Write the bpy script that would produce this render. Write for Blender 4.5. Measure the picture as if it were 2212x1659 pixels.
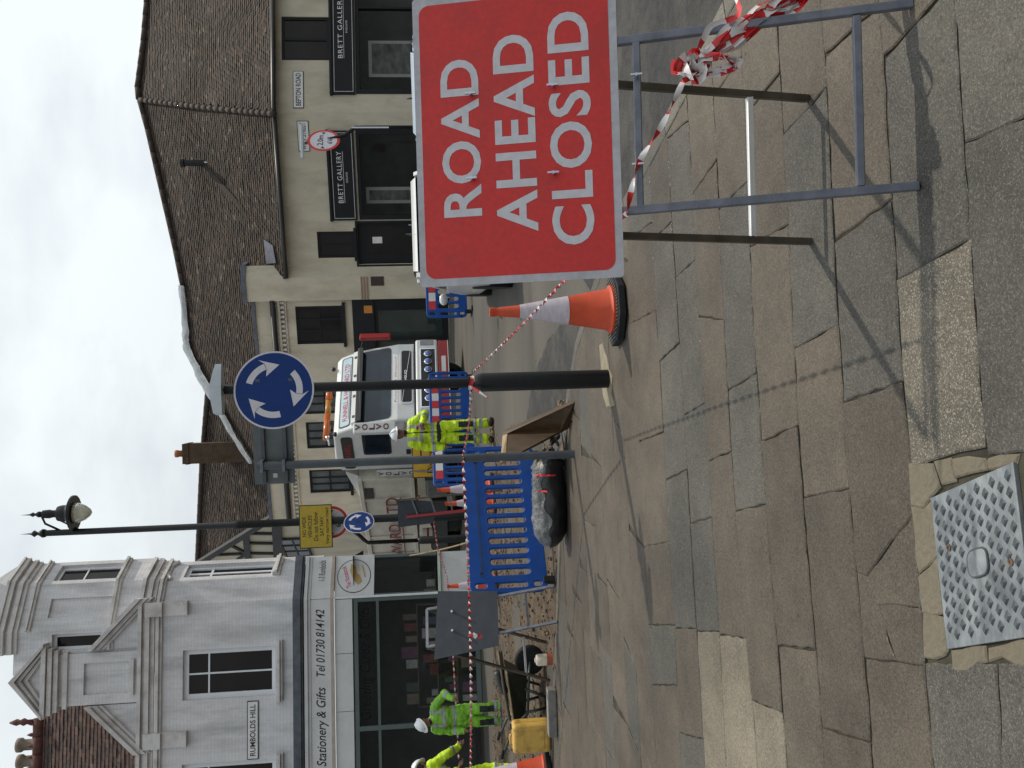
import bpy, math, random
from mathutils import Vector, Matrix, noise as mnoise
random.seed(7)
V = Vector
for o in list(bpy.data.objects): bpy.data.objects.remove(o)
SC = bpy.context.scene
COL = SC.collection

# ------------------------------------------------------------------ camera
# The photograph is stored turned on its side: the world's up points to the left edge of the picture.
# Measurements below are (x, y) in a 2212 x 1659 copy of the photograph.
FPX, U0, V0, HC = 1865.0, 829.5, 1106.0, 1.62
PITCH = math.atan((V0 - 935.0) / FPX); RHO = 0.030
SLOPE = math.tan(math.atan((V0 - 866.0) / FPX) - PITCH)          # the street climbs gently away
_f = V((0, math.cos(PITCH), -math.sin(PITCH))); _U = V((0, math.sin(PITCH), math.cos(PITCH)))
_r = V((1, 0, 0)) * math.cos(RHO) - _U * math.sin(RHO)
_u = V((1, 0, 0)) * math.sin(RHO) + _U * math.cos(RHO)
CAM = V((0, 0, HC))
cd = bpy.data.cameras.new('camera'); cam = bpy.data.objects.new('camera', cd); COL.objects.link(cam)
X, Y, Z = -_u, _r, -_f
cam.matrix_world = Matrix(((X.x, Y.x, Z.x, 0), (X.y, Y.y, Z.y, 0), (X.z, Y.z, Z.z, HC), (0, 0, 0, 1)))
cd.sensor_fit = 'HORIZONTAL'; cd.sensor_width = 36.0; cd.lens = 36.0 * FPX / 2212.0
cd.clip_start = 0.05; cd.clip_end = 3000
SC.camera = cam

# ------------------------------------------------------------------ light
SUN_EL = math.radians(60); SUN_AZ = math.atan2(0.855, 0.52)       # azimuth from +Y towards +X
SUNV = V((math.sin(SUN_AZ) * math.cos(SUN_EL), math.cos(SUN_AZ) * math.cos(SUN_EL), math.sin(SUN_EL)))
ld = bpy.data.lights.new('sun', 'SUN'); ld.energy = 4.4; ld.angle = math.radians(0.8); ld.color = (1.0, 0.91, 0.77)
sun = bpy.data.objects.new('sun', ld); COL.objects.link(sun)
sun.rotation_euler = (-SUNV).to_track_quat('-Z', 'Y').to_euler()
W = bpy.data.worlds.new('World'); SC.world = W; W.use_nodes = True
nt = W.node_tree; nt.nodes.clear()
def wn(t, **k):
    n = nt.nodes.new(t)
    for a, b in k.items(): setattr(n, a, b)
    return n
sky = wn('ShaderNodeTexSky', sky_type='NISHITA', sun_disc=False, sun_elevation=SUN_EL, sun_rotation=SUN_AZ)
skym = wn('ShaderNodeMix', data_type='RGBA', blend_type='MULTIPLY'); skym.inputs[0].default_value = 1
tc = wn('ShaderNodeTexCoord'); sep = wn('ShaderNodeSeparateXYZ')
nt.links.new(tc.outputs['Generated'], sep.inputs[0])
zc = wn('ShaderNodeMath', operation='MAXIMUM'); nt.links.new(sep.outputs[2], zc.inputs[0]); zc.inputs[1].default_value = 0.02
za = wn('ShaderNodeMath', operation='ADD'); nt.links.new(zc.outputs[0], za.inputs[0]); za.inputs[1].default_value = 0.22
dv = []
for i in (0, 1):
    d = wn('ShaderNodeMath', operation='DIVIDE'); nt.links.new(sep.outputs[i], d.inputs[0]); nt.links.new(za.outputs[0], d.inputs[1]); dv.append(d)
cmb = wn('ShaderNodeCombineXYZ'); nt.links.new(dv[0].outputs[0], cmb.inputs[0]); nt.links.new(dv[1].outputs[0], cmb.inputs[1])
cn = wn('ShaderNodeTexNoise'); cn.inputs['Scale'].default_value = 1.6; cn.inputs['Detail'].default_value = 7; cn.inputs['Roughness'].default_value = 0.55
nt.links.new(cmb.outputs[0], cn.inputs['Vector'])
cr = wn('ShaderNodeValToRGB'); cr.color_ramp.elements[0].position = 0.30; cr.color_ramp.elements[1].position = 0.52
cr.color_ramp.elements[0].color = (0.72, 0.72, 0.72, 1)
nt.links.new(cn.outputs[0], cr.inputs[0])
# thin cloud is brighter towards the sun (forward scattering)
dot = wn('ShaderNodeVectorMath', operation='DOT_PRODUCT'); nt.links.new(tc.outputs['Generated'], dot.inputs[0]); dot.inputs[1].default_value = SUNV
mr = wn('ShaderNodeMapRange'); nt.links.new(dot.outputs['Value'], mr.inputs[0])
mr.inputs[1].default_value = -0.4; mr.inputs[2].default_value = 0.6; mr.inputs[3].default_value = 0.37; mr.inputs[4].default_value = 1.0
cc = wn('ShaderNodeMix', data_type='RGBA', blend_type='MULTIPLY'); cc.inputs[0].default_value = 1
cc.inputs[6].default_value = (13.3, 14.2, 14.6, 1); nt.links.new(mr.outputs[0], cc.inputs[7])
mx = wn('ShaderNodeMix', data_type='RGBA'); nt.links.new(cr.outputs[0], mx.inputs[0])
nt.links.new(sky.outputs[0], mx.inputs[6]); nt.links.new(cc.outputs[2], mx.inputs[7])
bg = wn('ShaderNodeBackground'); bg.inputs[1].default_value = 0.10
wo = wn('ShaderNodeOutputWorld'); nt.links.new(mx.outputs[2], bg.inputs[0]); nt.links.new(bg.outputs[0], wo.inputs[0])
SC.view_settings.view_transform = 'Standard'; SC.view_settings.look = 'None'
SC.view_settings.gamma = 1.0; SC.view_settings.exposure = -0.50
SC.render.resolution_x = 1024; SC.render.resolution_y = 768

# ------------------------------------------------------------------ helpers: pixels to places
def ray(x, y): return _f + _r * (((1659 - y) - U0) / FPX) - _u * ((x - V0) / FPX)
def onp(x, y, P, n):
    d = ray(x, y); P = V(P); n = V(n)
    return CAM + d * ((P - CAM).dot(n) / d.dot(n))
GN = V((0, -SLOPE, 1))
def G(x, y): return SLOPE * y                                     # height of the pavement plane
def gp(x, y, dz=0.0): return onp(x, y, (0, 0, dz), GN)            # pixel -> ground
def atY(x, y, Yd): return onp(x, y, (0, Yd, 0), (0, 1, 0))        # pixel -> upright plane at that distance
def gz(x, y, dz=0.0): return V((x, y, SLOPE * y + dz))
def rdz(y):                                                        # the road falls to the kerb gutter
    t = min(1.0, max(0.0, (y - 9.5) / 5.5)); return -0.10 + 0.11 * t * t * (3 - 2 * t)

# ------------------------------------------------------------------ helpers: materials
MATS = {}
def mat(name, col, rough=0.7, metal=0.0, var=0.15, scale=6.0, bump=0.0, bscale=60.0, dirt=None, dirt_amt=0.0, dirt_scale=2.0,
        objvar=0.0, spec=0.5, trans=0.0, alpha=1.0, stretch=None, coat=0.0, detail=4.0, bdist=0.01):
    if name in MATS: return MATS[name]
    m = bpy.data.materials.new(name); m.use_nodes = True; t = m.node_tree; N = t.nodes; L = t.links
    b = N['Principled BSDF']
    b.inputs['Roughness'].default_value = rough; b.inputs['Metallic'].default_value = metal
    b.inputs['Specular IOR Level'].default_value = spec
    if trans: b.inputs['Transmission Weight'].default_value = trans
    if alpha < 1: b.inputs['Alpha'].default_value = alpha
    if coat: b.inputs['Coat Weight'].default_value = coat; b.inputs['Coat Roughness'].default_value = 0.08
    co = N.new('ShaderNodeTexCoord'); mp = N.new('ShaderNodeMapping'); L.new(co.outputs['Object'], mp.inputs[0])
    if stretch: mp.inputs['Scale'].default_value = stretch
    n1 = N.new('ShaderNodeTexNoise'); n1.inputs['Scale'].default_value = scale; n1.inputs['Detail'].default_value = detail
    L.new(mp.outputs[0], n1.inputs[0])
    r = N.new('ShaderNodeValToRGB'); e = r.color_ramp.elements
    e[0].position = 0.3; e[1].position = 0.7
    e[0].color = tuple(max(0, c * (1 - var)) for c in col) + (1,); e[1].color = tuple(min(1, c * (1 + var)) for c in col) + (1,)
    L.new(n1.outputs[0], r.inputs[0]); out = r.outputs[0]
    if dirt:
        n2 = N.new('ShaderNodeTexNoise'); n2.inputs['Scale'].default_value = dirt_scale; n2.inputs['Detail'].default_value = 8; n2.inputs['Roughness'].default_value = 0.65
        L.new(mp.outputs[0], n2.inputs[0])
        r2 = N.new('ShaderNodeValToRGB'); r2.color_ramp.elements[0].position = 0.45; r2.color_ramp.elements[1].position = 0.72
        r2.color_ramp.elements[1].color = (dirt_amt,) * 3 + (1,)
        L.new(n2.outputs[0], r2.inputs[0])
        x = N.new('ShaderNodeMix'); x.data_type = 'RGBA'; L.new(r2.outputs[0], x.inputs[0]); L.new(out, x.inputs[6]); x.inputs[7].default_value = tuple(dirt) + (1,)
        out = x.outputs[2]
    if objvar:
        oi = N.new('ShaderNodeObjectInfo'); hs = N.new('ShaderNodeHueSaturation')
        mr_ = N.new('ShaderNodeMapRange'); mr_.inputs[3].default_value = 1 - objvar; mr_.inputs[4].default_value = 1 + objvar
        L.new(oi.outputs['Random'], mr_.inputs[0]); L.new(mr_.outputs[0], hs.inputs['Value']); L.new(out, hs.inputs['Color']); out = hs.outputs[0]
    L.new(out, b.inputs['Base Color'])
    if bump:
        n3 = N.new('ShaderNodeTexNoise'); n3.inputs['Scale'].default_value = bscale; n3.inputs['Detail'].default_value = 6
        L.new(mp.outputs[0], n3.inputs[0])
        bp = N.new('ShaderNodeBump'); bp.inputs['Strength'].default_value = bump; bp.inputs['Distance'].default_value = bdist
        L.new(n3.outputs[0], bp.inputs['Height']); L.new(bp.outputs[0], b.inputs['Normal'])
    MATS[name] = m
    return m

# ------------------------------------------------------------------ helpers: meshes
class MB:
    def __init__(s): s.v = []; s.f = []; s.m = []
    def add(s, vs, fs, mi=0):
        o = len(s.v); s.v += [tuple(p) for p in vs]; s.f += [tuple(o + i for i in f) for f in fs]; s.m += [mi] * len(fs); return s
    def box(s, x0, x1, y0, y1, z0, z1, mi=0):
        return s.add([(x0, y0, z0), (x1, y0, z0), (x1, y1, z0), (x0, y1, z0), (x0, y0, z1), (x1, y0, z1), (x1, y1, z1), (x0, y1, z1)],
              [(0, 3, 2, 1), (4, 5, 6, 7), (0, 1, 5, 4), (1, 2, 6, 5), (2, 3, 7, 6), (3, 0, 4, 7)], mi)
    def hexa(s, a, b, mi=0):      # two quads (lists of 4 points), bottom and top
        return s.add(list(a) + list(b), [(0, 3, 2, 1), (4, 5, 6, 7), (0, 1, 5, 4), (1, 2, 6, 5), (2, 3, 7, 6), (3, 0, 4, 7)], mi)
    def bar(s, p, q, w, h=None, up=(0, 0, 1), mi=0):
        p = V(p); q = V(q); h = h or w; d = (q - p).normalized(); up = V(up)
        if abs(d.dot(up)) > 0.98: up = V((0, 1, 0))
        a = d.cross(up).normalized() * (w / 2); b = a.cross(d).normalized() * (h / 2)
        return s.hexa([p - a - b, p + a - b, p + a + b, p - a + b], [q - a - b, q + a - b, q + a + b, q - a + b], mi)
    def tube(s, pts, r, n=10, mi=0, caps=True, sq=1.0):
        pts = [V(p) for p in pts]; k = len(pts)
        rs = r if isinstance(r, (list, tuple)) else [r] * k
        o = len(s.v); ref = V((0, 0, 1))
        d0 = (pts[1] - pts[0]).normalized()
        if abs(d0.dot(ref)) > 0.9: ref = V((0, 1, 0))
        a = d0.cross(ref).normalized()
        for i in range(k):
            d = ((pts[min(i + 1, k - 1)] - pts[max(i - 1, 0)])).normalized()
            a = (a - d * a.dot(d)).normalized(); b = d.cross(a)
            for j in range(n):
                t = 2 * math.pi * j / n
                s.v.append(tuple(pts[i] + (a * math.cos(t) + b * math.sin(t) * sq) * rs[i]))
        for i in range(k - 1):
            for j in range(n):
                j2 = (j + 1) % n
                s.f.append((o + i * n + j, o + i * n + j2, o + (i + 1) * n + j2, o + (i + 1) * n + j)); s.m.append(mi)
        if caps:
            s.f.append(tuple(o + j for j in reversed(range(n)))); s.f.append(tuple(o + (k - 1) * n + j for j in range(n))); s.m += [mi, mi]
        return s
    def lathe(s, prof, n=24, c=(0, 0, 0), axis='z', mi=0, caps=True):
        o = len(s.v); k = len(prof); c = V(c)
        for r, z in prof:
            for j in range(n):
                t = 2 * math.pi * j / n; a, b = r * math.cos(t), r * math.sin(t)
                p = V((a, b, z)) if axis == 'z' else (V((z, a, b)) if axis == 'x' else V((b, z, a)))
                s.v.append(tuple(c + p))
        for i in range(k - 1):
            for j in range(n):
                j2 = (j + 1) % n
                s.f.append((o + i * n + j, o + i * n + j2, o + (i + 1) * n + j2, o + (i + 1) * n + j)); s.m.append(mi)
        if caps:
            s.f.append(tuple(o + j for j in reversed(range(n)))); s.f.append(tuple(o + (k - 1) * n + j for j in range(n))); s.m += [mi, mi]
        return s
    def prism(s, pts, off, mi=0):
        pts = [V(p) for p in pts]; off = V(off); k = len(pts)
        nrm = V((0, 0, 0))
        for i in range(k): nrm += pts[i].cross(pts[(i + 1) % k])
        if nrm.dot(off) < 0: pts = pts[::-1]
        fs = [tuple(reversed(range(k))), tuple(range(k, 2 * k))] + [(i, (i + 1) % k, k + (i + 1) % k, k + i) for i in range(k)]
        return s.add(pts + [p + off for p in pts], fs, mi)
    def ell(s, c, rx, ry, rz, n=14, k=9, mi=0, z0=-1.0, M=None):
        c = V(c); pr = []
        t0 = math.asin(z0)
        o = len(s.v)
        for i in range(k + 1):
            t = t0 + (math.pi / 2 - t0) * i / k
            for j in range(n):
                a = 2 * math.pi * j / n
                p = V((rx * math.cos(t) * math.cos(a), ry * math.cos(t) * math.sin(a), rz * math.sin(t)))
                if M: p = M @ p
                s.v.append(tuple(c + p))
        for i in range(k):
            for j in range(n):
                j2 = (j + 1) % n
                s.f.append((o + i * n + j, o + i * n + j2, o + (i + 1) * n + j2, o + (i + 1) * n + j)); s.m.append(mi)
        s.f.append(tuple(o + j for j in reversed(range(n)))); s.m.append(mi)
        return s
    def mesh(s, name, mats):
        me = bpy.data.meshes.new(name); me.from_pydata(s.v, [], s.f)
        for m in (mats if isinstance(mats, (list, tuple)) else [mats]): me.materials.append(m)
        if any(s.m): me.polygons.foreach_set('material_index', s.m)
        me.update(); return me
    def build(s, name, mats, parent=None, smooth=False, bevel=0.0, world=False, auto=False, segs=2):
        if world and parent is not None:
            Mi = parent.matrix_basis.inverted(); q = parent.parent
            while q is not None: Mi = Mi @ q.matrix_basis.inverted(); q = q.parent
            s.v = [tuple(Mi @ V(p)) for p in s.v]
        me = s.mesh(name, mats); o = bpy.data.objects.new(name, me); COL.objects.link(o)
        if parent is not None: o.parent = parent
        if smooth or auto: me.polygons.foreach_set('use_smooth', [True] * len(me.polygons))
        if auto: me.set_sharp_from_angle(angle=math.radians(38))
        if bevel:
            b = o.modifiers.new('bevel', 'BEVEL'); b.width = bevel; b.segments = segs; b.limit_method = 'ANGLE'; b.angle_limit = math.radians(35)
        return o
def thing(name, label, cat, loc=(0, 0, 0), rz=0.0, group=None):
    o = bpy.data.objects.new(name, None); COL.objects.link(o); o.location = loc; o.rotation_euler = (0, 0, rz)
    o.empty_display_size = 0.2
    o.matrix_basis = Matrix.Translation(V(loc)) @ Matrix.Rotation(rz, 4, 'Z')
    return tag(o, label, cat, group)
def tag(o, label=None, cat=None, group=None, kind=None):
    if label: o['label'] = label
    if cat: o['category'] = cat
    if group: o['group'] = group
    if kind: o['kind'] = kind
    return o
def copy_tree(o, parent=None):
    c = o.copy(); COL.objects.link(c); c.parent = parent
    for ch in list(o.children): copy_tree(ch, c)
    return c
_dg = bpy.context.evaluated_depsgraph_get
def text(name, s, w, h, M, m, parent, ext=0.002, off=0.0, shear=0.0, spacing=1.0, align='C', line=None):
    """lettering fitted to w x h metres, lying in the XY plane of matrix M (centre), facing +Z of M"""
    c = bpy.data.curves.new(name, 'FONT'); c.body = s; c.extrude = 0.0; c.offset = off; c.shear = shear; c.space_character = spacing
    c.align_x = 'CENTER'; c.fill_mode = 'FRONT'; c.resolution_u = 4
    if line: c.space_line = line
    ob = bpy.data.objects.new(name, c); COL.objects.link(ob)
    me = bpy.data.meshes.new_from_object(ob.evaluated_get(_dg()))
    bpy.data.objects.remove(ob); bpy.data.curves.remove(c)
    xs = [v.co.x for v in me.vertices]; ys = [v.co.y for v in me.vertices]
    x0, x1, y0, y1 = min(xs), max(xs), min(ys), max(ys)
    kx = w / (x1 - x0); ky = h / (y1 - y0)
    T = M @ Matrix.Diagonal((kx, ky, 1, 1)) @ Matrix.Translation((-(x0 + x1) / 2, -(y0 + y1) / 2, 0))
    me.transform(T); me.materials.clear(); me.materials.append(m)
    o = bpy.data.objects.new(name, me); COL.objects.link(o)
    if parent is not None: o.parent = parent
    return o
def frame_M(o, x, y):      # matrix from origin, x axis, y axis
    x = V(x).normalized(); y = V(y); y = (y - x * y.dot(x)).normalized(); z = x.cross(y); o = V(o)
    return Matrix(((x.x, y.x, z.x, o.x), (x.y, y.y, z.y, o.y), (x.z, y.z, z.z, o.z), (0, 0, 0, 1)))
def pinv(o):
    Mi = o.matrix_basis.inverted(); q = o.parent
    while q is not None: Mi = Mi @ q.matrix_basis.inverted(); q = q.parent
    return Mi
def rnd(a, b): return random.uniform(a, b)

# ================================================================== THE GROUND
def mat_slab(name, col, speck, objvar=0.10, rough=0.66, sp_amt=0.35):
    """worn stone: everything in world metres so that no two slabs repeat"""
    m = bpy.data.materials.new(name); m.use_nodes = True; t = m.node_tree; N = t.nodes; L = t.links; b = N['Principled BSDF']
    ge = N.new('ShaderNodeNewGeometry'); pos = ge.outputs['Position']; oi = N.new('ShaderNodeObjectInfo')
    def nz(scale, detail=6, rgh=.6):
        n = N.new('ShaderNodeTexNoise'); n.inputs['Scale'].default_value = scale; n.inputs['Detail'].default_value = detail; n.inputs['Roughness'].default_value = rgh; L.new(pos, n.inputs[0]); return n.outputs[0]
    def ramp(src, p0, c0, p1, c1):
        r = N.new('ShaderNodeValToRGB'); e = r.color_ramp.elements; e[0].position = p0; e[1].position = p1
        e[0].color = tuple(c0) + (1,) if isinstance(c0, tuple) else (c0, c0, c0, 1); e[1].color = tuple(c1) + (1,) if isinstance(c1, tuple) else (c1, c1, c1, 1); L.new(src, r.inputs[0]); return r.outputs[0]
    def mul(a_, b_, f=1.0):
        x = N.new('ShaderNodeMix'); x.data_type = 'RGBA'; x.blend_type = 'MULTIPLY'; x.inputs[0].default_value = f; L.new(a_, x.inputs[6]); L.new(b_, x.inputs[7]); return x.outputs[2]
    def mixc(f, a_, c):
        x = N.new('ShaderNodeMix'); x.data_type = 'RGBA'; L.new(f, x.inputs[0]); L.new(a_, x.inputs[6]); x.inputs[7].default_value = tuple(c) + (1,); return x.outputs[2]
    out = ramp(nz(3.2, 9, .68), .28, tuple(c * .66 for c in col), .74, tuple(min(1, c * 1.30) for c in col))
    out = mul(out, ramp(nz(0.9, 7, .65), .33, .62, .62, 1.12))
    out = mul(out, ramp(nz(95, 3, .7), .30, .60, .70, 1.35))
    worn = ramp(nz(1.9, 8, .7), .60, 0.0, .74, .5); out = mixc(worn, out, [min(1, c * 1.55) for c in col])
    vo = N.new('ShaderNodeTexVoronoi'); vo.inputs['Scale'].default_value = 270; L.new(pos, vo.inputs[0]); s2 = N.new('ShaderNodeSeparateColor'); L.new(vo.outputs['Color'], s2.inputs[0])
    out = mixc(ramp(s2.outputs[0], .80, 0.0, .93, sp_amt), out, speck); out = mul(out, ramp(s2.outputs[1], 0.0, .45, .18, 1.0))
    gv = N.new('ShaderNodeTexVoronoi'); gv.inputs['Scale'].default_value = 2.6; L.new(pos, gv.inputs[0]); out = mul(out, ramp(gv.outputs['Distance'], .020, .30, .034, 1.0))
    hs = N.new('ShaderNodeHueSaturation'); mr_ = N.new('ShaderNodeMapRange'); mr_.inputs[3].default_value = 1 - objvar * 1.6; mr_.inputs[4].default_value = 1 + objvar * 1.6
    L.new(oi.outputs['Random'], mr_.inputs[0]); L.new(mr_.outputs[0], hs.inputs['Value']); L.new(out, hs.inputs['Color']); L.new(hs.outputs[0], b.inputs['Base Color'])
    rg = N.new('ShaderNodeMapRange'); L.new(s2.outputs[2], rg.inputs[0]); rg.inputs[1].default_value = 0.93; rg.inputs[2].default_value = 0.97; rg.inputs[3].default_value = rough; rg.inputs[4].default_value = 0.2; L.new(rg.outputs[0], b.inputs['Roughness'])
    b1 = N.new('ShaderNodeBump'); b1.inputs['Strength'].default_value = .5; b1.inputs['Distance'].default_value = .006; L.new(nz(42, 8, .7), b1.inputs['Height'])
    b2 = N.new('ShaderNodeBump'); b2.inputs['Strength'].default_value = .45; b2.inputs['Distance'].default_value = .012; L.new(nz(7, 5, .6), b2.inputs['Height']); L.new(b1.outputs[0], b2.inputs['Normal']); L.new(b2.outputs[0], b.inputs['Normal'])
    b.inputs['Specular IOR Level'].default_value = .4
    return m
SLABM = {'b': mat_slab('slab_brown_stone', (0.076, 0.061, 0.045), (0.16, 0.15, 0.13), sp_amt=0.35),
         'g': mat_slab('slab_grey_stone', (0.064, 0.060, 0.050), (0.19, 0.18, 0.16), sp_amt=0.45),
         'l': mat_slab('slab_pale_stone', (0.150, 0.130, 0.096), (0.27, 0.25, 0.22)),
         's': mat_slab('slab_sparkling_stone', (0.104, 0.090, 0.067), (0.30, 0.28, 0.245), sp_amt=0.6, rough=0.5)}
M_JOINT = mat('joint_grime', (0.034, 0.031, 0.020), rough=0.95, var=0.6, scale=9, bump=0.6, bscale=90)
M_TERR = mat('terrain_soil', (0.12, 0.11, 0.085), rough=0.95, var=0.3, scale=0.4)

def J(pts): return sorted([(y, x) for x, y in pts])
def jx(j, y):
    if y <= j[0][0]: a, b = j[0], j[1]
    elif y >= j[-1][0]: a, b = j[-2], j[-1]
    else:
        for a, b in zip(j, j[1:]):
            if a[0] <= y <= b[0]: break
    return a[1] + (b[1] - a[1]) * (y - a[0]) / (b[0] - a[0])
JL = [J([(2330, 0), (2420, 1659)]),
      J([(2062, 0), (2077, 258), (2084, 309), (2095, 516), (2107, 700), (2125, 925), (2132, 985), (2150, 1420), (2163, 1659)]),
      J([(1899, 0), (1908, 125), (1918, 344), (1936, 602), (1949, 830), (1960, 937), (1968, 1011), (1991, 1313), (1995, 1433), (2015, 1659)]),
      J([(1774, 21), (1783, 170), (1798, 473), (1807, 670), (1820, 873), (1833, 1053), (1840, 1120), (1854, 1289), (1866, 1423), (1878, 1562), (1883, 1659)]),
      J([(1678, 64), (1691, 292), (1706, 516), (1709, 680), (1715, 753), (1726, 959), (1738, 1125), (1756, 1346), (1770, 1504), (1780, 1659)]),
      J([(1600, 86), (1609, 249), (1620, 537), (1626, 690), (1644, 950), (1657, 1120), (1665, 1231), (1679, 1394), (1698, 1659)]),
      J([(1540, 206), (1553, 451), (1564, 690), (1578, 959), (1589, 1120), (1610, 1366), (1624, 1504), (1636, 1659)]),
      J([(1482, 189), (1495, 421), (1508, 690), (1522, 865), (1538, 1120), (1552, 1337), (1562, 1504), (1569, 1659)]),
      J([(1439, 258), (1450, 473), (1464, 690), (1477, 899), (1489, 1110), (1504, 1346), (1516, 1528), (1523, 1659)]),
      J([(1404, 400), (1415, 636), (1429, 847), (1439, 1090), (1459, 1356), (1470, 1659)]),
      J([(1352, 430), (1358, 658), (1369, 916), (1387, 1097), (1400, 1360), (1418, 1659)])]
ROWS = [  # cross joints per row: (y on the far line, y on the near line); stone letters
    ([(309, 204), (985, 960), (1432, 1424)], 'gggg'),
    ([(125, -40), (608, 514), (1010, 965), (1432, 1430)], 'bgsgg'),
    ([(120, 10), (522, 430), (873, 824), (1423, 1440)], 'bbgbbb'),
    ([(294, 191), (755, 701), (1075, 1056), (1572, 1603)], 'bgbbbb'),
    ([(249, 159), (533, 486), (953, 920), (1394, 1404)], 'bbbbbb'),
    ([(210, 120), (451, 391), (843, 806), (1105, 1090), (1514, 1540)], 'bbggblb'),
    ([(421, 344), (684, 692), (995, 976), (1370, 1380)], 'bbbbl'),
    ([(300, 260), (600, 560), (899, 869), (1131, 1118), (1363, 1363)], 'bgggbgl'),
    ([(310, 280), (520, 480), (780, 740), (1038, 1015), (1358, 1358), (1583, 1598)], 'bbgbggb'),
    ([(380, 340), (520, 480), (700, 670), (957, 933), (1180, 1170), (1350, 1350), (1480, 1480)], 'bgbbbbgb')]
ROWS[7] = (ROWS[7][0], 'bggggl'); ROWS[8] = (ROWS[8][0], 'bbgggbg')

KERB = [V((2.75, 0.6)), gp(1560, 0).xy, gp(1344, 430).xy, gp(1284, 600).xy, gp(1241, 742).xy, gp(1222, 857).xy, gp(1205, 1160).xy, gp(1197, 1430).xy, V((-4.75, 10.30)), V((-9.5, 11.9))]
def clip(poly, inset=0.0):
    for a, b in zip(KERB, KERB[1:]):
        d = (b - a).normalized(); n = V((-d.y, d.x))          # pavement lies to the left of the kerb
        o = []
        for i in range(len(poly)):
            p, q = poly[i], poly[(i + 1) % len(poly)]
            sp, sq = (p - a).dot(n) - inset, (q - a).dot(n) - inset
            if sp >= 0: o.append(p)
            if (sp >= 0) != (sq >= 0): o.append(p + (q - p) * (sp / (sp - sq)))
        poly = o
        if len(poly) < 3: return []
    return poly
def area(p): return 0.5 * sum(p[i].x * p[(i + 1) % len(p)].y - p[(i + 1) % len(p)].x * p[i].y for i in range(len(p)))
def shrink(poly, d):
    k = len(poly); c = sum(poly, V((0, 0))) / k; out = []
    for i in range(k):
        a, p, b = poly[i - 1], poly[i], poly[(i + 1) % k]
        e1 = (p - a); e2 = (b - p)
        if e1.length < 1e-5 or e2.length < 1e-5: out.append(p); continue
        e1.normalize(); e2.normalize(); n = V((-e1.y, e1.x)) + V((-e2.y, e2.x))
        if n.length < 1e-4: out.append(p); continue
        n.normalize(); out.append(p + n * d / max(0.5, n.dot(V((-e1.y, e1.x)))))
    return out

# terrain far and wide, road, pavement bed
mb = MB(); mb.add([gz(-400, -60, -0.5), gz(400, -60, -0.5), gz(400, 500, -0.5), gz(-400, 500, -0.5)], [(0, 1, 2, 3)])
tag(mb.build('ground', M_TERR), kind='structure')

def mat_road():
    m = mat('road_dusty_asphalt', (0.078, 0.070, 0.058), rough=0.85, var=0.45, scale=1.1, stretch=(0.35, 1.2, 1), bump=0.9, bscale=55,
            dirt=(0.036, 0.035, 0.034), dirt_amt=1.0, dirt_scale=0.55, detail=10, bdist=0.012)
    return m
M_ROAD = mat_road()
mb = MB(); RD = -0.10
nx, ny = 60, 80
for j in range(ny + 1):
    for i in range(nx + 1):
        x = -26 + 48 * i / nx; y = 2.0 + 40 * j / ny
        mb.v.append(tuple(gz(x, y, rdz(y) + 0.012 * mnoise.noise(V((x * 0.7, y * 0.7, 0))))))
for j in range(ny):
    for i in range(nx):
        a = j * (nx + 1) + i; mb.f.append((a, a + 1, a + nx + 2, a + nx + 1)); mb.m.append(0)
tag(mb.build('road', M_ROAD, smooth=True), kind='structure')

bed = clip([V((-9.4, -4)), V((3.2, -4)), V((3.2, 14)), V((-9.4, 14))])
mb = MB(); mb.prism([gz(p.x, p.y, -0.30) for p in bed], (0, 0, 0.291))
PAV = tag(mb.build('pavement', M_JOINT), kind='structure')

def slab(poly, m, name='slab', top=0.0, tilt=0.0035, joint=0.004, wob=0.0055):
    # ragged hand-cut edge: subdivide and wobble
    if area(poly) < 0: poly = poly[::-1]
    poly = shrink(poly, joint)
    pts = []
    for i in range(len(poly)):
        p, q = poly[i], poly[(i + 1) % len(poly)]; n = max(1, min(14, int((q - p).length / 0.055)))
        for k in range(n):
            s = p + (q - p) * (k / n)
            pts.append(s + V((rnd(-wob, wob), rnd(-wob, wob))))
    c = sum(pts, V((0, 0))) / len(pts); tx, ty, dz = rnd(-tilt, tilt), rnd(-tilt, tilt), rnd(-0.003, 0.003)
    zt = lambda p: top + dz + (p.x - c.x) * tx + (p.y - c.y) * ty
    inner = shrink(pts, 0.006)
    k = len(pts); cz = gz(c.x, c.y)
    vs = [gz(p.x, p.y, -0.05) - cz for p in pts] + [gz(p.x, p.y, zt(p) - 0.004) - cz for p in pts] + [gz(p.x, p.y, zt(p)) - cz for p in inner]
    fs = [tuple(range(2 * k, 3 * k))]
    for i in range(k):
        i2 = (i + 1) % k; fs += [(i, i2, k + i2, k + i), (k + i, k + i2, 2 * k + i2, 2 * k + i)]
    o = MB().add(vs, fs).build(name, m, PAV); o.location = cz
    return o
P2 = lambda x, y: gp(x, y).xy
HOLE = [(1966, 1003), (2071, 990), (2200, 985), (2330, 985), (2330, 1440), (2212, 1448), (2162, 1424), (2112, 1440), (2061, 1451), (2050, 1420), (1995, 1420), (1986, 1270), (1967, 1082)]
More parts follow.
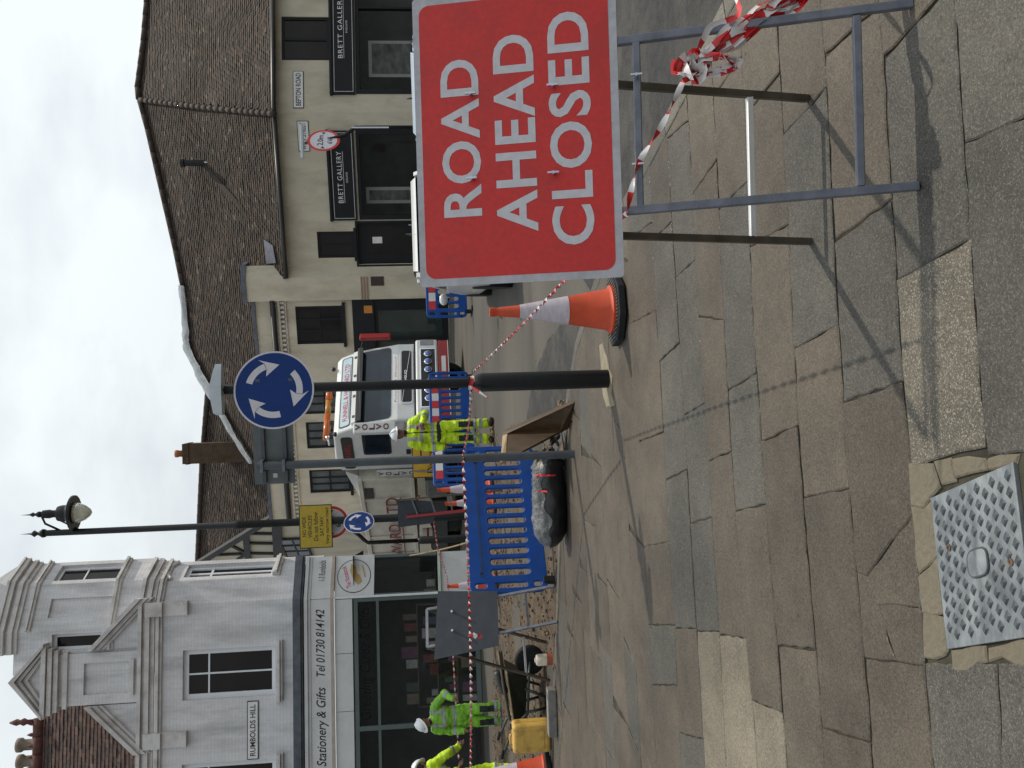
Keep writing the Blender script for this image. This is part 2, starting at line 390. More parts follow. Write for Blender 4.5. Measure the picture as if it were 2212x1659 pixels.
for i, (cj, letters) in enumerate(ROWS):
    near, far = JL[i], JL[i + 1]
    ys = [(-420, -420)] + cj + [(2150, 2150)]
    for k in range(len(ys) - 1):
        (fa, na), (fb, nb) = ys[k], ys[k + 1]
        if i == 0 and k == 2: continue                      # the inspection cover sits here
        if i == 1 and k == 3: continue
        if i == 2 and k == 3:                               # the cracked slab
            fl = lambda y0, y1: [(jx(far, y0 + (y1 - y0) * t / 4), y0 + (y1 - y0) * t / 4) for t in range(5)]
            nl = lambda y0, y1: [(jx(near, y0 + (y1 - y0) * t / 4), y0 + (y1 - y0) * t / 4) for t in range(5)]
            c1 = [(1870.8, 1245.7), (1885, 1274.5), (1897, 1308), (1918.7, 1384.7), (1935.5, 1430)]; c2 = [(1899.6, 1207.4), (1923.5, 1173.9)]; c3 = [(1930.7, 1305.6)]
            for pc in (fl(873, 1236) + [c1[0]] + c2 + nl(1107, 824), c1[:3] + c3 + nl(1315, 1107) + c2[::-1], c1[2:] + nl(1437, 1315) + c3, fl(1236, 1423) + c1[::-1]):
                slab([P2(*p) for p in pc], SLABM['b'], joint=0.0008, tilt=0.006, wob=0.004)
            continue
        nf = max(2, int(abs(fb - fa) / 120)); nn = max(2, int(abs(nb - na) / 120))
        f = [P2(jx(far, fa + (fb - fa) * t / nf), fa + (fb - fa) * t / nf) for t in range(nf + 1)]
        n_ = [P2(jx(near, na + (nb - na) * t / nn), na + (nb - na) * t / nn) for t in range(nn + 1)]
        poly = clip(f + n_[::-1], 0.12)
        if len(poly) >= 3 and abs(area(poly)) > 0.004:
            slab(poly, SLABM[letters[min(k, len(letters) - 1)]], joint=0.0015 + 0.003 * random.random())
# strips beside the cover (left and right of its cement surround)
slab([P2(1969, 1011), P2(1995, 1425), P2(1993, 1425), P2(1967, 1090)], SLABM['g'])
# the courses from there to the kerb
A0, A1 = P2(1352, 430), P2(1418, 1659)
dA = (A1 - A0).normalized(); nA = V((dA.y, -dA.x))
if nA.y < 0: nA = -nA
off = 0.0; widths = [0.40, 0.33, 0.46, 0.36, 0.42, 0.30, 0.45, 0.38, 0.42, 0.36, 0.44, 0.4, 0.4]
for w in widths:
    s = -3.4 + rnd(-0.5, 0)
    while s < 11:
        l = rnd(0.55, 1.15); sk = rnd(0.02, 0.16)
        q = [A0 + dA * s + nA * off, A0 + dA * (s + l) + nA * off, A0 + dA * (s + l - sk) + nA * (off + w), A0 + dA * (s - sk) + nA * (off + w)]
        s += l
        poly = clip(q, 0.12)
        if len(poly) >= 3 and abs(area(poly)) > 0.01:
            slab(poly, SLABM[random.choice('bbbbgbbb')], joint=0.0012, tilt=0.002)
    off += w
# kerb stones
M_KERB = mat_slab('kerb_stone_face', (0.10, 0.092, 0.076), (0.22, 0.21, 0.19))
for a, b in zip(KERB, KERB[1:]):
    L_ = (b - a).length; n = max(1, round(L_ / 0.9)); d = (b - a).normalized(); nn = V((-d.y, d.x))
    for k in range(n):
        p = a + d * (L_ * k / n + 0.004); q = a + d * (L_ * (k + 1) / n - 0.004)
        mb = MB(); t = rnd(-0.002, 0.003)
        mb.hexa([gz(p.x, p.y, -0.28), gz(q.x, q.y, -0.28), gz(*(q + nn * .118), -0.28), gz(*(p + nn * .118), -0.28)],
                [gz(p.x, p.y, t), gz(q.x, q.y, t), gz(*(q + nn * .118), t), gz(*(p + nn * .118), t)])
        mb.build('kerb_stone', M_KERB, PAV, bevel=0.012)

# cement round the cover, broken into pieces
M_CEM = mat('cement_yellowed', (0.145, 0.124, 0.088), rough=0.9, var=0.3, scale=7, bump=0.8, bscale=45, dirt=(0.055, 0.052, 0.042), dirt_amt=0.75, dirt_scale=5)
CT = [P2(2012.8, 1077), P2(2049, 1400.7), P2(2236, 1372), P2(2190, 1000)]
pieces = [[(1966, 1005), (2016, 1000), (2030, 1050), (2011, 1072), (1995, 1100), (1968, 1090)], [(2018, 1000), (2056, 994), (2062, 1038), (2032, 1049)],
          [(2058, 994), (2128, 989), (2132, 1014), (2064, 1037)], [(2130, 989), (2196, 985), (2192, 996), (2134, 1012)],
          [(1968, 1093), (1996, 1104), (2012, 1084), (2026, 1200), (1984, 1240)], [(1984, 1243), (2026, 1203), (2040, 1330), (1993, 1320)],
          [(1993, 1323), (2040, 1333), (2048, 1404), (2040, 1420), (1996, 1420)],
          [(2051, 1410), (2130, 1398), (2130, 1432), (2112, 1440), (2061, 1451), (2054, 1438)], [(2132, 1398), (2240, 1380), (2240, 1452), (2212, 1448), (2162, 1424), (2133, 1431)]]
for pc in pieces:
    slab([P2(*p) for p in pc], M_CEM, name='cement_piece', top=0.000, tilt=0.006, wob=0.007, joint=-0.002)

# inspection cover
c0 = sum(CT, V((0, 0))) / 4
cover = thing('inspection_cover', 'worn steel inspection cover with raised diamond tread set in cement', 'manhole cover', gz(c0.x, c0.y, 0))
M_STEEL = mat('cover_galvanised', (0.15, 0.168, 0.182), rough=0.5, metal=0.35, var=0.4, scale=9, dirt=(0.32, 0.345, 0.355), dirt_amt=0.8, dirt_scale=6, bump=0.15, bscale=80, stretch=(1, 2.5, 1))
M_STEELD = mat('cover_tread', (0.060, 0.070, 0.080), rough=0.6, metal=0.3, var=0.3, scale=20)
M_RUST = mat('cover_rim_rust', (0.10, 0.065, 0.045), rough=0.9, var=0.4, scale=30, bump=0.5, bscale=120)
rim = CT; mb = MB(); mb.prism([gz(p.x, p.y, -0.03) for p in shrink(rim, 0.005)], (0, 0, 0.0285)); mb.build('rim', M_RUST, cover, world=True)
mb = MB(); mb.prism([gz(p.x, p.y, -0.02) for p in shrink(rim, -0.002)], (0, 0, 0.024)); mb.build('plate', M_STEEL, cover, world=True, bevel=0.002)
mb = MB()
def cv(u, v, dz=0.0):
    p = CT[0] * (1 - u) * (1 - v) + CT[1] * u * (1 - v) + CT[2] * u * v + CT[3] * (1 - u) * v
    return gz(p.x, p.y, dz)
for i in range(9):
    for j in range(11):
        u = (i + 0.5 + 0.5 * (j % 2)) / 9.5 * 0.96 + 0.01; v = (j + 0.6) / 11 * 0.96 + 0.01
        if 0.40 < u < 0.62 and 0.36 < v < 0.66: continue
        if u > 0.96: continue
        a, b = 0.041, 0.074
        base = [cv(u - a, v, 0.0038), cv(u, v - b * .55, 0.0038), cv(u + a, v, 0.0038), cv(u, v + b * .55, 0.0038)]
        top = [cv(u - a * .6, v, 0.0095), cv(u, v - b * .26, 0.0095), cv(u + a * .6, v, 0.0095), cv(u, v + b * .26, 0.0095)]
        mb.hexa(base[::-1], top[::-1])
tag(mb.build('tread', M_STEELD, cover, world=True), kind='stuff')
mb = MB()
ring = [cv(0.51 + 0.085 * math.copysign(abs(math.cos(t)) ** .6, math.cos(t)), 0.51 + 0.115 * math.copysign(abs(math.sin(t)) ** .6, math.sin(t)), 0.004) for t in [2 * math.pi * k / 24 for k in range(24)]]
mb.prism(ring, (0, 0, 0.006)); mb.build('boss', M_STEEL, cover, world=True, bevel=0.003)
mb = MB()
mb.tube([p + V((0, 0, 0.003)) for p in ring + ring[:1]], 0.0035, n=6); mb.build('boss_ring', M_STEELD, cover, world=True)
for (u, v) in ((0.36, 0.17), (0.56, 0.86)):
    mb = MB(); mb.lathe([(0.011, 0.004), (0.011, 0.0068), (0.005, 0.0068), (0.005, 0.0045)], n=12, c=cv(u, v)); mb.build('lifting_key_hole', M_RUST, cover, world=True)

# broken ground where the road is dug up
M_DIRT = mat('dug_earth_and_gravel', (0.088, 0.060, 0.036), rough=0.95, var=0.6, scale=5, bump=1.0, bscale=26, dirt=(0.038, 0.030, 0.022), dirt_amt=0.9, dirt_scale=2.6, detail=9, bdist=0.04)
mb = MB(); nx, ny = 110, 90
def dirt_h(x, y):
    ed = min(1.0, max(0.0, (x + 14) / 2), max(0.0, (-0.55 - x + 0.25 * math.sin(y * 2.1)) / 0.5))
    k = 9.85 + (-x - 1.2) * 0.36                           # kerb side
    ed *= min(1.0, max(0.0, (y - k + 1.1) / 0.4)) * min(1.0, max(0.0, (17.2 + 0.4 * math.sin(x * 1.7) - y) / 0.8))
    n = mnoise.fractal(V((x * 1.1, y * 1.1, 3)), 0.9, 2.1, 5)
    return rdz(y) - 0.035 + ed * (0.045 + 0.05 * n + 0.02 * mnoise.noise(V((x * 9, y * 9, 1))))
for j in range(ny + 1):
    for i in range(nx + 1):
        x = -14 + 14.2 * i / nx; y = 8.6 + 9.4 * j / ny
        mb.v.append(tuple(gz(x, y, dirt_h(x, y))))
for j in range(ny):
    for i in range(nx):
        a = j * (nx + 1) + i; mb.f.append((a, a + 1, a + nx + 2, a + nx + 1)); mb.m.append(0)
tag(mb.build('dug_ground', M_DIRT, smooth=True), kind='structure')
def in_pave(x, y, m=0.0):
    for a, b in zip(KERB, KERB[1:]):
        d = (b - a).normalized()
        if (V((x, y)) - a).dot(V((-d.y, d.x))) < -m: return False
    return True
M_STN = [mat('stone_tan', (0.14, 0.10, 0.06), rough=0.9, var=0.3, scale=20), mat('stone_brown', (0.07, 0.048, 0.032), rough=0.9, var=0.3, scale=20),
         mat('stone_grey', (0.11, 0.105, 0.10), rough=0.9, var=0.3, scale=20), mat('tarmac_crumb', (0.022, 0.022, 0.024), rough=0.85, var=0.4, scale=30)]
def stones(name, label, n, fx, size, mats_, wts):
    mb = MB(); tries = 0; k = 0
    while k < n and tries < n * 20:
        tries += 1
        p = fx()
        if p is None: continue
        k += 1
        s = size * rnd(0.4, 1.5); c = V(p) + V((0, 0, s * 0.25))
        M_ = Matrix.Rotation(rnd(0, 6.28), 3, 'Z') @ Matrix.Rotation(rnd(-.5, .5), 3, 'X')
        a = V((s * rnd(.7, 1.3), 0, 0)); b = V((0, s * rnd(.6, 1.0), 0)); d = V((0, 0, s * rnd(.4, .8)))
        pts = [c + M_ @ (a * i + b * j + d * l) * rnd(.75, 1.15) for l in (-.5, .5) for (i, j) in ((-.5, -.5), (.5, -.5), (.5, .5), (-.5, .5))]
        mb.hexa(pts[:4], pts[4:], random.choices(range(len(mats_)), wts)[0])
    return tag(mb.build(name, mats_), label, 'rubble', kind='stuff')
def f_dirt():
    x, y = rnd(-8, -0.7), rnd(9.0, 16.8)
    h = dirt_h(x, y)
    if h < rdz(y) - 0.025 or in_pave(x, y, 0.03): return None
    return gz(x, y, h)
stones('rubble', 'loose brown stones and earth lying in the dug up road', 2600, f_dirt, 0.026, M_STN[:3], (2, 5, 2))
def f_tar():
    t = rnd(0, 1); b = P2(1236, 765) * (1 - t) + P2(1196, 900) * t; b2 = P2(1160, 770) * (1 - t) + P2(1150, 900) * t
    p = b + (b2 - b) * (abs(random.gauss(0, 0.38)))
    if in_pave(p.x, p.y, 0.01): return None
    return gz(p.x, p.y, RD)
stones('tarmac_crumbs', 'loose black tarmac crumbs along the kerb behind the black sign post', 6000, f_tar, 0.022, [M_STN[3], M_STN[2]], (9, 1))
def f_grav():
    p = P2(rnd(1196, 1226), rnd(868, 925))
    if in_pave(p.x, p.y, 0.01): return None
    return gz(p.x, p.y, RD + rnd(0, 0.05))
stones('gravel', 'orange gravel spilled beside the kerb next to the leaning wooden board', 500, f_grav, 0.03, [M_STN[0], M_STN[2]], (8, 1))

# newer, blacker tarmac along the kerb
M_TARM = mat('fresh_tarmac', (.020, .020, .021), rough=.85, var=.5, scale=14, bump=1.0, bscale=70, bdist=.012, dirt=(.075, .068, .056), dirt_amt=.8, dirt_scale=2.2)
def patch(name, px, dz=.006):
    pts = [P2(*p) for p in px]; out = []
    for i in range(len(pts)):
        p, q = pts[i], pts[(i + 1) % len(pts)]
        for k in range(8): s_ = p + (q - p) * k / 8; out.append(s_ + V((rnd(-.03, .03), rnd(-.03, .03))))
    mb = MB(); mb.add([gz(p.x, p.y, rdz(p.y) + .018 + dz) for p in out], [tuple(range(len(out)))]); tag(mb.build(name, M_TARM, PAV.parent), kind='structure')
patch('tarmac_strip', [(1252, 700), (1205, 690), (1165, 745), (1140, 830), (1128, 930), (1205, 930), (1226, 862)])
patch('tarmac_strip', [(1560, -60), (1400, -120), (1270, 20), (1215, 330), (1225, 560), (1262, 640), (1290, 590), (1350, 420)])

# ================================================================== SIGNS, POSTS AND CONES
M_GALV = mat('galvanised_tube', (0.145, 0.155, 0.19), rough=0.42, metal=0.55, var=0.25, scale=14, bump=0.08, bscale=90)
M_GALVD = mat('weathered_tube', (0.10, 0.086, 0.066), rough=0.6, metal=0.55, var=0.3, scale=12)
M_RED = mat('sign_red_sheeting', (0.54, 0.017, 0.015), rough=0.48, var=0.10, scale=60, dirt=(0.32, 0.022, 0.022), dirt_amt=0.45, dirt_scale=7, bump=0.03, bscale=300)
M_SGREY = mat('sign_grey_white_sheeting', (0.42, 0.42, 0.46), rough=0.5, var=0.10, scale=40, dirt=(0.26, 0.25, 0.24), dirt_amt=0.6, dirt_scale=8)
M_LETT = mat('sign_letter_white', (0.52, 0.52, 0.56), rough=0.5, var=0.08, scale=40)
M_SUNLIT = mat('sunlit_galvanised', (0.78, 0.79, 0.80), rough=0.3, metal=0.5, var=0.1)  # galvanised tube whitened: sun on the back rung painted into its colour
M_ZINC = mat('zinc_bolt', (0.45, 0.5, 0.56), rough=0.3, metal=0.9, var=0.1)
M_BLK = mat('black_post_paint', (0.008, 0.009, 0.010), spec=0.3, rough=0.4, var=0.2, scale=10, bump=0.04, bscale=50)
M_DGREY = mat('grey_post_paint', (0.060, 0.072, 0.085), rough=0.5, var=0.2, scale=8)
M_BLUE = mat('sign_blue_sheeting', (0.003, 0.030, 0.165), spec=0.25, rough=0.5, var=0.08, scale=30)
M_WHITE = mat('sign_white_sheeting', (0.56, 0.55, 0.60), rough=0.5, var=0.06, scale=30)
M_YEL = mat('sign_yellow_sheeting', (0.42, 0.30, 0.02), rough=0.5, var=0.08, scale=20)
M_INK = mat('black_ink', (0.012, 0.012, 0.014), rough=0.6, var=0.1)
M_ORANGE = mat('cone_orange_plastic', (0.52, 0.056, 0.012), rough=0.58, var=0.12, scale=9, dirt=(0.30, 0.05, 0.02), dirt_amt=0.5, dirt_scale=5)
M_SLEEVE = mat('cone_reflective_sleeve', (0.50, 0.44, 0.50), rough=0.42, var=0.10, scale=14, dirt=(0.36, 0.31, 0.36), dirt_amt=0.6, dirt_scale=6, stretch=(1, 1, 3))
M_RUB = mat('black_rubber', (0.014, 0.015, 0.016), spec=0.3, rough=0.75, var=0.3, scale=12, bump=0.2, bscale=60)
M_RUBW = mat('worn_rubber_top', (0.055, 0.058, 0.06), rough=0.7, var=0.45, scale=16, stretch=(1, 5, 1))

# ---- the big red sign
FL, FR, BL, BR = gp(1985, 402), gp(1972, 8), gp(1752, 522), gp(1745, 213)
sg = thing('road_closed_sign', 'large red sign reading ROAD AHEAD CLOSED on a galvanised folding frame', 'road sign', (FL + FR) / 2)
e1 = (FR - FL).normalized(); lean = V((0, 0.27, 1)); e2 = (lean - e1 * lean.dot(e1)).normalized(); e3 = e1.cross(e2)   # e3 looks at the camera
if e3.y > 0: e3 = -e3
def sp(x, y, o=0.0):
    return onp(x, y, FL + e3 * o, e3)
def sl(x, y):
    p = sp(x, y, 0.018) - FL; return p.dot(e1), p.dot(e2)
c = [sl(905, 622), sl(1342, 598), sl(893, -9), sl(1335, -40)]
px0 = (c[0][0] + c[1][0]) / 2; px1 = (c[2][0] + c[3][0]) / 2; pz1 = (c[0][1] + c[2][1]) / 2; pz0 = (c[1][1] + c[3][1]) / 2
px1 = min(px1, px0 + 1.03)
def SP(a, b, o): return FL + e1 * a + e2 * b + e3 * o
def legline(foot, x, y):
    q = sp(x, y); d = (q - foot); t = (pz1 - 0.03) / d.dot(e2); return foot + d * t
TL, TR = legline(FL, 1342, 457), legline(FR, 1337, 90)
for a, b in ((FL, TL), (FR, TR)): MB().bar(a, b, 0.027, 0.027, up=e3).build('front_leg', M_GALV, sg, world=True, bevel=0.003)
for xm, (ya, yb) in ((1853, (35, 403)), (1377, (78, 455))):
    pa, pb = sp(xm - 3, ya), sp(xm + 6, yb)
    MB().bar(pa, pb, 0.025, 0.025, up=e2).build('front_rung', M_GALV, sg, world=True, bevel=0.003)
BTL = TL - e3 * 0.04; BTR = TR - e3 * 0.04
for a, b in ((BL, BTL), (BR, BTR)): MB().bar(a, b, 0.027, 0.027, up=e3).build('back_leg', M_GALVD, sg, world=True, bevel=0.003)
t = 0.17
MB().bar(BL + (BTL - BL) * t, BR + (BTR - BR) * t, 0.024, 0.024, up=(0, 0, 1)).build('back_rung', M_SUNLIT, sg, world=True, bevel=0.003)
MB().tube([BTL, BTR], 0.012, n=8).build('hinge_bar', M_GALV, sg, world=True)
def rrect(x0, x1, z0, z1, r, o, n=6):
    pts = []
    for cx, cz, a0 in ((x1 - r, z1 - r, 0), (x0 + r, z1 - r, 90), (x0 + r, z0 + r, 180), (x1 - r, z0 + r, 270)):
        for k in range(n + 1):
            a = math.radians(a0 + 90 * k / n); pts.append(SP(cx + r * math.cos(a), cz + r * math.sin(a), o))
    return pts
pl = MB().prism(rrect(px0, px1, pz0, pz1, 0.012, 0.0155), e3 * 0.003).build('panel', M_SGREY, sg, world=True)
rd = MB().prism(rrect(px0 + 0.026, px1 - 0.026, pz0 + 0.026, pz1 - 0.022, 0.035, 0.0187), e3 * 0.0006).build('red_face', M_RED, sg, world=True)
for s, (xa, xb, ya, yb) in (('ROAD', (954, 1038, 129, 469)), ('AHEAD', (1069, 1157, 75, 502)), ('CLOSED', (1187, 1278, 25, 529))):
    q = [sl(xa, yb), sl(xb, yb), sl(xa, ya), sl(xb, ya)]
    x0 = (q[0][0] + q[1][0]) / 2; x1 = (q[2][0] + q[3][0]) / 2; z1 = (q[0][1] + q[2][1]) / 2; z0 = (q[1][1] + q[3][1]) / 2
    text('lettering', s, x1 - x0, z1 - z0, pinv(sg) @ frame_M(SP((x0 + x1) / 2, (z0 + z1) / 2, 0.0202), e1, e2), M_LETT, sg, off=0.020, spacing=1.08)
for (x, y) in ((1018, 205), (1021, 387), (1195, 187), (1197, 375), (1375, 165), (1378, 357)):
    p = sp(x, y, 0.02); mb = MB()
    mb.tube([p - e3 * 0.012, p + e3 * 0.022], 0.0055, n=8); mb.bar(p + e3 * 0.02 - e2 * 0.019, p + e3 * 0.02 + e2 * 0.019, 0.006, 0.008, up=e3)
    mb.build('wing_bolt', M_ZINC, sg, world=True)

# ---- cones
def cone(px, py, h, label, group='orange and white traffic cones', loc=None, rz=0.2, dz=0.0):
    p = loc if loc is not None else gp(px, py, dz)
    t = thing('traffic_cone', label, 'traffic cone', p, rz, group)
    k = h / 1.0
    mb = MB(); n = 8; R_ = 0.275 * k
    pr = [V((R_ * math.cos(math.radians(22.5 + 45 * i)) * 1.06, R_ * math.sin(math.radians(22.5 + 45 * i)), 0)) for i in range(8)]
    mb.prism(pr, (0, 0, 0.055 * k)); b = mb.build('base', M_RUB, t, bevel=0.008 * k)
    mb = MB()
    for i in range(-9, 10):
        x = i * 0.026 * k; l = math.sqrt(max(0, (R_ * 0.93) ** 2 - x * x)) - 0.02
        if abs(x) < 0.18 * k:
            l0 = math.sqrt((0.185 * k) ** 2 - x * x)
            for sg_ in (-1, 1):
                a, bb = sorted((sg_ * l0, sg_ * max(l0 + .01, l)))
                mb.box(x - 0.007 * k, x + 0.007 * k, a, bb, 0.05 * k, 0.062 * k)
        elif l > 0.02: mb.box(x - 0.007 * k, x + 0.007 * k, -l, l, 0.05 * k, 0.062 * k)
    tag(mb.build('base_rib', M_RUBW, t), kind='stuff')
    prof = [(0.178, 0.056), (0.186, 0.062), (0.186, 0.078), (0.172, 0.085), (0.160, 0.10), (0.108, 0.40), (0.108, 0.401), (0.052, 0.735), (0.0515, 0.736), (0.036, 0.925), (0.030, 0.945), (0.036, 0.965), (0.035, 1.0), (0.018, 1.0), (0.014, 0.93)]
    MB().lathe([(r * k, z * k) for r, z in prof], n=32, caps=False).build('body', M_ORANGE, t, auto=True)
    MB().lathe([((0.108 + 0.0025) * k, 0.402 * k), ((0.0485 + 0.0028) * k, 0.772 * k)], n=32, caps=False).build('reflective_sleeve', M_SLEEVE, t, smooth=True)
    return t
cone(1337, 668, 0.96, 'traffic cone standing on the paving beside the red sign, tape running past it')
cone(1186, 1662, 0.96, 'traffic cone with the end of the tape tied to it, beside the yellow jerrycan')

# ---- round blue sign on the black post
def disc_pts(r, n=48): return [(r * math.cos(2 * math.pi * k / n), r * math.sin(2 * math.pi * k / n)) for k in range(n)]
def roundabout_disc(parent, c, r, yaw, pitch=0.0):
    """blue disc with three clockwise arrows; faces -Y turned by yaw"""
    x = V((math.cos(yaw), math.sin(yaw), 0)); z = V((0, 0, 1)); nrm = V((math.sin(yaw), -math.cos(yaw), 0)); c = V(c)
    pt = lambda a, b, o: c + x * a + z * b + nrm * o
    MB().prism([pt(a, b, 0) for a, b in disc_pts(r)], nrm * 0.004).build('disc', M_WHITE, parent)
    MB().prism([pt(a, b, 0.0045) for a, b in disc_pts(r * 0.955)], nrm * 0.0006).build('blue_face', M_BLUE, parent)
    for k in range(3):
        mb = MB(); a0, a1, a2 = 16 + 120 * k, 70 + 120 * k, 102 + 120 * k
        P_ = lambda ang, rr: pt(rr * r * math.sin(math.radians(ang)), rr * r * math.cos(math.radians(ang)), 0.0057)
        n = 12; vs = []
        for i in range(n + 1):
            a = a0 + (a1 - a0) * i / n; vs += [P_(a, 0.56), P_(a, 0.72)]
        mb.add(vs, [(2 * i, 2 * i + 1, 2 * i + 3, 2 * i + 2) for i in range(n)])
        mb.add([P_(a1 - 9, 0.40), P_(a1 + 1, 0.56), P_(a1 + 1, 0.72), P_(a1 - 7, 0.87), P_(a2, 0.66)], [(0, 1, 4), (1, 2, 4), (2, 3, 4)])
        mb.build('arrow', M_WHITE, parent)
pb = gp(1315, 818)
rp = thing('roundabout_sign', 'round blue mini roundabout sign on a black post with thick base', 'road sign', pb)
z_of = lambda x, y, o=0.0: atY(x, y, pb.y).z - pb.z
zt = z_of(1024, 832)
MB().lathe([(0.072, 0.0), (0.072, zt - 0.06), (0.066, zt - 0.03), (0.045, zt), (0.039, zt + 0.005)], n=24).build('base_tube', M_BLK, rp, auto=True)
MB().lathe([(0.038, zt), (0.038, z_of(486, 836))], n=18).build('pole', M_BLK, rp, auto=True)
for zz in (z_of(560, 836), z_of(630, 836)): MB().box(-0.075, 0.075, -0.055, 0.042, zz - 0.018, zz + 0.018).build('clamp', M_DGREY, rp, bevel=0.004)
roundabout_disc(rp, (-0.01, -0.06, z_of(595, 837)), 0.296, 0.16)
M_LAMPG = mat('sign_lamp_grey', (0.42, 0.47, 0.50), rough=0.35, var=0.12, scale=8)
zl = z_of(475, 822)
mb = MB(); prof = [(-0.185, .03, .028), (-.17, .045, .045), (-.03, .06, .055), (.03, .06, .055), (.15, .04, .032), (.195, .03, .022)]
for (a, h0, w0), (b, h1, w1) in zip(prof, prof[1:]):
    mb.hexa([(a, -w0 - .07, zl - .035), (a, w0 - .07, zl - .035), (a, w0 * .7 - .07, zl - .035 + h0 * 1.5), (a, -w0 * .7 - .07, zl - .035 + h0 * 1.5)],
            [(b, -w1 - .07, zl - .035), (b, w1 - .07, zl - .035), (b, w1 * .7 - .07, zl - .035 + h1 * 1.5), (b, -w1 * .7 - .07, zl - .035 + h1 * 1.5)])
mb.build('sign_lamp', M_LAMPG, rp)
MB().tube([(0, 0, zl - .12), (0, -.01, zl - .04), (0, -.06, zl - .02)], 0.02, n=8).build('lamp_bracket', M_BLK, rp, smooth=True)
# wear round the foot of the post: pale cement collar
foot = [P2(1302, 742), P2(1311, 770), P2(1318, 800), P2(1324, 812), P2(1322, 850), P2(1330, 876), P2(1312, 880), P2(1303, 850), P2(1300, 800), P2(1296, 745)]
slab(foot, mat('cement_collar', (0.22, 0.19, 0.135), rough=0.9, var=0.2, scale=8, bump=0.5, bscale=60), name='cement_piece', top=0.006, joint=0.001)

# ---- grey post carrying a panel seen from behind
gb = gp(1240, 981)
gs = thing('grey_sign_post', 'grey metal post carrying a grey rectangular sign seen from behind', 'sign post', gb)
z_g = lambda x, y: atY(x, y, gb.y).z - gb.z
x_g = lambda x, y: atY(x, y, gb.y).x - gb.x
MB().lathe([(0.039, 0), (0.039, z_g(556, 1000))], n=18).build('pole', M_DGREY, gs, auto=True)
M_PBACK = mat('sign_back_grey', (0.11, 0.125, 0.13), rough=0.55, metal=0.3, var=0.15, scale=6)
px0_, px1_ = x_g(590, 1050), x_g(590, 921); pz0_, pz1_ = z_g(633, 990), z_g(545, 990)
rz_ = -0.12
def gl(x, y): return (x * math.cos(rz_) - y * math.sin(rz_), x * math.sin(rz_) + y * math.cos(rz_))
def gbox(x0, x1, y0, y1, z0, z1, n, m, bv=0.0):
    a = [gl(x0, y0), gl(x1, y0), gl(x1, y1), gl(x0, y1)]
    return MB().hexa([(p[0], p[1], z0) for p in a], [(p[0], p[1], z1) for p in a]).build(n, m, gs, bevel=bv)
gbox(px0_, px1_, 0.075, 0.079, pz0_, pz1_, 'panel', M_PBACK)
for zz in (pz0_ + 0.08, pz1_ - 0.09):
    gbox(px0_ + .015, px1_ - .015, 0.045, 0.074, zz - 0.02, zz + 0.02, 'rail', M_DGREY, 0.003)
    gbox(-0.055, 0.055, -0.046, 0.05, zz - 0.014, zz + 0.014, 'clip', M_GALV, 0.003)
gbox(px0_ + .06, px0_ + .1, 0.0705, 0.0745, pz0_ + .16, pz0_ + .20, 'sticker', M_WHITE)

# ---- street lamp with the yellow sign
LY = 17.3
lb = V((atY(1010, 1112, LY).x, LY, SLOPE * LY + rdz(LY)))
lamp = thing('street_lamp', 'tall black street lamp with pointed finial and hanging bowl lantern', 'street lamp', lb)
l_ = lambda x, y: atY(x, y, LY) - lb
zc_ = l_(520, 1125).z; ztop = l_(98, 1142).z
MB().lathe([(0.10, 0), (0.10, 1.0), (0.075, 1.08), (0.075, zc_), (0.082, zc_ + .02), (0.082, zc_ + .1), (0.062, zc_ + .14), (0.060, ztop)], n=16).build('column', M_BLK, lamp, auto=True)
MB().lathe([(0.075, ztop), (0.085, ztop + .05), (0.04, ztop + .12), (0.03, ztop + .15), (0.065, ztop + .2), (0.03, ztop + .25), (0.02, ztop + .27), (0.012, ztop + .3), (0.002, ztop + .46)], n=14).build('finial', M_BLK, lamp, smooth=True)
# lantern to the right of the column
s_ = 700 / 1659 / 1.8228
lz = lambda a, b: l_(a * s_, 1600 / 1.8228 + b * s_)
lx = lz(690, 995).x
lo = MB(); 
zb = lz(695, 995).z
lo.lathe([(0.05, zb + .60), (0.075, zb + .58), (0.085, zb + .46), (0.07, zb + .40), (0.07, zb + .33), (0.14, zb + .30), (0.16, zb + .22), (0.16, zb + .14), (0.22, zb + .10), (0.34, zb + .03), (0.34, zb - .01), (0.2, zb + .0)], n=24, c=(lx, 0, 0))
LAN = lo.build('lantern_hood', M_BLK, lamp, auto=True)
MB().lathe([(0.20, zb - .012), (0.19, zb - .08), (0.14, zb - .20), (0.07, zb - .29), (0.01, zb - .325)], n=24, c=(lx, 0, 0)).build('lantern_bowl', mat('lamp_bowl', (0.75, 0.74, 0.62), rough=0.25, var=0.1, trans=0.35), lamp, smooth=True)
MB().tube([(0, 0, ztop - .35), (lx * .5, 0, ztop + .0), (lx, 0, zb + .62)], 0.022, n=8).build('bracket', M_BLK, lamp, smooth=True)
MB().tube([(0, 0, ztop - .7), (lx * .6, 0, zb + .25), (lx - .1, 0, zb + .2)], 0.015, n=8).build('stay', M_BLK, lamp, smooth=True)
MB().lathe([(0.05, zb + .60), (0.06, zb + .66), (0.02, zb + .72), (0.045, zb + .76), (0.015, zb + .82), (0.002, zb + .98)], n=12, c=(lx, 0, 0)).build('lantern_finial', M_BLK, lamp, smooth=True)
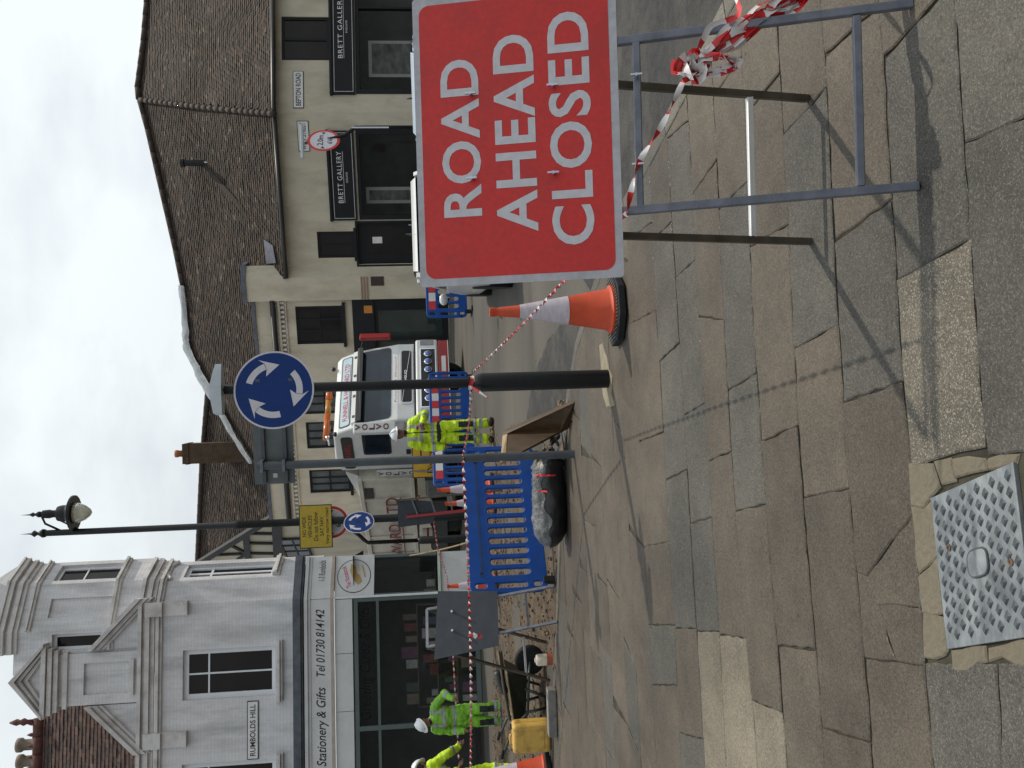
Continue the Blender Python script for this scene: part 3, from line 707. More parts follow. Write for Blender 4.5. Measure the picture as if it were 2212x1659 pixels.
# yellow plate
a, b = l_(650, 1183), l_(718, 1087)
def plate(parent, x0, x1, z0, z1, y, m, name='sign_plate', th=0.006, rim=None, rimw=0.02):
    o = MB().box(x0, x1, y, y + th, z0, z1).build(name, rim or m, parent, bevel=0.004)
    if rim: MB().box(x0 + rimw, x1 - rimw, y - 0.002, y, z0 + rimw, z1 - rimw).build('face', m, o)
    return o
yp = plate(lamp, a.x, b.x, b.z, a.z, -0.125, M_YEL, rim=M_INK, rimw=0.018)
cx_, w_ = (a.x + b.x) / 2, (b.x - a.x); h_ = a.z - b.z
for i, (s, ww, hh) in enumerate((('NO WIDE', .46, .115), ('VEHICLES', .52, .115), ('Do not follow', .66, .135), ('SAT NAV', .44, .115), ('Very narrow road', .84, .135))):
    text('lettering', s, w_ * ww, h_ * hh, Matrix.Translation((cx_, -0.1285, a.z - h_ * (0.145 + 0.178 * i))) @ Matrix.Rotation(math.pi / 2, 4, 'X'), M_INK, yp, off=0.012)
for xx in (a.x + .2, b.x - .2): pass
MB().box(-0.09, 0.09, -0.117, 0.09, (a.z + b.z) / 2 + .1, (a.z + b.z) / 2 + .14).build('sign_clamp', M_DGREY, lamp)
def width_disc(parent, c, r, yaw, wtext='2.0m', htext='6\'6"'):
    x = V((math.cos(yaw), math.sin(yaw), 0)); z = V((0, 0, 1)); nrm = V((math.sin(yaw), -math.cos(yaw), 0)); c = V(c)
    pt = lambda a, b, o: c + x * a + z * b + nrm * o
    MB().prism([pt(p, q, 0) for p, q in disc_pts(r)], nrm * 0.004).build('red_ring', M_RED, parent)
    MB().prism([pt(p, q, 0.0045) for p, q in disc_pts(r * 0.83)], nrm * 0.0008).build('white_face', M_WHITE, parent)
    text('lettering', wtext, r * 0.95, r * 0.36, frame_M(pt(0, r * 0.2, 0.0065), x, z), M_INK, parent, off=0.02)
    text('lettering', htext, r * 0.62, r * 0.32, frame_M(pt(-r * .02, -r * 0.38, 0.0065), x, z), M_INK, parent, off=0.02)
    for sgn in (-1, 1):
        MB().prism([pt(sgn * r * .56, r * .03, 0.0055), pt(sgn * r * .76, r * .16, 0.0055), pt(sgn * r * .76, -r * .10, 0.0055)], nrm * 0.001).build('triangle', M_INK, parent)
rc = l_(716, 1130)
width_disc(lamp, (rc.x, 0.13, rc.z), 0.315, 0.05)
MB().box(-0.08, 0.08, -0.08, 0.13, rc.z - .02, rc.z + .02).build('sign_clamp', M_DGREY, lamp)

# ---- small roundabout sign on a cranked black post
cb = V((atY(930, 1166, LY - .4).x, LY - .4, SLOPE * (LY - .4) + rdz(LY - .4)))
cs = thing('cranked_sign_post', 'small blue roundabout disc turned aside on a cranked black post', 'road sign', cb)
c_ = lambda x, y: atY(x, y, LY - .4) - cb
zt = c_(903, 1166).z
MB().lathe([(0.075, 0.0), (0.075, zt - 0.06), (0.066, zt - 0.03), (0.04, zt)], n=18).build('base_tube', M_BLK, cs, auto=True)
pts = [V((0, 0, zt - .02)), V((0, 0, c_(795, 1166).z)), c_(786, 1166), c_(780, 1160), c_(752, 1137), c_(745, 1130)]
for p in pts[2:]: p.y = 0
MB().tube(pts, 0.038, n=12).build('pole', M_BLK, cs, smooth=True)
d_ = c_(776, 1127)
roundabout_disc(cs, (d_.x, -0.06, d_.z), 0.29, 0.95)
MB().tube([(pts[-1].x, 0, pts[-1].z), (d_.x, -.05, d_.z)], 0.025, n=8).build('disc_bracket', M_BLK, cs)

# ---- width limit sign by the gallery
WY = 16.6
wb = V((atY(895, 275, WY).x, WY, SLOPE * WY + rdz(WY)))
ws = thing('width_limit_sign', 'round red ringed 2.0m width limit sign on a cranked black post', 'road sign', wb)
w_ = lambda x, y: atY(x, y, WY) - wb
MB().lathe([(0.072, 0.0), (0.072, 0.95), (0.066, 1.0), (0.04, 1.04)], n=18).build('base_tube', M_BLK, ws, auto=True)
p1, p2, p3 = w_(768, 275), w_(745, 292), w_(690, 307)
pts = [V((0, 0, 1.0)), V((0, 0, p1.z - .15)), V((0, 0, p1.z)), V((p2.x, 0, p2.z)), V((p3.x, 0, p3.z)), V((p3.x, 0, w_(658, 307).z))]
MB().tube(pts, 0.038, n=12).build('pole', M_BLK, ws, smooth=True)
dc = w_(700, 305.5)
width_disc(ws, (dc.x, -0.06, dc.z), 0.305, 0.62)
lz0 = w_(655, 305).z
MB().box(dc.x - .34, dc.x + .30, -0.13, -0.05, lz0 - .02, lz0 + .035).build('sign_lamp', M_LAMPG, ws, bevel=0.012)
wl = w_(800, 277)
MB().box(wl.x - .012, wl.x + .012, -0.06, -0.04, wl.z - .35, wl.z + .35).build('conduit', M_WHITE, ws)

# ================================================================== BUILDINGS
def conv(x0, y0, src_w, zoom_w):
    k = src_w / zoom_w / 1.8228
    return lambda a, b: (x0 / 1.8228 + k * a, y0 / 1.8228 + k * b)
Z1 = conv(0, 2000, 1300, 2106); Z2 = conv(1100, 2000, 1200, 1944); Z3 = conv(1100, 1300, 1200, 1991)
Z4 = conv(500, 700, 1300, 2157); Z5 = conv(500, 0, 1300, 2157); Z7 = conv(750, 1700, 800, 2212)
class Fac:
    def __init__(s, P, ang):
        s.P = V((P[0], P[1], 0)); s.t = V((math.cos(ang), math.sin(ang), 0)); s.n = V((math.sin(ang), -math.cos(ang), 0)); s.ang = ang
    def sz(s, px, o=0.0):
        p = onp(px[0], px[1], s.P + s.n * o, s.n); return (p - s.P).dot(s.t), p.z
    def pt(s, a, z, o=0.0): p = s.P + s.t * a + s.n * o; return V((p.x, p.y, z))
    def rect(s, x0, x1, y0, y1, o=0.0):          # x0 top, x1 bottom, y0 right, y1 left in the picture
        a, b, c, d = s.sz((x0, y1), o), s.sz((x1, y1), o), s.sz((x0, y0), o), s.sz((x1, y0), o)
        return (a[0] + b[0]) / 2, (c[0] + d[0]) / 2, (b[1] + d[1]) / 2, (a[1] + c[1]) / 2
    def box(s, mb, s0, s1, z0, z1, o0, o1, mi=0):
        return mb.hexa([s.pt(s0, z0, o1), s.pt(s1, z0, o1), s.pt(s1, z0, o0), s.pt(s0, z0, o0)], [s.pt(s0, z1, o1), s.pt(s1, z1, o1), s.pt(s1, z1, o0), s.pt(s0, z1, o0)], mi)
    def poly(s, mb, pts, o0, o1, mi=0): return mb.prism([s.pt(a, z, o0) for a, z in pts], s.n * (o1 - o0), mi)
    def M(s, a, z, o): return frame_M(s.pt(a, z, o), s.t, (0, 0, 1))
    def off(s, o): q = s.P + s.n * o; return Fac((q.x, q.y), s.ang)
    def wall(s, mb, s0, s1, z0, z1, holes=(), depth=0.12, o=0.0):
        ss = sorted({s0, s1} | {v for h in holes for v in h[:2] if s0 < v < s1}); zs = sorted({z0, z1} | {v for h in holes for v in h[2:4] if z0 < v < z1})
        for a, b in zip(ss, ss[1:]):
            for c, d in zip(zs, zs[1:]):
                m, k = (a + b) / 2, (c + d) / 2
                if any(h[0] < m < h[1] and h[2] < k < h[3] for h in holes): continue
                mb.add([s.pt(a, c, o), s.pt(b, c, o), s.pt(b, d, o), s.pt(a, d, o)], [(0, 1, 2, 3)])
        for h in holes:
            a, b, c, d = max(h[0], s0), min(h[1], s1), max(h[2], z0), min(h[3], z1)
            for (p, q) in (((a, c), (a, d)), ((a, d), (b, d)), ((b, d), (b, c)), ((b, c), (a, c))):
                mb.add([s.pt(*p, o), s.pt(*q, o), s.pt(*q, o - depth), s.pt(*p, o - depth)], [(0, 1, 2, 3)])
        return mb
def meet(f, px, ang):     # new facade starting at pixel px on facade f
    a, z = f.sz(px); p = f.pt(a, 0); return Fac((p.x, p.y), ang)

def brick_bump(m, scale=4.3, strength=0.5):
    t = m.node_tree; N = t.nodes; L = t.links; b = N['Principled BSDF']
    co = N.new('ShaderNodeTexCoord'); mp = N.new('ShaderNodeMapping'); mp.inputs['Rotation'].default_value = (-math.pi / 2, 0, 0); L.new(co.outputs['Object'], mp.inputs[0])
    br = N.new('ShaderNodeTexBrick'); br.inputs['Scale'].default_value = scale; br.inputs['Mortar Size'].default_value = 0.028; br.inputs['Mortar Smooth'].default_value = 0.5
    br.inputs['Brick Width'].default_value = 0.97; br.inputs['Row Height'].default_value = 0.32
    br.inputs['Color1'].default_value = (1, 1, 1, 1); br.inputs['Color2'].default_value = (0.93, 0.93, 0.93, 1); br.inputs['Mortar'].default_value = (0.80, 0.80, 0.80, 1)
    L.new(mp.outputs[0], br.inputs[0])
    bp = N.new('ShaderNodeBump'); bp.inputs['Strength'].default_value = strength; bp.inputs['Distance'].default_value = 0.012; L.new(br.outputs['Color'], bp.inputs['Height'])
    if b.inputs['Normal'].links: L.new(b.inputs['Normal'].links[0].from_socket, bp.inputs['Normal'])
    L.new(bp.outputs[0], b.inputs['Normal'])
    src = b.inputs['Base Color'].links[0].from_socket
    x = N.new('ShaderNodeMix'); x.data_type = 'RGBA'; x.blend_type = 'MULTIPLY'; x.inputs[0].default_value = 0.75; L.new(src, x.inputs[6]); L.new(br.outputs['Color'], x.inputs[7]); L.new(x.outputs[2], b.inputs['Base Color'])
    return m
M_WBRICK = brick_bump(mat('white_painted_brick', (0.64, 0.635, 0.655), rough=0.75, var=0.07, scale=1.6, stretch=(2.2, 2.2, .45), dirt=(0.32, 0.32, 0.33), dirt_amt=0.75, dirt_scale=1.3, bump=0.2, bscale=40))
M_STUCCO = mat('white_painted_moulding', (0.58, 0.56, 0.56), rough=0.7, var=0.10, scale=3, dirt=(0.27, 0.24, 0.21), dirt_amt=0.75, dirt_scale=2.5, bump=0.15, bscale=40)
M_FASCIA = mat('fascia_white_board', (0.58, 0.59, 0.60), rough=0.5, var=0.05, scale=2, dirt=(0.42, 0.41, 0.40), dirt_amt=0.4, dirt_scale=3)
M_LEAD = mat('lead_sheet', (0.085, 0.095, 0.112), rough=0.5, metal=0.3, var=0.3, scale=5, bump=0.2, bscale=20)
M_UPVC = mat('white_window_frame', (0.68, 0.70, 0.74), rough=0.4, var=0.04)
M_PANE = mat('window_glass_dark', (0.012, 0.009, 0.008), rough=0.08, var=0.4, scale=1.2, spec=0.25)
M_GLASS = mat('shop_glass', (0.010, 0.013, 0.013), rough=0.04, var=0.2, alpha=0.42, spec=0.35)
M_GREENF = mat('green_grey_shop_frame', (0.075, 0.105, 0.10), rough=0.5, var=0.12, scale=3)
M_DARKIN = mat('dark_interior', (0.095, 0.098, 0.092), rough=0.9, var=0.4, scale=1.5)
M_NAMEP = mat('name_plate_white', (0.66, 0.66, 0.66), rough=0.5, var=0.08, scale=5)

def window(f, r, parent, mf, o=-0.06, fw=0.06, cols=1, rows=(1.0,), pane=None, sill=None, name='window', bar=0.035):
    s0, s1, z0, z1 = r; mb = MB(); th = 0.05
    f.box(mb, s0, s1, z1 - fw, z1, o - th, o); f.box(mb, s0, s1, z0, z0 + fw, o - th, o)
    f.box(mb, s0, s0 + fw, z0 + fw, z1 - fw, o - th, o); f.box(mb, s1 - fw, s1, z0 + fw, z1 - fw, o - th, o)
    iw, ih = (s1 - s0 - 2 * fw), (z1 - z0 - 2 * fw)
    w = mb.build(name, mf, parent, world=True)
    zs = [z0 + fw]; acc = 0
    for q in rows: acc += q; zs.append(z0 + fw + ih * acc / sum(rows))
    for k in range(1, cols):
        x = s0 + fw + iw * k / cols; m2 = MB(); f.box(m2, x - bar / 2, x + bar / 2, z0 + fw, z1 - fw, o - th + .003, o - .004); m2.build('mullion', mf, w, world=True)
    for z in zs[1:-1]:
        m2 = MB(); f.box(m2, s0 + fw, s1 - fw, z - bar / 2, z + bar / 2, o - th + .005, o - .007); m2.build('transom', mf, w, world=True)
    for k in range(cols):
        for j in range(len(zs) - 1):
            m2 = MB(); tl = rnd(-0.006, 0.006)
            a, b = s0 + fw + iw * k / cols, s0 + fw + iw * (k + 1) / cols
            m2.add([f.pt(a, zs[j], o - .034 + tl), f.pt(b, zs[j], o - .034 - tl), f.pt(b, zs[j + 1], o - .034 - tl), f.pt(a, zs[j + 1], o - .034 + tl)], [(0, 1, 2, 3)])
            m2.build('pane', pane or M_PANE, w, world=True)
    if sill:
        m2 = MB(); f.box(m2, s0 - .1, s1 + .1, z0 - .09, z0 - .002, -.05, .09); m2.build('sill', sill, w, world=True)
    return w
def outline_cornice(mb, pts, z0, steps, closed=False):
    """pts: plan outline walked left to right with the outside on the right hand; steps: (outset, height)"""
    z = z0
    for out, h in steps:
        o = []
        for i in range(len(pts)):
            a = pts[max(i - 1, 0)]; p = pts[i]; b = pts[min(i + 1, len(pts) - 1)]
            e1 = (p - a).normalized() if i else (b - p).normalized(); e2 = (b - p).normalized() if i < len(pts) - 1 else e1
            n1 = V((e1.y, -e1.x)); n2 = V((e2.y, -e2.x)); n = (n1 + n2).normalized(); o.append(p + n * out / max(.4, n.dot(n1)))
        q = [V((p.x, p.y, z)) for p in o] + [V((p.x, p.y, z)) for p in reversed([pp + V((0, 0.0)) for pp in pts])]
        for i in range(len(pts) - 1):
            mb.hexa([V((*o[i], z)), V((*o[i + 1], z)), V((*pts[i + 1], z)), V((*pts[i], z))], [V((*o[i], z + h)), V((*o[i + 1], z + h)), V((*pts[i + 1], z + h)), V((*pts[i], z + h))])
        z += h + 0.002
    return z

# ---------------------------------------------------------------- white corner building (left)
LA = Fac(atY(1058, 1540, 19.2).xy, math.radians(8))
UA = LA.off(-0.38)
sV = lambda f, px: f.sz(px)[0]
baseP = LA.pt(0, 0); lb_root = thing('corner_shop_building', 'white painted brick corner building above the Stationery & Gifts shopfront', 'building', (baseP.x, baseP.y, G(0, baseP.y) - .1))
zg = G(0, 19.2) - 0.35
def zA(x, y=1450, f=UA): return f.sz((x, y))[1]
# first floor
LB_ = meet(UA, (500, 1300), math.radians(38)); sB = sV(LB_, (500, 1250)); LC_ = meet(LB_, (500, 1250), math.radians(70)); sC = sV(LC_, (500, 1209))
sL = -4.6; sAr = sV(UA, (500, 1300))
z_shop = zA(642); z_corn = zA(338)
W1 = UA.rect(*[Z1(1165, 0)[0], Z1(1762, 0)[0], Z1(0, 893)[1], Z1(0, 1212)[1]])
W0 = (W1[0] - 2.42, W1[1] - 2.42, W1[2], W1[3])
mb = MB(); UA.wall(mb, sL, sAr, z_shop - .5, z_corn, [W1, W0], depth=0.16)
wc = LC_.rect(Z1(1195, 0)[0], Z1(1750, 0)[0], Z1(0, 345)[1], Z1(0, 440)[1])
LB_.wall(mb, 0, sB, z_shop - .5, z_corn)
wc = (0.18 * sC, 0.82 * sC, wc[2], wc[3])
LC_.wall(mb, 0, sC, z_shop - .5, z_corn, [wc], depth=0.14)
e = LC_.pt(sC, 0); LD = Fac((e.x, e.y), math.radians(112)); LD.wall(mb, 0, 5, z_shop - .5, z_corn)
mb.build('wall', M_WBRICK, lb_root, world=True)
for w in (W1, W0):
    window(UA, w, lb_root, M_UPVC, o=-0.10, fw=0.11, cols=2, rows=(0.76, 0.24))
    m2 = MB(); 
    for k, (oo, hh) in enumerate(((.10, .045), (.16, .05), (.12, .045))): UA.box(m2, w[0] - .12 - .02 * k % 2, w[1] + .12, w[2] - .15 + .05 * k, w[2] - .15 + .05 * k + hh, -.02, oo)
    m2.build('sill', M_STUCCO, lb_root, world=True)
window(LC_, wc, lb_root, M_UPVC, o=-0.09, fw=0.08, cols=2, rows=(0.74, 0.26), bar=.05)
m2 = MB()
for k, oo in enumerate((.06, .14, .1)): LC_.box(m2, wc[0] - .1, wc[1] + .1, wc[2] - .16 + .055 * k, wc[2] - .16 + .055 * k + .05, -.02, oo)
m2.build('sill', M_STUCCO, lb_root, world=True)
plan1 = [UA.pt(sL, 0).xy, UA.pt(sAr, 0).xy, LB_.pt(sB, 0).xy, LC_.pt(sC, 0).xy]
mb = MB(); outline_cornice(mb, plan1, zA(350), [(.05, .05), (.11, .07)]); mb.build('string_course', M_STUCCO, lb_root, world=True)
mb = MB(); outline_cornice(mb, plan1, zA(334), [(.06, .09), (.12, .10), (.09, .05), (.17, .08)]); mb.build('cornice', M_STUCCO, lb_root, world=True)
# lintel ornament over the return window
m2 = MB(); zt_ = wc[3] + .35
m2.tube([LC_.pt(wc[0] - .1, zt_ - .1, .04), LC_.pt(wc[0] + .05, zt_, .04), LC_.pt((wc[0] + wc[1]) / 2, zt_ + .32, .04), LC_.pt(wc[1] - .05, zt_, .04), LC_.pt(wc[1] + .1, zt_ - .1, .04)], 0.05, n=6); m2.build('hood_mould', M_STUCCO, lb_root, world=True)
# corbels under the cornice
for b0, b1 in ((600, 690), (1430, 1530)):
    s0, s1 = sV(UA, (340, Z1(0, b1)[1])), sV(UA, (340, Z1(0, b0)[1])); m2 = MB()
    for (za, zb_, oo) in ((930, 1040, .16), (1040, 1170, .08), (1170, 1200, .13)):
        UA.box(m2, s0, s1, zA(Z1(zb_, 0)[0]), zA(Z1(za, 0)[0]) - .004, -.02, oo)
    m2.build('corbel', M_STUCCO, lb_root, world=True)
# upper tower
tA_r = sV(UA, (200, 1358)); TB_ = meet(UA, (200, 1358), math.radians(33)); tB = sV(TB_, (200, 1258)); TC_ = meet(TB_, (200, 1258), math.radians(66)); tC = sV(TC_, (200, 1212))
e = TC_.pt(tC, 0); TD_ = Fac((e.x, e.y), math.radians(112)); sTl = sV(UA, (200, 1450))
z_t0 = z_corn + 0.25; z_t1 = zA(30, 1390)
fa = lambda a0, a1, b0, b1, f: f.rect(Z1(a0, 0)[0], Z1(a1, 0)[0], Z1(0, b0)[1], Z1(0, b1)[1])
hA = fa(330, 650, 800, 905, UA); hB = fa(318, 745, 570, 692, TB_); hC = fa(360, 775, 390, 475, TC_); hC = (0.15 * tC, 0.85 * tC, hC[2], hC[3])
mb = MB(); UA.wall(mb, sTl, tA_r, z_t0, z_t1, [hA], depth=.16); TB_.wall(mb, 0, tB, z_t0, z_t1, [hB], depth=.06); TC_.wall(mb, 0, tC, z_t0, z_t1, [hC], depth=.16); TD_.wall(mb, 0, 4, z_t0, z_t1)
UA.off(-1.8).wall(mb, sTl - .4, tA_r + 1.0, z_t0, z_t1)
mb.build('tower_wall', M_WBRICK, lb_root, world=True)
m2 = MB(); TB_.box(m2, hB[0], hB[1], hB[2], hB[3], -.10, -.06); m2.build('blind_panel', M_WBRICK, lb_root, world=True)
window(UA, hA, lb_root, M_UPVC, o=-.10, fw=.07, cols=1); window(TC_, hC, lb_root, M_UPVC, o=-.09, fw=.07, cols=1, rows=(.6, .4))
planT = [UA.pt(sV(UA, (200, 1404)), 0).xy, UA.pt(tA_r, 0).xy, TB_.pt(tB, 0).xy, TC_.pt(tC, 0).xy]
mb = MB(); outline_cornice(mb, planT, zA(38, 1390), [(.05, .08), (.11, .09), (.08, .06), (.17, .10), (.21, .05)]); mb.build('tower_cornice', M_STUCCO, lb_root, world=True)
mb = MB(); outline_cornice(mb, planT, TB_.sz((256, 1300))[1], [(.05, .05), (.10, .06)]); mb.build('tower_sill_course', M_STUCCO, lb_root, world=True)
mb = MB(); outline_cornice(mb, planT[1:], TB_.sz(Z1(235, 600))[1], [(.05, .05), (.09, .04)]); mb.build('tower_lintel_course', M_STUCCO, lb_root, world=True)
cz = zA(38, 1390) + .38; mb = MB(); cpt = sum((V((*p, 0)) for p in planT[:4]), V()) / 4 + V((0.4, 1.2, 0))
rim_ = [V((*p, cz)) + (V((p.x, p.y, 0)) - cpt.xy.to_3d()).normalized() * .1 for p in planT]
for i in range(len(rim_) - 1): mb.add([rim_[i], rim_[i + 1], V((cpt.x, cpt.y, cz + .9))], [(0, 1, 2)])
mb.build('turret_roof', M_LEAD, lb_root, world=True)
# pedimented gable in the middle
q = lambda a, b: UA.sz(Z1(a, b))
mb = MB()
gx0, gx1 = q(600, 1252)[0], q(600, 922)[0]
hG = fa(540, 838, 982, 1182, UA)
gf = UA.off(0.06)
gf.wall(mb, gx0, gx1, z_corn + .3, q(300, 1100)[1], [hG], depth=.07)
gf.box(mb, gx0, gx1, z_corn + .3, q(300, 1100)[1], -.9, -.07)
mb.build('gable_wall', M_WBRICK, lb_root, world=True)
m2 = MB(); gf.box(m2, hG[0] - .05, hG[1] + .05, hG[2] - .09, hG[2] - .003, -.03, .09); m2.build('gable_sill', M_STUCCO, lb_root, world=True)
m2 = MB(); zc1 = q(395, 1100)[1]
for (a, oo) in ((440, .05), (385, .10), (352, .15), (318, .20)):
    UA.box(m2, gx0 - oo, gx1 + oo, q(a, 1100)[1], q(a - 30, 1100)[1] - .004, -.8, oo + .06)
m2.build('gable_cornice', M_STUCCO, lb_root, world=True)
apx = q(92, 1100); pl_, pr_ = q(300, 1335), q(300, 858); zb0 = (pl_[1] + pr_[1]) / 2 - .02
m2 = MB(); UA.poly(m2, [(pl_[0] + .15, zb0), (pr_[0] - .15, zb0), (apx[0], apx[1] - .12)], -.7, .08); m2.build('pediment', M_WBRICK, lb_root, world=True)
m2 = MB()
for (w1, w2, oo) in ((0.0, .09, .30), (.10, .17, .22), (.18, .26, .15)):
    for e_ in (pl_, pr_):
        dx = 0.25 if e_ is pl_ else -0.25
        UA.poly(m2, [(e_[0] + dx * w1 * 3, zb0 - w1 * .2), (e_[0] + dx * w2 * 3, zb0 - w1 * .2), (apx[0], apx[1] - w2 * 1.3), (apx[0], apx[1] - w1 * 1.3)], -.5, oo)
m2.build('pediment_raking_cornice', M_STUCCO, lb_root, world=True)
# raking wings each side
for (ea, eb) in ((Z1(885, 575), Z1(575, 905)), (Z1(870, 1560), Z1(560, 1262))):
    a0, b0 = UA.sz(ea), UA.sz(eb); m2 = MB(); zlow = z_corn + .28
    UA.poly(m2, [(a0[0], zlow), (b0[0], zlow), (b0[0], b0[1])], -.3, .02); m2.build('gable_wing', M_WBRICK, lb_root, world=True)
    m2 = MB()
    for (d0, d1, oo) in ((0.0, .12, .24), (.13, .24, .16), (.25, .33, .10)):
        UA.poly(m2, [(a0[0], a0[1] - d0), (b0[0], b0[1] - d0), (b0[0], b0[1] - d1), (a0[0], a0[1] - d1)], -.3, oo)
    m2.build('wing_coping', M_STUCCO, lb_root, world=True)
# street name plate
def nameplate(f, r, s, parent, o=0.02, wk=.88, m=None):
    p = MB(); f.box(p, r[0], r[1], r[2], r[3], -.005, o); pl = p.build('name_plate', M_INK, parent, world=True)
    p = MB(); f.box(p, r[0] + .018, r[1] - .018, r[2] + .018, r[3] - .018, o, o + .004); p.build('plate_face', m or M_NAMEP, pl, world=True)
    text('lettering', s, (r[1] - r[0]) * wk, (r[3] - r[2]) * .48, pinv(pl) @ f.M((r[0] + r[1]) / 2, (r[2] + r[3]) / 2, o + .006), M_INK, pl, off=.015)
nameplate(UA, fa(1577, 1650, 1230, 1603, UA), 'RUMBOLDS HILL', lb_root)
# shopfront ---------------------------------------------------------
sR = sV(LA, (800, 1289)); SB = meet(LA, (800, 1289), math.radians(36)); sBe = sV(SB, (800, 1199)); e = SB.pt(sBe, 0); SC_ = Fac((e.x, e.y), math.radians(114))
zL = lambda x, y=1450: LA.sz((x, y))[1]
planS = [LA.pt(-4.8, 0).xy, LA.pt(sR, 0).xy, SB.pt(sBe, 0).xy]
mb = MB(); outline_cornice(mb, planS, zL(656), [(.10, .04), (.16, .12), (.12, .05)])
LA.box(mb, -4.8, sR, zL(656) + .05, zL(656) + .2, -.5, 0.0); SB.box(mb, 0, sBe, zL(656) + .05, zL(656) + .2, -.6, 0.0); mb.build('lead_roof', M_LEAD, lb_root, world=True)
mb = MB(); outline_cornice(mb, planS, zL(672), [(.05, .06), (.10, .07)]); mb.build('fascia_moulding', M_FASCIA, lb_root, world=True)
mb = MB(); LA.box(mb, -4.8, sR, zL(716), zL(672) - .002, -.15, .03); SB.box(mb, 0, sBe, zL(716), zL(672) - .002, -.15, .03); mb.build('fascia_board', M_FASCIA, lb_root, world=True)
mb = MB(); outline_cornice(mb, planS, zL(723), [(.07, .05), (.04, .025)]); mb.build('fascia_lower_moulding', mat('moulding_tan', (.40, .34, .29), rough=.7, var=.1), lb_root, world=True)
mb = MB()
zq0, zq1 = zL(763), zL(724) 
cuts = [-4.8, sV(LA, Z2(400, 1300)), sV(LA, Z2(400, 930)), sR - .02]
for a, b in zip(cuts, cuts[1:]):
    m2 = MB(); LA.box(m2, a + .006, b - .006, zq0, zq1 - .004, -.12, .012); m2.build('blind_box_panel', M_FASCIA, lb_root, world=True)
zlog = SB.sz(Z2(605, 430))[1]
m2 = MB(); SB.box(m2, .02, sBe, zlog, zq1 - .004, -.12, .02); lp = m2.build('logo_panel', M_FASCIA, lb_root, world=True)
zt0 = zL(693); hT = zL(683) - zL(704)
r_ = LA.rect(678, 706, Z2(0, 648)[1], Z2(0, 1075)[1], .03)
text('lettering', 'Tel 01730 814142', r_[1] - r_[0], hT * .9, pinv(lb_root) @ LA.M((r_[0] + r_[1]) / 2, zt0, .035), M_INK, lb_root, shear=.28, off=.006)
r_ = LA.rect(678, 706, Z2(0, 1145)[1], Z2(0, 1650)[1], .03)
text('lettering', 'Stationery & Gifts', r_[1] - r_[0], hT * 1.25, pinv(lb_root) @ LA.M((r_[0] + r_[1]) / 2, zt0 - .03, .035), M_INK, lb_root, shear=.28, off=.006)
text('lettering', '1-3 Rumbolds', sBe * .50, hT * .7, pinv(lb_root) @ SB.M(sBe * .66, zt0 - .02, .035), M_INK, lb_root, shear=.2)
# logo: oval with quill and book
M_LRED = mat('logo_crimson', (.45, .02, .10), rough=.5, var=.05); M_LTAN = mat('logo_tan', (.42, .29, .10), rough=.5, var=.1)
lc = ((sBe) * .50, (zlog + zq1) / 2 + .01); la_, lb2 = sBe * .40, (zq1 - zlog) * .43
def logo(poly, m, o, nm='logo_shape'):
    m2 = MB(); SB.poly(m2, [(lc[0] + a * la_, lc[1] + b * lb2) for a, b in poly], o, o + .002); m2.build(nm, m, lp, world=True)
el = lambda k, n=40: [(k * math.cos(2 * math.pi * i / n), k * math.sin(2 * math.pi * i / n)) for i in range(n)]
logo(el(1), M_INK, .021, 'logo_oval'); logo([(a, b) for a, b in el(.955)], M_FASCIA, .0235, 'logo_oval_face')
logo([(-.55, -.25), (-.2, .05), (.3, .25), (.75, .2), (.6, -.1), (.1, -.3), (-.35, -.5)], M_LTAN, .026)
logo([(-.1, -.62), (.62, -.45), (.8, .0), (.12, -.18)], mat('logo_paper', (.62, .60, .52), rough=.6, var=.05), .0285)
logo([(-.1, -.62), (.62, -.45), (.62, -.52), (-.1, -.70)], M_LTAN, .031)
text('lettering', 'The Notebook', la_ * 1.35, lb2 * .30, pinv(lp) @ (SB.M(lc[0] - .05 * la_, lc[1] + .45 * lb2, .026) @ Matrix.Rotation(.28, 4, 'Z')), M_LRED, lp, off=.015)
# shop window frames, glass and what stands inside
zs0, zs1 = zL(1040, 1480), zL(766)
mb = MB()
fr = []
xs = [-4.8, sV(LA, Z2(900, 1385)), sV(LA, Z2(900, 1275)), sR]
for x in (xs[0], xs[1] - .05, sR - .10): LA.box(mb, x, x + .10, zs0 - .05, zs1, -.10, 0.004)
LA.box(mb, xs[0], sR, zs1 - .09, zs1 - .002, -.10, .002); LA.box(mb, xs[0], sR, zL(818) - .03, zL(818) + .03, -.09, -.002)
LA.box(mb, xs[1], sR, zs0, zs0 + .10, -.12, .03)
SB.box(mb, 0.0, .07, SB.sz(Z2(1005, 430))[1], zlog - .002, -.10, .002); SB.box(mb, sBe - .07, sBe, SB.sz(Z2(1005, 430))[1], zlog - .002, -.10, .002)
mb.build('shopfront_frame', M_GREENF, lb_root, world=True)
m2 = MB(); LA.box(m2, sR - .01, sR + .035, zs0 - .3, zq1, -.02, .03); m2.build('corner_trim', M_UPVC, lb_root, world=True)
for (a, b) in ((xs[0] + .1, xs[1] - .05), (xs[1] + .05, sR - .1)):
    for (c, d) in ((zL(818) + .03, zs1 - .09), (zs0 + .1, zL(818) - .03)):
        m2 = MB(); m2.add([LA.pt(a, c, -.05), LA.pt(b, c, -.05), LA.pt(b, d, -.05), LA.pt(a, d, -.05)], [(0, 1, 2, 3)]); m2.build('shop_pane', M_GLASS, lb_root, world=True)
zsb = SB.sz(Z2(1010, 430))[1]
m2 = MB(); m2.add([SB.pt(.07, zsb, -.05), SB.pt(sBe - .07, zsb, -.05), SB.pt(sBe - .07, zlog, -.05), SB.pt(.07, zlog, -.05)], [(0, 1, 2, 3)]); m2.build('shop_pane', M_GLASS, lb_root, world=True)
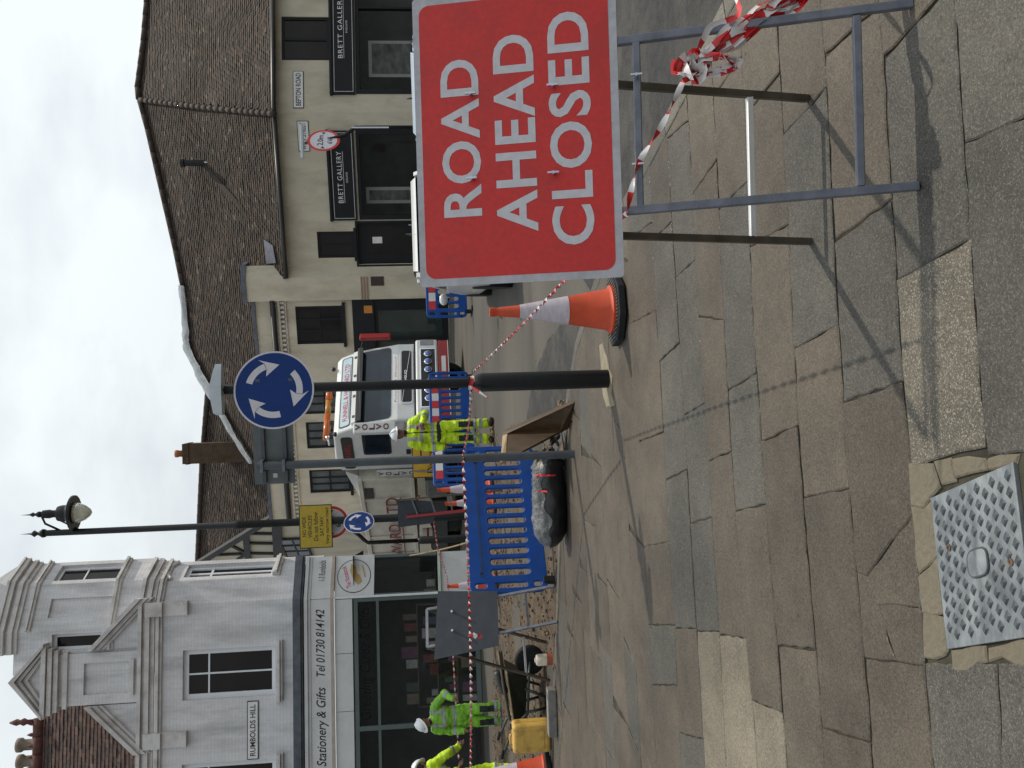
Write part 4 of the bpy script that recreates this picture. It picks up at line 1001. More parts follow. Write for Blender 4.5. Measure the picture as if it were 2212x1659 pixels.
m2 = MB(); LA.box(m2, xs[1] - .05, sR, zg, zs0 - .002, -.15, 0.0); m2.build('stall_riser', M_GREENF, lb_root, world=True)
m2 = MB(); SB.box(m2, 0, sBe, zg, zsb - .07, -.15, 0.0); m2.build('stall_riser', M_FASCIA, lb_root, world=True)
m2 = MB(); SB.box(m2, -.02, sBe + .02, zsb - .065, zsb - .003, -.15, .07); m2.build('window_ledge', mat('ledge_green_white', (.42, .50, .44), rough=.5, var=.15, scale=3), lb_root, world=True)
m2 = MB(); LA.box(m2, xs[0], xs[1] - .05, zg, zg + .25, -.9, -.05); m2.build('door_step', M_STUCCO, lb_root, world=True)
mb = MB()
mb.add([LA.pt(-4.8, zg, -3.0), LA.pt(sR + .5, zg, -3.0), LA.pt(sR + .5, zq1, -3.0), LA.pt(-4.8, zq1, -3.0)], [(0, 1, 2, 3)])
mb.add([LA.pt(-4.8, zq0 - .02, -.1), LA.pt(sR + .9, zq0 - .02, -.1), LA.pt(sR + .9, zq0 - .02, -3.0), LA.pt(-4.8, zq0 - .02, -3.0)], [(0, 1, 2, 3)])
mb.add([LA.pt(-4.8, zg + .05, -.1), LA.pt(sR + .9, zg + .05, -.1), LA.pt(sR + .9, zg + .05, -3.0), LA.pt(-4.8, zg + .05, -3.0)], [(0, 1, 2, 3)])
SC_.wall(mb, 0, 4, zg, zL(660)); mb.build('shop_interior', M_DARKIN, lb_root, world=True)
text('lettering', 'Greeting Cards & Gifts', (sR - xs[1]) * .86, .30, pinv(lb_root) @ LA.M((xs[1] + sR) / 2 - .02, (zL(818) + zs1) / 2, -.045), mat('faded_gold_letters', (.010, .012, .012), rough=.6, spec=.1, var=.2), lb_root, shear=.25)
# goods in the shop window
COLS = [(.50, .50, .48), (.22, .06, .07), (.10, .13, .19), (.26, .22, .17), (.09, .14, .10), (.18, .16, .13), (.20, .09, .16)]
CM = [mat('card_colour_%d' % i, c, rough=.7, var=.2, scale=12) for i, c in enumerate(COLS)]
for f, s0, s1, dep, nrow in ((LA, xs[1] + .2, sR - .3, -.75, 4), (SB, .15, sBe - .15, -.5, 3)):
    pb_ = f.pt((s0 + s1) / 2, zs0, dep)
    dsp = thing('card_display_rack', 'rack of greeting cards and small gifts behind the %s shop window' % ('long' if f is LA else 'narrow canted'), 'display rack', (pb_.x, pb_.y, zg + .05))
    m2 = MB()
    for k in range(nrow): f.box(m2, s0, s1, zs0 + .05 + k * .45, zs0 + .075 + k * .45, dep - .28, dep)
    f.box(m2, s0, s0 + .03, zg + .05, zs0 + .05 + (nrow - 1) * .45, dep - .28, dep - .02); f.box(m2, s1 - .03, s1, zg + .05, zs0 + .05 + (nrow - 1) * .45, dep - .28, dep - .02)
    m2.build('shelf_frame', mat('shelf_wood', (.16, .12, .08), rough=.7), dsp, world=True)
    for k in range(nrow):
        x = s0 + .08
        while x < s1 - .3:
            w = rnd(.10, .26); h = rnd(.12, .36)
            if random.random() < .8:
                m2 = MB(); f.box(m2, x, x + w, zs0 + .076 + k * .45, zs0 + .076 + k * .45 + h, dep - rnd(.15, .2), dep - .05); m2.build('card', random.choice(CM), dsp, world=True)
            x += w + rnd(.03, .12)
# tiled roof to the left of the gable, ridge crest and chimney pots: see tiles below

# ---------------------------------------------------------------- tiles
TILE = {'brown': [mat('tile_brown_%d' % i, c, rough=.85, var=.3, scale=9, bump=.3, bscale=50, dirt=(.026, .020, .013), dirt_amt=.6, dirt_scale=.7) for i, c in enumerate([(.034, .022, .0155), (.048, .030, .020), (.020, .015, .012), (.064, .040, .027), (.11, .088, .068)])],
        'red': [mat('tile_red_%d' % i, c, rough=.85, var=.3, scale=9, bump=.3, bscale=50) for i, c in enumerate([(.060, .034, .028), (.080, .042, .033), (.045, .031, .028), (.095, .055, .042), (.13, .10, .08)])]}
def inside(p, poly):
    c = False
    for i in range(len(poly)):
        a, b = poly[i], poly[i - 1]
        if (a[1] > p[1]) != (b[1] > p[1]) and p[0] < (b[0] - a[0]) * (p[1] - a[1]) / (b[1] - a[1]) + a[0]: c = not c
    return c
class Roof:
    def __init__(s, P, ang, pitch):
        s.P = V(P); s.t = V((math.cos(ang), math.sin(ang), 0)); back = V((-math.sin(ang), math.cos(ang), 0))
        s.u = back * math.cos(pitch) + V((0, 0, math.sin(pitch))); s.n = s.t.cross(s.u)
    def ab(s, px): p = onp(px[0], px[1], s.P, s.n) - s.P; return p.dot(s.t), p.dot(s.u)
    def pt(s, a, b, o=0.0): return s.P + s.t * a + s.u * b + s.n * o
def tiles(rf, poly, root, kind, w=.17, g=.105, wts=(5, 4, 4, 2, .35), sag=0.0):
    mb = MB(); k = len(poly)
    pp = [rf.pt(a, b, -.03) for a, b in poly]
    d = MB(); d.add(pp, [tuple(range(k))]); d.build('roof_deck', TILE[kind][0], root, world=True)
    a0, a1 = min(p[0] for p in poly), max(p[0] for p in poly); b0, b1 = min(p[1] for p in poly), max(p[1] for p in poly)
    r = 0; b = b0
    while b < b1:
        a = a0 - (w / 2 if r % 2 else 0) + rnd(-.01, .01)
        while a < a1:
            if inside((a + w / 2, b + g / 2), poly):
                l, h = rnd(-.006, .006), .016 + rnd(-.003, .012)
                sg_ = sag * mnoise.noise(V((a * .5, b * .5, 0)))
                x0, x1 = a + .003, a + w - .003
                vs = [rf.pt(x0, b + l, h + sg_), rf.pt(x1, b + l, h + sg_ + rnd(-.004, .004)), rf.pt(x1, b + g + .03, .0 + sg_), rf.pt(x0, b + g + .03, .0 + sg_),
                      rf.pt(x0, b + l, -.012 + sg_), rf.pt(x1, b + l, -.012 + sg_)]
                mb.add(vs, [(0, 1, 2, 3), (4, 5, 1, 0), (4, 0, 3), (5, 2, 1)], random.choices(range(5), wts)[0])
            a += w
        b += g; r += 1
    return tag(mb.build('roof_tiles', TILE[kind], root, world=True), kind='stuff')
def ridge(pts, root, m, r=.11, name='ridge_tile', step=.42):
    pts = [V(p) for p in pts]; acc = []
    for a, b in zip(pts, pts[1:]):
        L_ = (b - a).length; n = max(1, round(L_ / step))
        for k in range(n):
            p, q = a + (b - a) * (k / n), a + (b - a) * ((k + 1.06) / n)
            mb = MB(); mb.tube([p, q], [r * 1.05, r * .95], n=10); mb.build(name, m, root, world=True, smooth=True)
# roof of the corner building, left
M_RIDGE = mat('ridge_clay', (.045, .033, .026), rough=.85, var=.35, scale=6, bump=.3, bscale=40)
pE = UA.pt(q(700, 1640)[0] - 2, zA(285, 1650), -.15)
rfL = Roof(pE, math.radians(8), math.radians(58))
pol = [rfL.ab(Z1(*p)) for p in ((900, 1540), (560, 1215), (330, 1240), (262, 1330), (262, 1800), (900, 1800))]
tiles(rfL, pol, lb_root, 'red', w=.19, g=.13)
ra, rb_ = rfL.ab(Z1(258, 1340)), rfL.ab(Z1(258, 1800))
ridge([rfL.pt(*ra, .03), rfL.pt(rb_[0], ra[1], .03)], lb_root, mat('ridge_terracotta', (.09, .035, .028), rough=.8, var=.3, scale=8), r=.13)
m2 = MB()
for k in range(9):
    p = rfL.pt(ra[0] - .25 * k - .1, ra[1], .1); m2.tube([p, p + V((0, 0, .12)), p + V((0, 0, .2))], [.05, .045, .01], n=6)
tag(m2.build('ridge_crest', MATS['ridge_terracotta'], lb_root, world=True), kind='stuff')
p = rfL.pt(ra[0] - .05, ra[1], .1); MB().lathe([(.06, 0), (.05, .2), (.09, .28), (.05, .36), (.08, .44), (.02, .6)], n=10, c=p).build('roof_finial', MATS['ridge_terracotta'], lb_root, world=True, smooth=True)
cp = rfL.pt(rfL.ab(Z1(160, 1560))[0], ra[1], -.6)
m2 = MB(); m2.box(cp.x - 1.3, cp.x + .45, cp.y, cp.y + .7, cp.z - .5, UA.sz(Z1(168, 1560))[1] + .35); m2.build('chimney_stack', mat('chimney_mossy', (.16, .13, .03), rough=.9, var=.4, scale=5), lb_root, world=True)
zc2 = UA.sz(Z1(168, 1560))[1] + .35
for b_ in (1515, 1620):
    x_ = onp(*Z1(100, b_), (0, cp.y + .35, 0), (0, 1, 0)).x
    MB().lathe([(.16, 0), (.16, .1), (.13, .14), (.13, .5), (.16, .54), (.16, .6), (.13, .64), (.13, .95), (.17, 1.0), (.17, 1.1)], n=14, c=(x_, cp.y + .35, zc2 - .05)).build('chimney_pot', mat('pot_clay', (.19, .15, .12), rough=.85, var=.25, scale=6), lb_root, world=True, smooth=True)

# ---------------------------------------------------------------- long old building (right)
M_CREAM = mat('cream_render', (0.53, 0.48, 0.385), rough=.85, var=.08, scale=1.3, stretch=(1.5, 1.5, .6), dirt=(.30, .26, .19), dirt_amt=.65, dirt_scale=1.2, bump=.35, bscale=24, bdist=.02)
M_NAVY = mat('dark_shopfront_paint', (.009, .010, .013), rough=.5, var=.2, scale=3, spec=.25)
M_LEADG = mat('lead_grey_flashing', (.09, .10, .13), rough=.6, var=.25, scale=5)
M_GREYR = mat('grey_render', (.22, .225, .24), rough=.85, var=.1, scale=2)
R1 = Fac(atY(900, 600, 27.5).xy, math.radians(-15))
sv = lambda f, y, x=760: f.sz((x, y))[0]
sc = sv(R1, 243); cpt_ = R1.pt(sc, 0); R2 = Fac((cpt_.x, cpt_.y), math.radians(8))
zgR = G(0, 28) - .5
zE = (R1.sz((592, 247))[1] + R1.sz((620, 595))[1]) / 2
rb = thing('gallery_building', 'long old cream rendered building with sagging brown tiled roof and dark shopfronts', 'building', (cpt_.x, cpt_.y, G(0, cpt_.y) - .1))
sLend = sv(R1, 1118); s596, s571, s645 = sv(R1, 596), sv(R1, 571), sv(R1, 645)
hw = R1.rect(686, 765, 500, 557); hd = R1.rect(773, 892, 481, 571); hs = R1.rect(772, 900, 279, 474); h3 = R1.rect(640, 741, 661, 743); h3s = R1.rect(811, 930, 660, 800)
hd = (hd[0], hd[1], zgR, hd[3]); hs = (hs[0], hs[1], G(0, 26.5) + .15, hs[3]); h3s = (h3s[0], h3s[1], G(0, 27.7) + .05, h3s[3])
hwin = [R1.rect(661, 745, 839, 879), R1.rect(662, 748, 911, 968), R1.rect(669, 757, 1014, 1064)]
hwin[0] = (hwin[1][0] + (hwin[1][1] - hwin[1][0]) * 1.30, hwin[1][0] + (hwin[1][1] - hwin[1][0]) * 2.3, hwin[1][2], hwin[1][3])
zP = R1.sz((556, 720))[1]
mb = MB(); R1.wall(mb, s596, sc, zgR, zE, [hw, hd, hs], depth=.16); R1.wall(mb, sLend, s596, zgR, zP, [h3, h3s] + hwin, depth=.16)
R2.wall(mb, 0, 6.5, zgR, zE + .03, [R2.rect(608, 711, 36, 130), (sv(R2, 203), 6.2, G(0, 26) + .2, R2.sz((768, 120))[1])], depth=.16)
mb.build('wall', M_CREAM, rb, world=True)
for h, cols, rows in ((hw, 2, (1,)), (h3, 3, (.5, .5))): window(R1, h, rb, M_NAVY, o=-.05, fw=.07, cols=cols, rows=rows, sill=M_NAVY, bar=.05)
for h in hwin: window(R1, h, rb, M_NAVY, o=-.05, fw=.07, cols=3, rows=(.5, .5), sill=M_NAVY, bar=.05, pane=mat('old_glass_pale', (.07, .08, .085), rough=.12, var=.3, scale=2, spec=.3))
h2 = R2.rect(608, 711, 36, 130); window(R2, h2, rb, M_NAVY, o=-.04, fw=.08, cols=2, rows=(1,), bar=.09)
# door of the gallery
m2 = MB(); R1.box(m2, hd[0], hd[1], zgR, hd[3], -.16, -.11); dr = m2.build('door', M_NAVY, rb, world=True)
m2 = MB(); R1.box(m2, hd[0] + .3, hd[1] - .12, zgR + 1.3, hd[3] - .3, -.11, -.105); m2.build('door_glass', M_PANE, dr, world=True)
m2 = MB(); R1.box(m2, hd[0] + .65, hd[0] + .85, hd[3] - .75, hd[3] - .45, -.105, -.10); m2.build('notice', M_NAMEP, dr, world=True)
m2 = MB(); R1.box(m2, hd[1] - .10, hd[1] - .06, zgR + 1.5, zgR + 1.7, -.11, -.06); m2.build('handle', M_ZINC, dr, world=True)
m2 = MB(); R1.box(m2, hd[0] - .06, hd[0], zgR, hd[3] + .06, -.02, .03); R1.box(m2, hd[0], hd[1], hd[3], hd[3] + .06, -.02, .03); R1.box(m2, hd[1], hd[1] + .06, zgR, hd[3] + .06, -.02, .03); m2.build('door_frame', M_NAVY, dr, world=True)
def fascia(f, r, parent, tx, tw):
    m2 = MB(); f.box(m2, r[0], r[1], r[2], r[3], -.02, .09); fb = m2.build('shop_fascia', M_NAVY, parent, world=True)
    m2 = MB(); d = .06; t_ = .012
    for a in ((r[0] + d, r[1] - d, r[3] - d - t_, r[3] - d), (r[0] + d, r[1] - d, r[2] + d, r[2] + d + t_), (r[0] + d, r[0] + d + t_, r[2] + d + t_, r[3] - d - t_), (r[1] - d - t_, r[1] - d, r[2] + d + t_, r[3] - d - t_)): f.box(m2, *a, .09, .093)
    m2.build('fascia_line', M_NAMEP, fb, world=True)
    h = r[3] - r[2]
    text('lettering', 'BRETT GALLERY', tw, h * .20, pinv(fb) @ f.M(tx, r[2] + h * .62, .095), M_NAMEP, fb, spacing=1.15)
    m2 = MB(); f.box(m2, tx - tw / 2, tx + tw / 2, r[2] + h * .46, r[2] + h * .475, .0905, .093); m2.build('underline', M_NAMEP, fb, world=True)
    text('lettering', 'ENGLAND', tw * .2, h * .08, pinv(fb) @ f.M(tx, r[2] + h * .34, .095), M_NAMEP, fb, spacing=1.1)
    m2 = MB(); f.box(m2, r[0] - .03, r[1] + .03, r[3] + .002, r[3] + .07, -.02, .14); m2.build('fascia_cap', M_NAVY, fb, world=True)
    return fb
rf1 = R1.rect(714, 768, 282, 476)
fascia(R1, rf1, rb, (R1.sz(Z5(1400, 990))[0] + R1.sz(Z5(1400, 1325))[0]) / 2, R1.sz(Z5(1400, 990))[0] - R1.sz(Z5(1400, 1325))[0])
r2a = R2.rect(717, 767, 60, 205); rf2 = (r2a[0], 6.3, r2a[2], r2a[3])
sA_, sB_ = R2.sz(Z5(1390, 390))[0], R2.sz(Z5(1390, -20))[0]
fascia(R2, rf2, rb, (sA_ + sB_) / 2, sB_ - sA_)
def shop(f, h, parent, cols, base=.45, glass=None):
    m2 = MB(); s0, s1, z0, z1 = h; fw = .14
    f.box(m2, s0, s0 + fw, z0, z1, -.14, .02); f.box(m2, s1 - fw, s1, z0, z1, -.14, .02); f.box(m2, s0 + fw, s1 - fw, z1 - .1, z1, -.14, .015); f.box(m2, s0 + fw, s1 - fw, z0, z0 + base, -.14, .015)
    for k in range(1, cols): x = s0 + (s1 - s0) * k / cols; f.box(m2, x - .03, x + .03, z0 + base, z1 - .1, -.13, .0)
    sh = m2.build('shopfront', M_NAVY, parent, world=True)
    for k in range(cols):
        a, b = s0 + fw + (s1 - s0 - 2 * fw) * k / cols, s0 + fw + (s1 - s0 - 2 * fw) * (k + 1) / cols
        m3 = MB(); m3.add([f.pt(a, z0 + base, -.07), f.pt(b, z0 + base, -.07), f.pt(b, z1 - .1, -.07), f.pt(a, z1 - .1, -.07)], [(0, 1, 2, 3)]); m3.build('pane', glass or M_GLASS, sh, world=True)
    m3 = MB(); f.box(m3, s0, s1, z0, z1, -1.8, -1.7); m3.build('back_wall', M_DARKIN, sh, world=True)
    m3 = MB(); f.box(m3, s0, s1, z1 - .02, z1, -1.7, -.15); f.box(m3, s0, s1, z0, z0 + .02, -1.7, -.15); m3.build('interior_lining', M_DARKIN, sh, world=True)
    return sh
shop(R1, hs, rb, 1); r2s = (sv(R2, 203), 6.2, G(0, 26) + .2, R2.sz((768, 120))[1] - .01); shop(R2, r2s, rb, 2, base=.3)
M_TEAL = mat('shop_glass_teal', (.03, .055, .055), rough=.05, var=.3, alpha=.6)
shop(R1, h3s, rb, 2, base=.2, glass=M_TEAL)
m2 = MB(); R1.box(m2, s645 - 6.2, s645, h3s[3], R1.sz((764, 720))[1], -.02, .10); m2.build('shop_fascia', M_NAVY, rb, world=True)
m2 = MB(); R1.box(m2, h3s[1], s645, zgR, h3s[3], -.02, .05); m2.build('shop_pilaster', M_NAVY, rb, world=True)
p = R1.sz(Z4(1575, 860), .1); m2 = MB(); R1.box(m2, p[0] - .12, p[0] + .12, p[1] - .13, p[1] + .13, .10, .106); m2.build('orange_notice', mat('notice_orange', (.5, .2, .03), rough=.6, var=.15, scale=20), rb, world=True)
# pictures in the gallery windows
M_ART = mat('grey_landscape_canvas', (.20, .20, .19), rough=.7, var=.75, scale=2.2, detail=6, stretch=(1, 1, 2))
for f, px, wv, lab in ((R2, (Z5(1580, 500), Z5(1880, 265)), 1, 'large picture in a white frame hanging in the right hand gallery window'), (R1, (Z5(1565, 1330), Z5(1850, 1220)), 0, 'pale poster standing in the left hand gallery window')):
    a = f.sz(px[0], -.45); b = f.sz(px[1], -.45); r = (a[0], b[0], b[1] - .25, a[1])
    o0 = f.pt((r[0] + r[1]) / 2, r[2], -.45); pc = thing('gallery_picture', lab, 'picture', o0)
    m2 = MB(); f.box(m2, r[0], r[1], r[2], r[3], -.5, -.47); m2.build('mount', M_NAMEP, pc, world=True)
    m2 = MB(); d = .10; f.box(m2, r[0] + d, r[1] - d, r[2] + d, r[3] - d, -.468, -.462); m2.build('canvas', M_ART, pc, world=True)
    m2 = MB(); f.box(m2, (r[0] + r[1]) / 2 - .3, (r[0] + r[1]) / 2 + .3, f is R2 and r2s[2] or hs[2], r[2], -.52, -.44); m2.build('plinth', M_DARKIN, pc, world=True)
# name plates
nameplate(R2, R2.rect(633, 656, 154, 234), 'BEPTON ROAD', rb); nameplate(R1, R1.rect(643, 668, 261, 327), 'WEST STREET', rb)
# gutters
M_GUT = mat('black_gutter', (.02, .02, .022), rough=.4, var=.2)
gl_ = MB().tube([R1.pt(s596, zE - .03, .30), R1.pt(sc, zE - .03, .30)], .07, n=8).build('gutter', M_GUT, rb, world=True, smooth=True)
MB().tube([R1.pt(sc, zE - .03, .30), R2.pt(.0, zE - .03, .32), R2.pt(6.5, zE, .32)], .07, n=8).build('gutter', M_GUT, rb, world=True, smooth=True)
m2 = MB(); R1.box(m2, s596, sc + .2, zE - .02, zE + .02, -.1, .3); R2.box(m2, -.1, 6.5, zE - .02, zE + .02, -.1, .3); m2.build('soffit', M_NAVY, rb, world=True)
zG = R1.sz((594, 700))[1]
MB().tube([R1.pt(s645 + .02, zG, .16), R1.pt(sLend, zG, .16)], .09, n=8).build('gutter', M_GUT, rb, world=True, smooth=True)
zD = R1.sz((612, 700))[1]; m2 = MB(); x = sLend
while x < s645 - .1: R1.box(m2, x, x + .07, zD - .07, zD + .05, -.02, .09); x += .15
tag(m2.build('dentils', M_STUCCO, rb, world=True), kind='stuff')
m2 = MB(); R1.box(m2, sLend, s645, zD + .052, zD + .12, -.02, .12); R1.box(m2, sLend, s645, zD - .13, zD - .075, -.02, .05); m2.build('string_course', M_CREAM, rb, world=True)
# parapet coping and the projecting breast
m2 = MB(); R1.box(m2, sLend, s645, zP, zP + .10, -.22, .06); m2.build('coping', M_LEADG, rb, world=True)
zB = R1.sz((533, 600))[1]
m2 = MB(); m2.prism([R1.pt(s645, zgR, -.05), R1.pt(s645, zgR, .22), R1.pt(s596, zgR, .22), R1.pt(s571, zgR, -.02), R1.pt(s571, zgR, -.05)], (0, 0, zB - zgR)); m2.build('chimney_breast', M_CREAM, rb, world=True)
m2 = MB(); m2.prism([R1.pt(s645 - .04, zB, -.6), R1.pt(s645 - .04, zB, .26), R1.pt(s596, zB, .26), R1.pt(s571 + .06, zB, -.0), R1.pt(s571 + .06, zB, -.6)], (0, 0, .14)); m2.build('breast_coping', M_LEADG, rb, world=True)
for k in range(3):
    zz = R1.sz((781 + 6 * k, 620), .22)[1]; m2 = MB(); R1.box(m2, s645, s596, zz - .02, zz + .02, .20, .25); m2.build('drip_course', mat('drip_terracotta', (.30, .19, .15), rough=.8, var=.2), rb, world=True)
r = R1.rect(801, 829, 597, 617, .22); m2 = MB(); R1.box(m2, r[0], r[1], r[2], r[3], .20, .235); m2.build('vent', mat('vent_brown', (.045, .025, .022), rough=.7, var=.2), rb, world=True)
# roofs
eP = R1.pt(0, zE, .28)
rA = Roof(eP, R1.ang, math.radians(47))
bw = .45 / math.cos(math.radians(47))
top = [rA.ab(p) for p in ((305, 217), (322, 280), (345, 380), (366, 470), (382, 540), (397, 615), (404, 700), (408, 748), (440, 812), (472, 872), (506, 932), (548, 998))]
right = rA.ab((588, 243))
polyA = [(right[0], -.02), top[0]] + top[1:] + [(top[-1][0] - .1, bw), (s596 - rA.t.dot(R1.pt(0, 0, .28) - R1.pt(0, 0, .28)), bw), (s596, -.02)]
tiles(rA, polyA, rb, 'brown', sag=.05)
# second slope round the corner
eP2 = R2.pt(0, zE + .02, .28); rB = Roof(eP2, R2.ang, math.radians(47))
tb = [rB.ab(p) for p in ((590, 240), (305, 215), (300, 190), (313, 90), (322, -20), (330, -160), (590, -160))]
tb[0] = (tb[0][0], -.02); tb[-1] = (tb[-1][0], -.02)
tiles(rB, tb, rb, 'brown', sag=.05)
hip = [rA.pt(*rA.ab(p), .05) for p in ((596, 246), (520, 240), (440, 232), (370, 224), (306, 216))]
ridge(hip, rb, M_RIDGE, r=.085, step=.30)
ridge([rA.pt(*p, .04) for p in top[:6]], rb, M_RIDGE, r=.10)
ridge([rB.pt(*rB.ab(p), .04) for p in ((303, 214), (300, 190), (313, 90), (322, -20), (330, -160))], rb, M_RIDGE, r=.11)
# plastic sheeting weighed down along the hip
M_SHEET = mat('grey_plastic_sheeting', (.30, .32, .34), rough=.35, var=.3, scale=3, dirt=(.22, .23, .24), dirt_amt=.7, dirt_scale=4, bump=.6, bscale=9, bdist=.03)
sh_pts = [rA.pt(*p, .10 + rnd(-.02, .04)) for p in top[5:]]
mb = MB(); wds = [.17, .20, .26, .34, .22, .19, .16]
fine = []
for (a, b), w0 in zip(zip(sh_pts, sh_pts[1:]), wds):
    for k in range(7): fine.append((a + (b - a) * k / 7, w0))
fine.append((sh_pts[-1], .1))
vs = []
for i, (p, w0) in enumerate(fine):
    for k in range(7):
        o = (k - 3) / 3 * w0; vs.append(p + rA.u * (o + .02 * math.sin(i * 1.3)) + rA.n * (.05 * (1 - (k - 3) ** 2 / 9) + rnd(-.018, .018)))
mb.add(vs, [(i * 7 + k, i * 7 + k + 1, (i + 1) * 7 + k + 1, (i + 1) * 7 + k) for i in range(len(fine) - 1) for k in range(6)])
so = mb.build('plastic_sheeting', M_SHEET, None, smooth=True); tag(so, 'crumpled grey plastic sheeting laid down the hip of the tiled roof', 'sheeting')
m2 = MB(); pf = rA.ab((440, 352)); p0 = rA.pt(*pf, 0); 
fl = thing('roof_flue', 'short dark flue pipe with a curled wire standing on the brown tiled roof', 'flue', p0)
zt_ = onp(436, 338, p0, R1.n).z; MB().lathe([(.10, -.25), (.10, zt_ - p0.z + .55), (.14, zt_ - p0.z + .57), (.14, zt_ - p0.z + .68)], n=12).build('pipe', M_BLK, fl)
MB().tube([(0, -.11, -.05), (-.03, -.15, -.25), (-.12, -.2, -.4), (-.22, -.3, -.45)], .02, n=6).build('wire', M_ZINC, fl)
# lower lead slope at the left of the gallery roof (old flashing)
p = [rA.ab(Z4(*c)) for c in ((905, 400), (925, 560), (985, 555), (965, 440))]
m2 = MB(); m2.prism([rA.pt(a, b, .05) for a, b in p], rA.n * .03); m2.build('flashing', M_LEADG, rb, world=True)
va = [rA.pt(*rA.ab(p), .03) for p in (Z5(300, 850), Z5(500, 1080), Z5(700, 1300), Z5(900, 1600))]
for a_, b_ in zip(va, va[1:]): MB().bar(a_ - rA.n * .022, b_ - rA.n * .022, .17, .02, up=rA.n).build('valley_strip', TILE['brown'][2], rb, world=True)
# roof behind, with the timbered gable
eP3 = R1.pt(0, zP - .2, -.75); rC = Roof(eP3, R1.ang, math.radians(50))
pc = [rC.ab(p) for p in ((640, 560), (470, 560), (452, 830), (446, 900), (438, 1000), (428, 1215), (604, 1105))]
pc[0] = (pc[0][0], -.4); pc[1] = (pc[1][0], pc[2][1])
tiles(rC, pc, rb, 'brown', sag=.06)
ridge([rC.pt(*p, .03) for p in pc[2:6]], rb, M_RIDGE, r=.10)
gE, gA = rC.pt(*pc[6]), rC.pt(*pc[5])
d_ = (gE - gA); GF = Fac((gA.x, gA.y), math.atan2(d_.y, d_.x))
tg = thing('timbered_gable_building', 'black and white timber framed gable between the lorry and white corner building', 'building', (gE.x, gE.y, G(0, gE.y) - .1))
sE = GF.sz((604, 1105))[0]
m2 = MB(); m2.prism([GF.pt(-3.2, zgR, -.05), GF.pt(sE, zgR, -.05), GF.pt(sE, gE.z - .1, -.05), GF.pt(0, gA.z - .12, -.05), GF.pt(-3.2, gE.z, -.05)], GF.n * -.2); m2.build('wall', M_CREAM, tg, world=True)
M_TIMB = mat('black_timber', (.035, .035, .038), rough=.75, var=.3, scale=6)
def timb(a, b, w, o=.0):
    pa, pb_ = GF.sz(Z7(*a)), GF.sz(Z7(*b)); m2 = MB(); m2.bar(GF.pt(*pa, o), GF.pt(*pb_, o), .07, w, up=GF.n.cross((GF.pt(*pb_) - GF.pt(*pa)).normalized())); m2.build('timber', M_TIMB, tg, world=True)
timb((935, 960), (960, 1480), .34, .02); timb((600, 1120), (635, 1480), .22, .01)
for y_ in (1110, 1215, 1325): timb((640, y_), (915, y_ + 3), .12)
timb((240, 1345), (560, 1330), .12); timb((440, 1240), (610, 1330), .12, -.01); timb((620, 1320), (510, 1400), .12, -.01); timb((1000, 900), (1000, 1000), .2)
m2 = MB(); m2.bar(GF.pt(0, gA.z + .0, .05), GF.pt(sE, gE.z + .0, .05), .12, .28, up=(0, 0, 1)); m2.build('verge_board', M_TIMB, tg, world=True)
hg = GF.rect(Z7(1010, 0)[0], Z7(1180, 0)[0] + 25, Z7(0, 1160)[1], Z7(0, 1420)[1]); window(GF, hg, tg, M_TIMB, o=.05, fw=.07, cols=4, rows=(.5, .5), pane=MATS['old_glass_pale'], bar=.05)
for k in range(2):
    rr = GF.rect(Z7(1000, 0)[0], Z7(1190, 0)[0], Z7(0, 905 + 0)[1], Z7(0, 1140)[1])
# chimney on the far ridge
ca = rC.ab((505, 979)); cpos = rC.pt(*ca); Yc = cpos.y
xa, xb = atY(430, 1000, Yc).x, atY(430, 957, Yc).x; ztp = atY(399, 979, Yc).z
ch = thing('brick_chimney', 'narrow brick chimney with one clay pot on the far tiled ridge', 'chimney', ((xa + xb) / 2, Yc, cpos.z - .6))
M_CBR = brick_bump(mat('sooty_brick', (.062, .040, .024), rough=.9, var=.35, scale=5))
hh = ztp - (cpos.z - .6); w2 = (xb - xa) / 2
MB().box(-w2, w2, -.3, .3, 0, hh - .22).build('stack', M_CBR, ch)
MB().box(-w2 - .02, w2 + .02, -.33, .33, hh - .218, hh - .1).box(-w2 - .0, w2 + .0, -.32, .32, hh - .098, hh).build('cap', M_CBR, ch)
MB().lathe([(.12, hh - .02), (.11, hh + .2), (.13, hh + .22), (.13, hh + .32)], n=12).build('pot', mat('pot_orange', (.33, .12, .05), rough=.8, var=.2), ch, smooth=True)

# ================================================================== BARRIERS
M_BARR = mat('barrier_blue_plastic', (.002, .058, .30), spec=.3, rough=.45, var=.12, scale=6, dirt=(.03, .08, .18), dirt_amt=.5, dirt_scale=5)
M_BRED = mat('barrier_red_board', (.50, .025, .03), rough=.45, var=.06); M_BWHT = mat('barrier_white_board', (.62, .62, .66), rough=.45, var=.06)
def curve_panel(outer, holes, thick, bev, name):
    c = bpy.data.curves.new(name, 'CURVE'); c.dimensions = '2D'; c.fill_mode = 'BOTH'; c.extrude = thick / 2; c.bevel_depth = bev; c.bevel_resolution = 1
    for pts in [outer] + holes:
        s = c.splines.new('POLY'); s.points.add(len(pts) - 1); s.use_cyclic_u = True
        for i, p in enumerate(pts): s.points[i].co = (p[0], p[1], 0, 1)
    ob = bpy.data.objects.new(name, c); COL.objects.link(ob); me = bpy.data.meshes.new_from_object(ob.evaluated_get(_dg()))
    bpy.data.objects.remove(ob); bpy.data.curves.remove(c)
    me.transform(Matrix.Rotation(math.pi / 2, 4, 'X')); return me
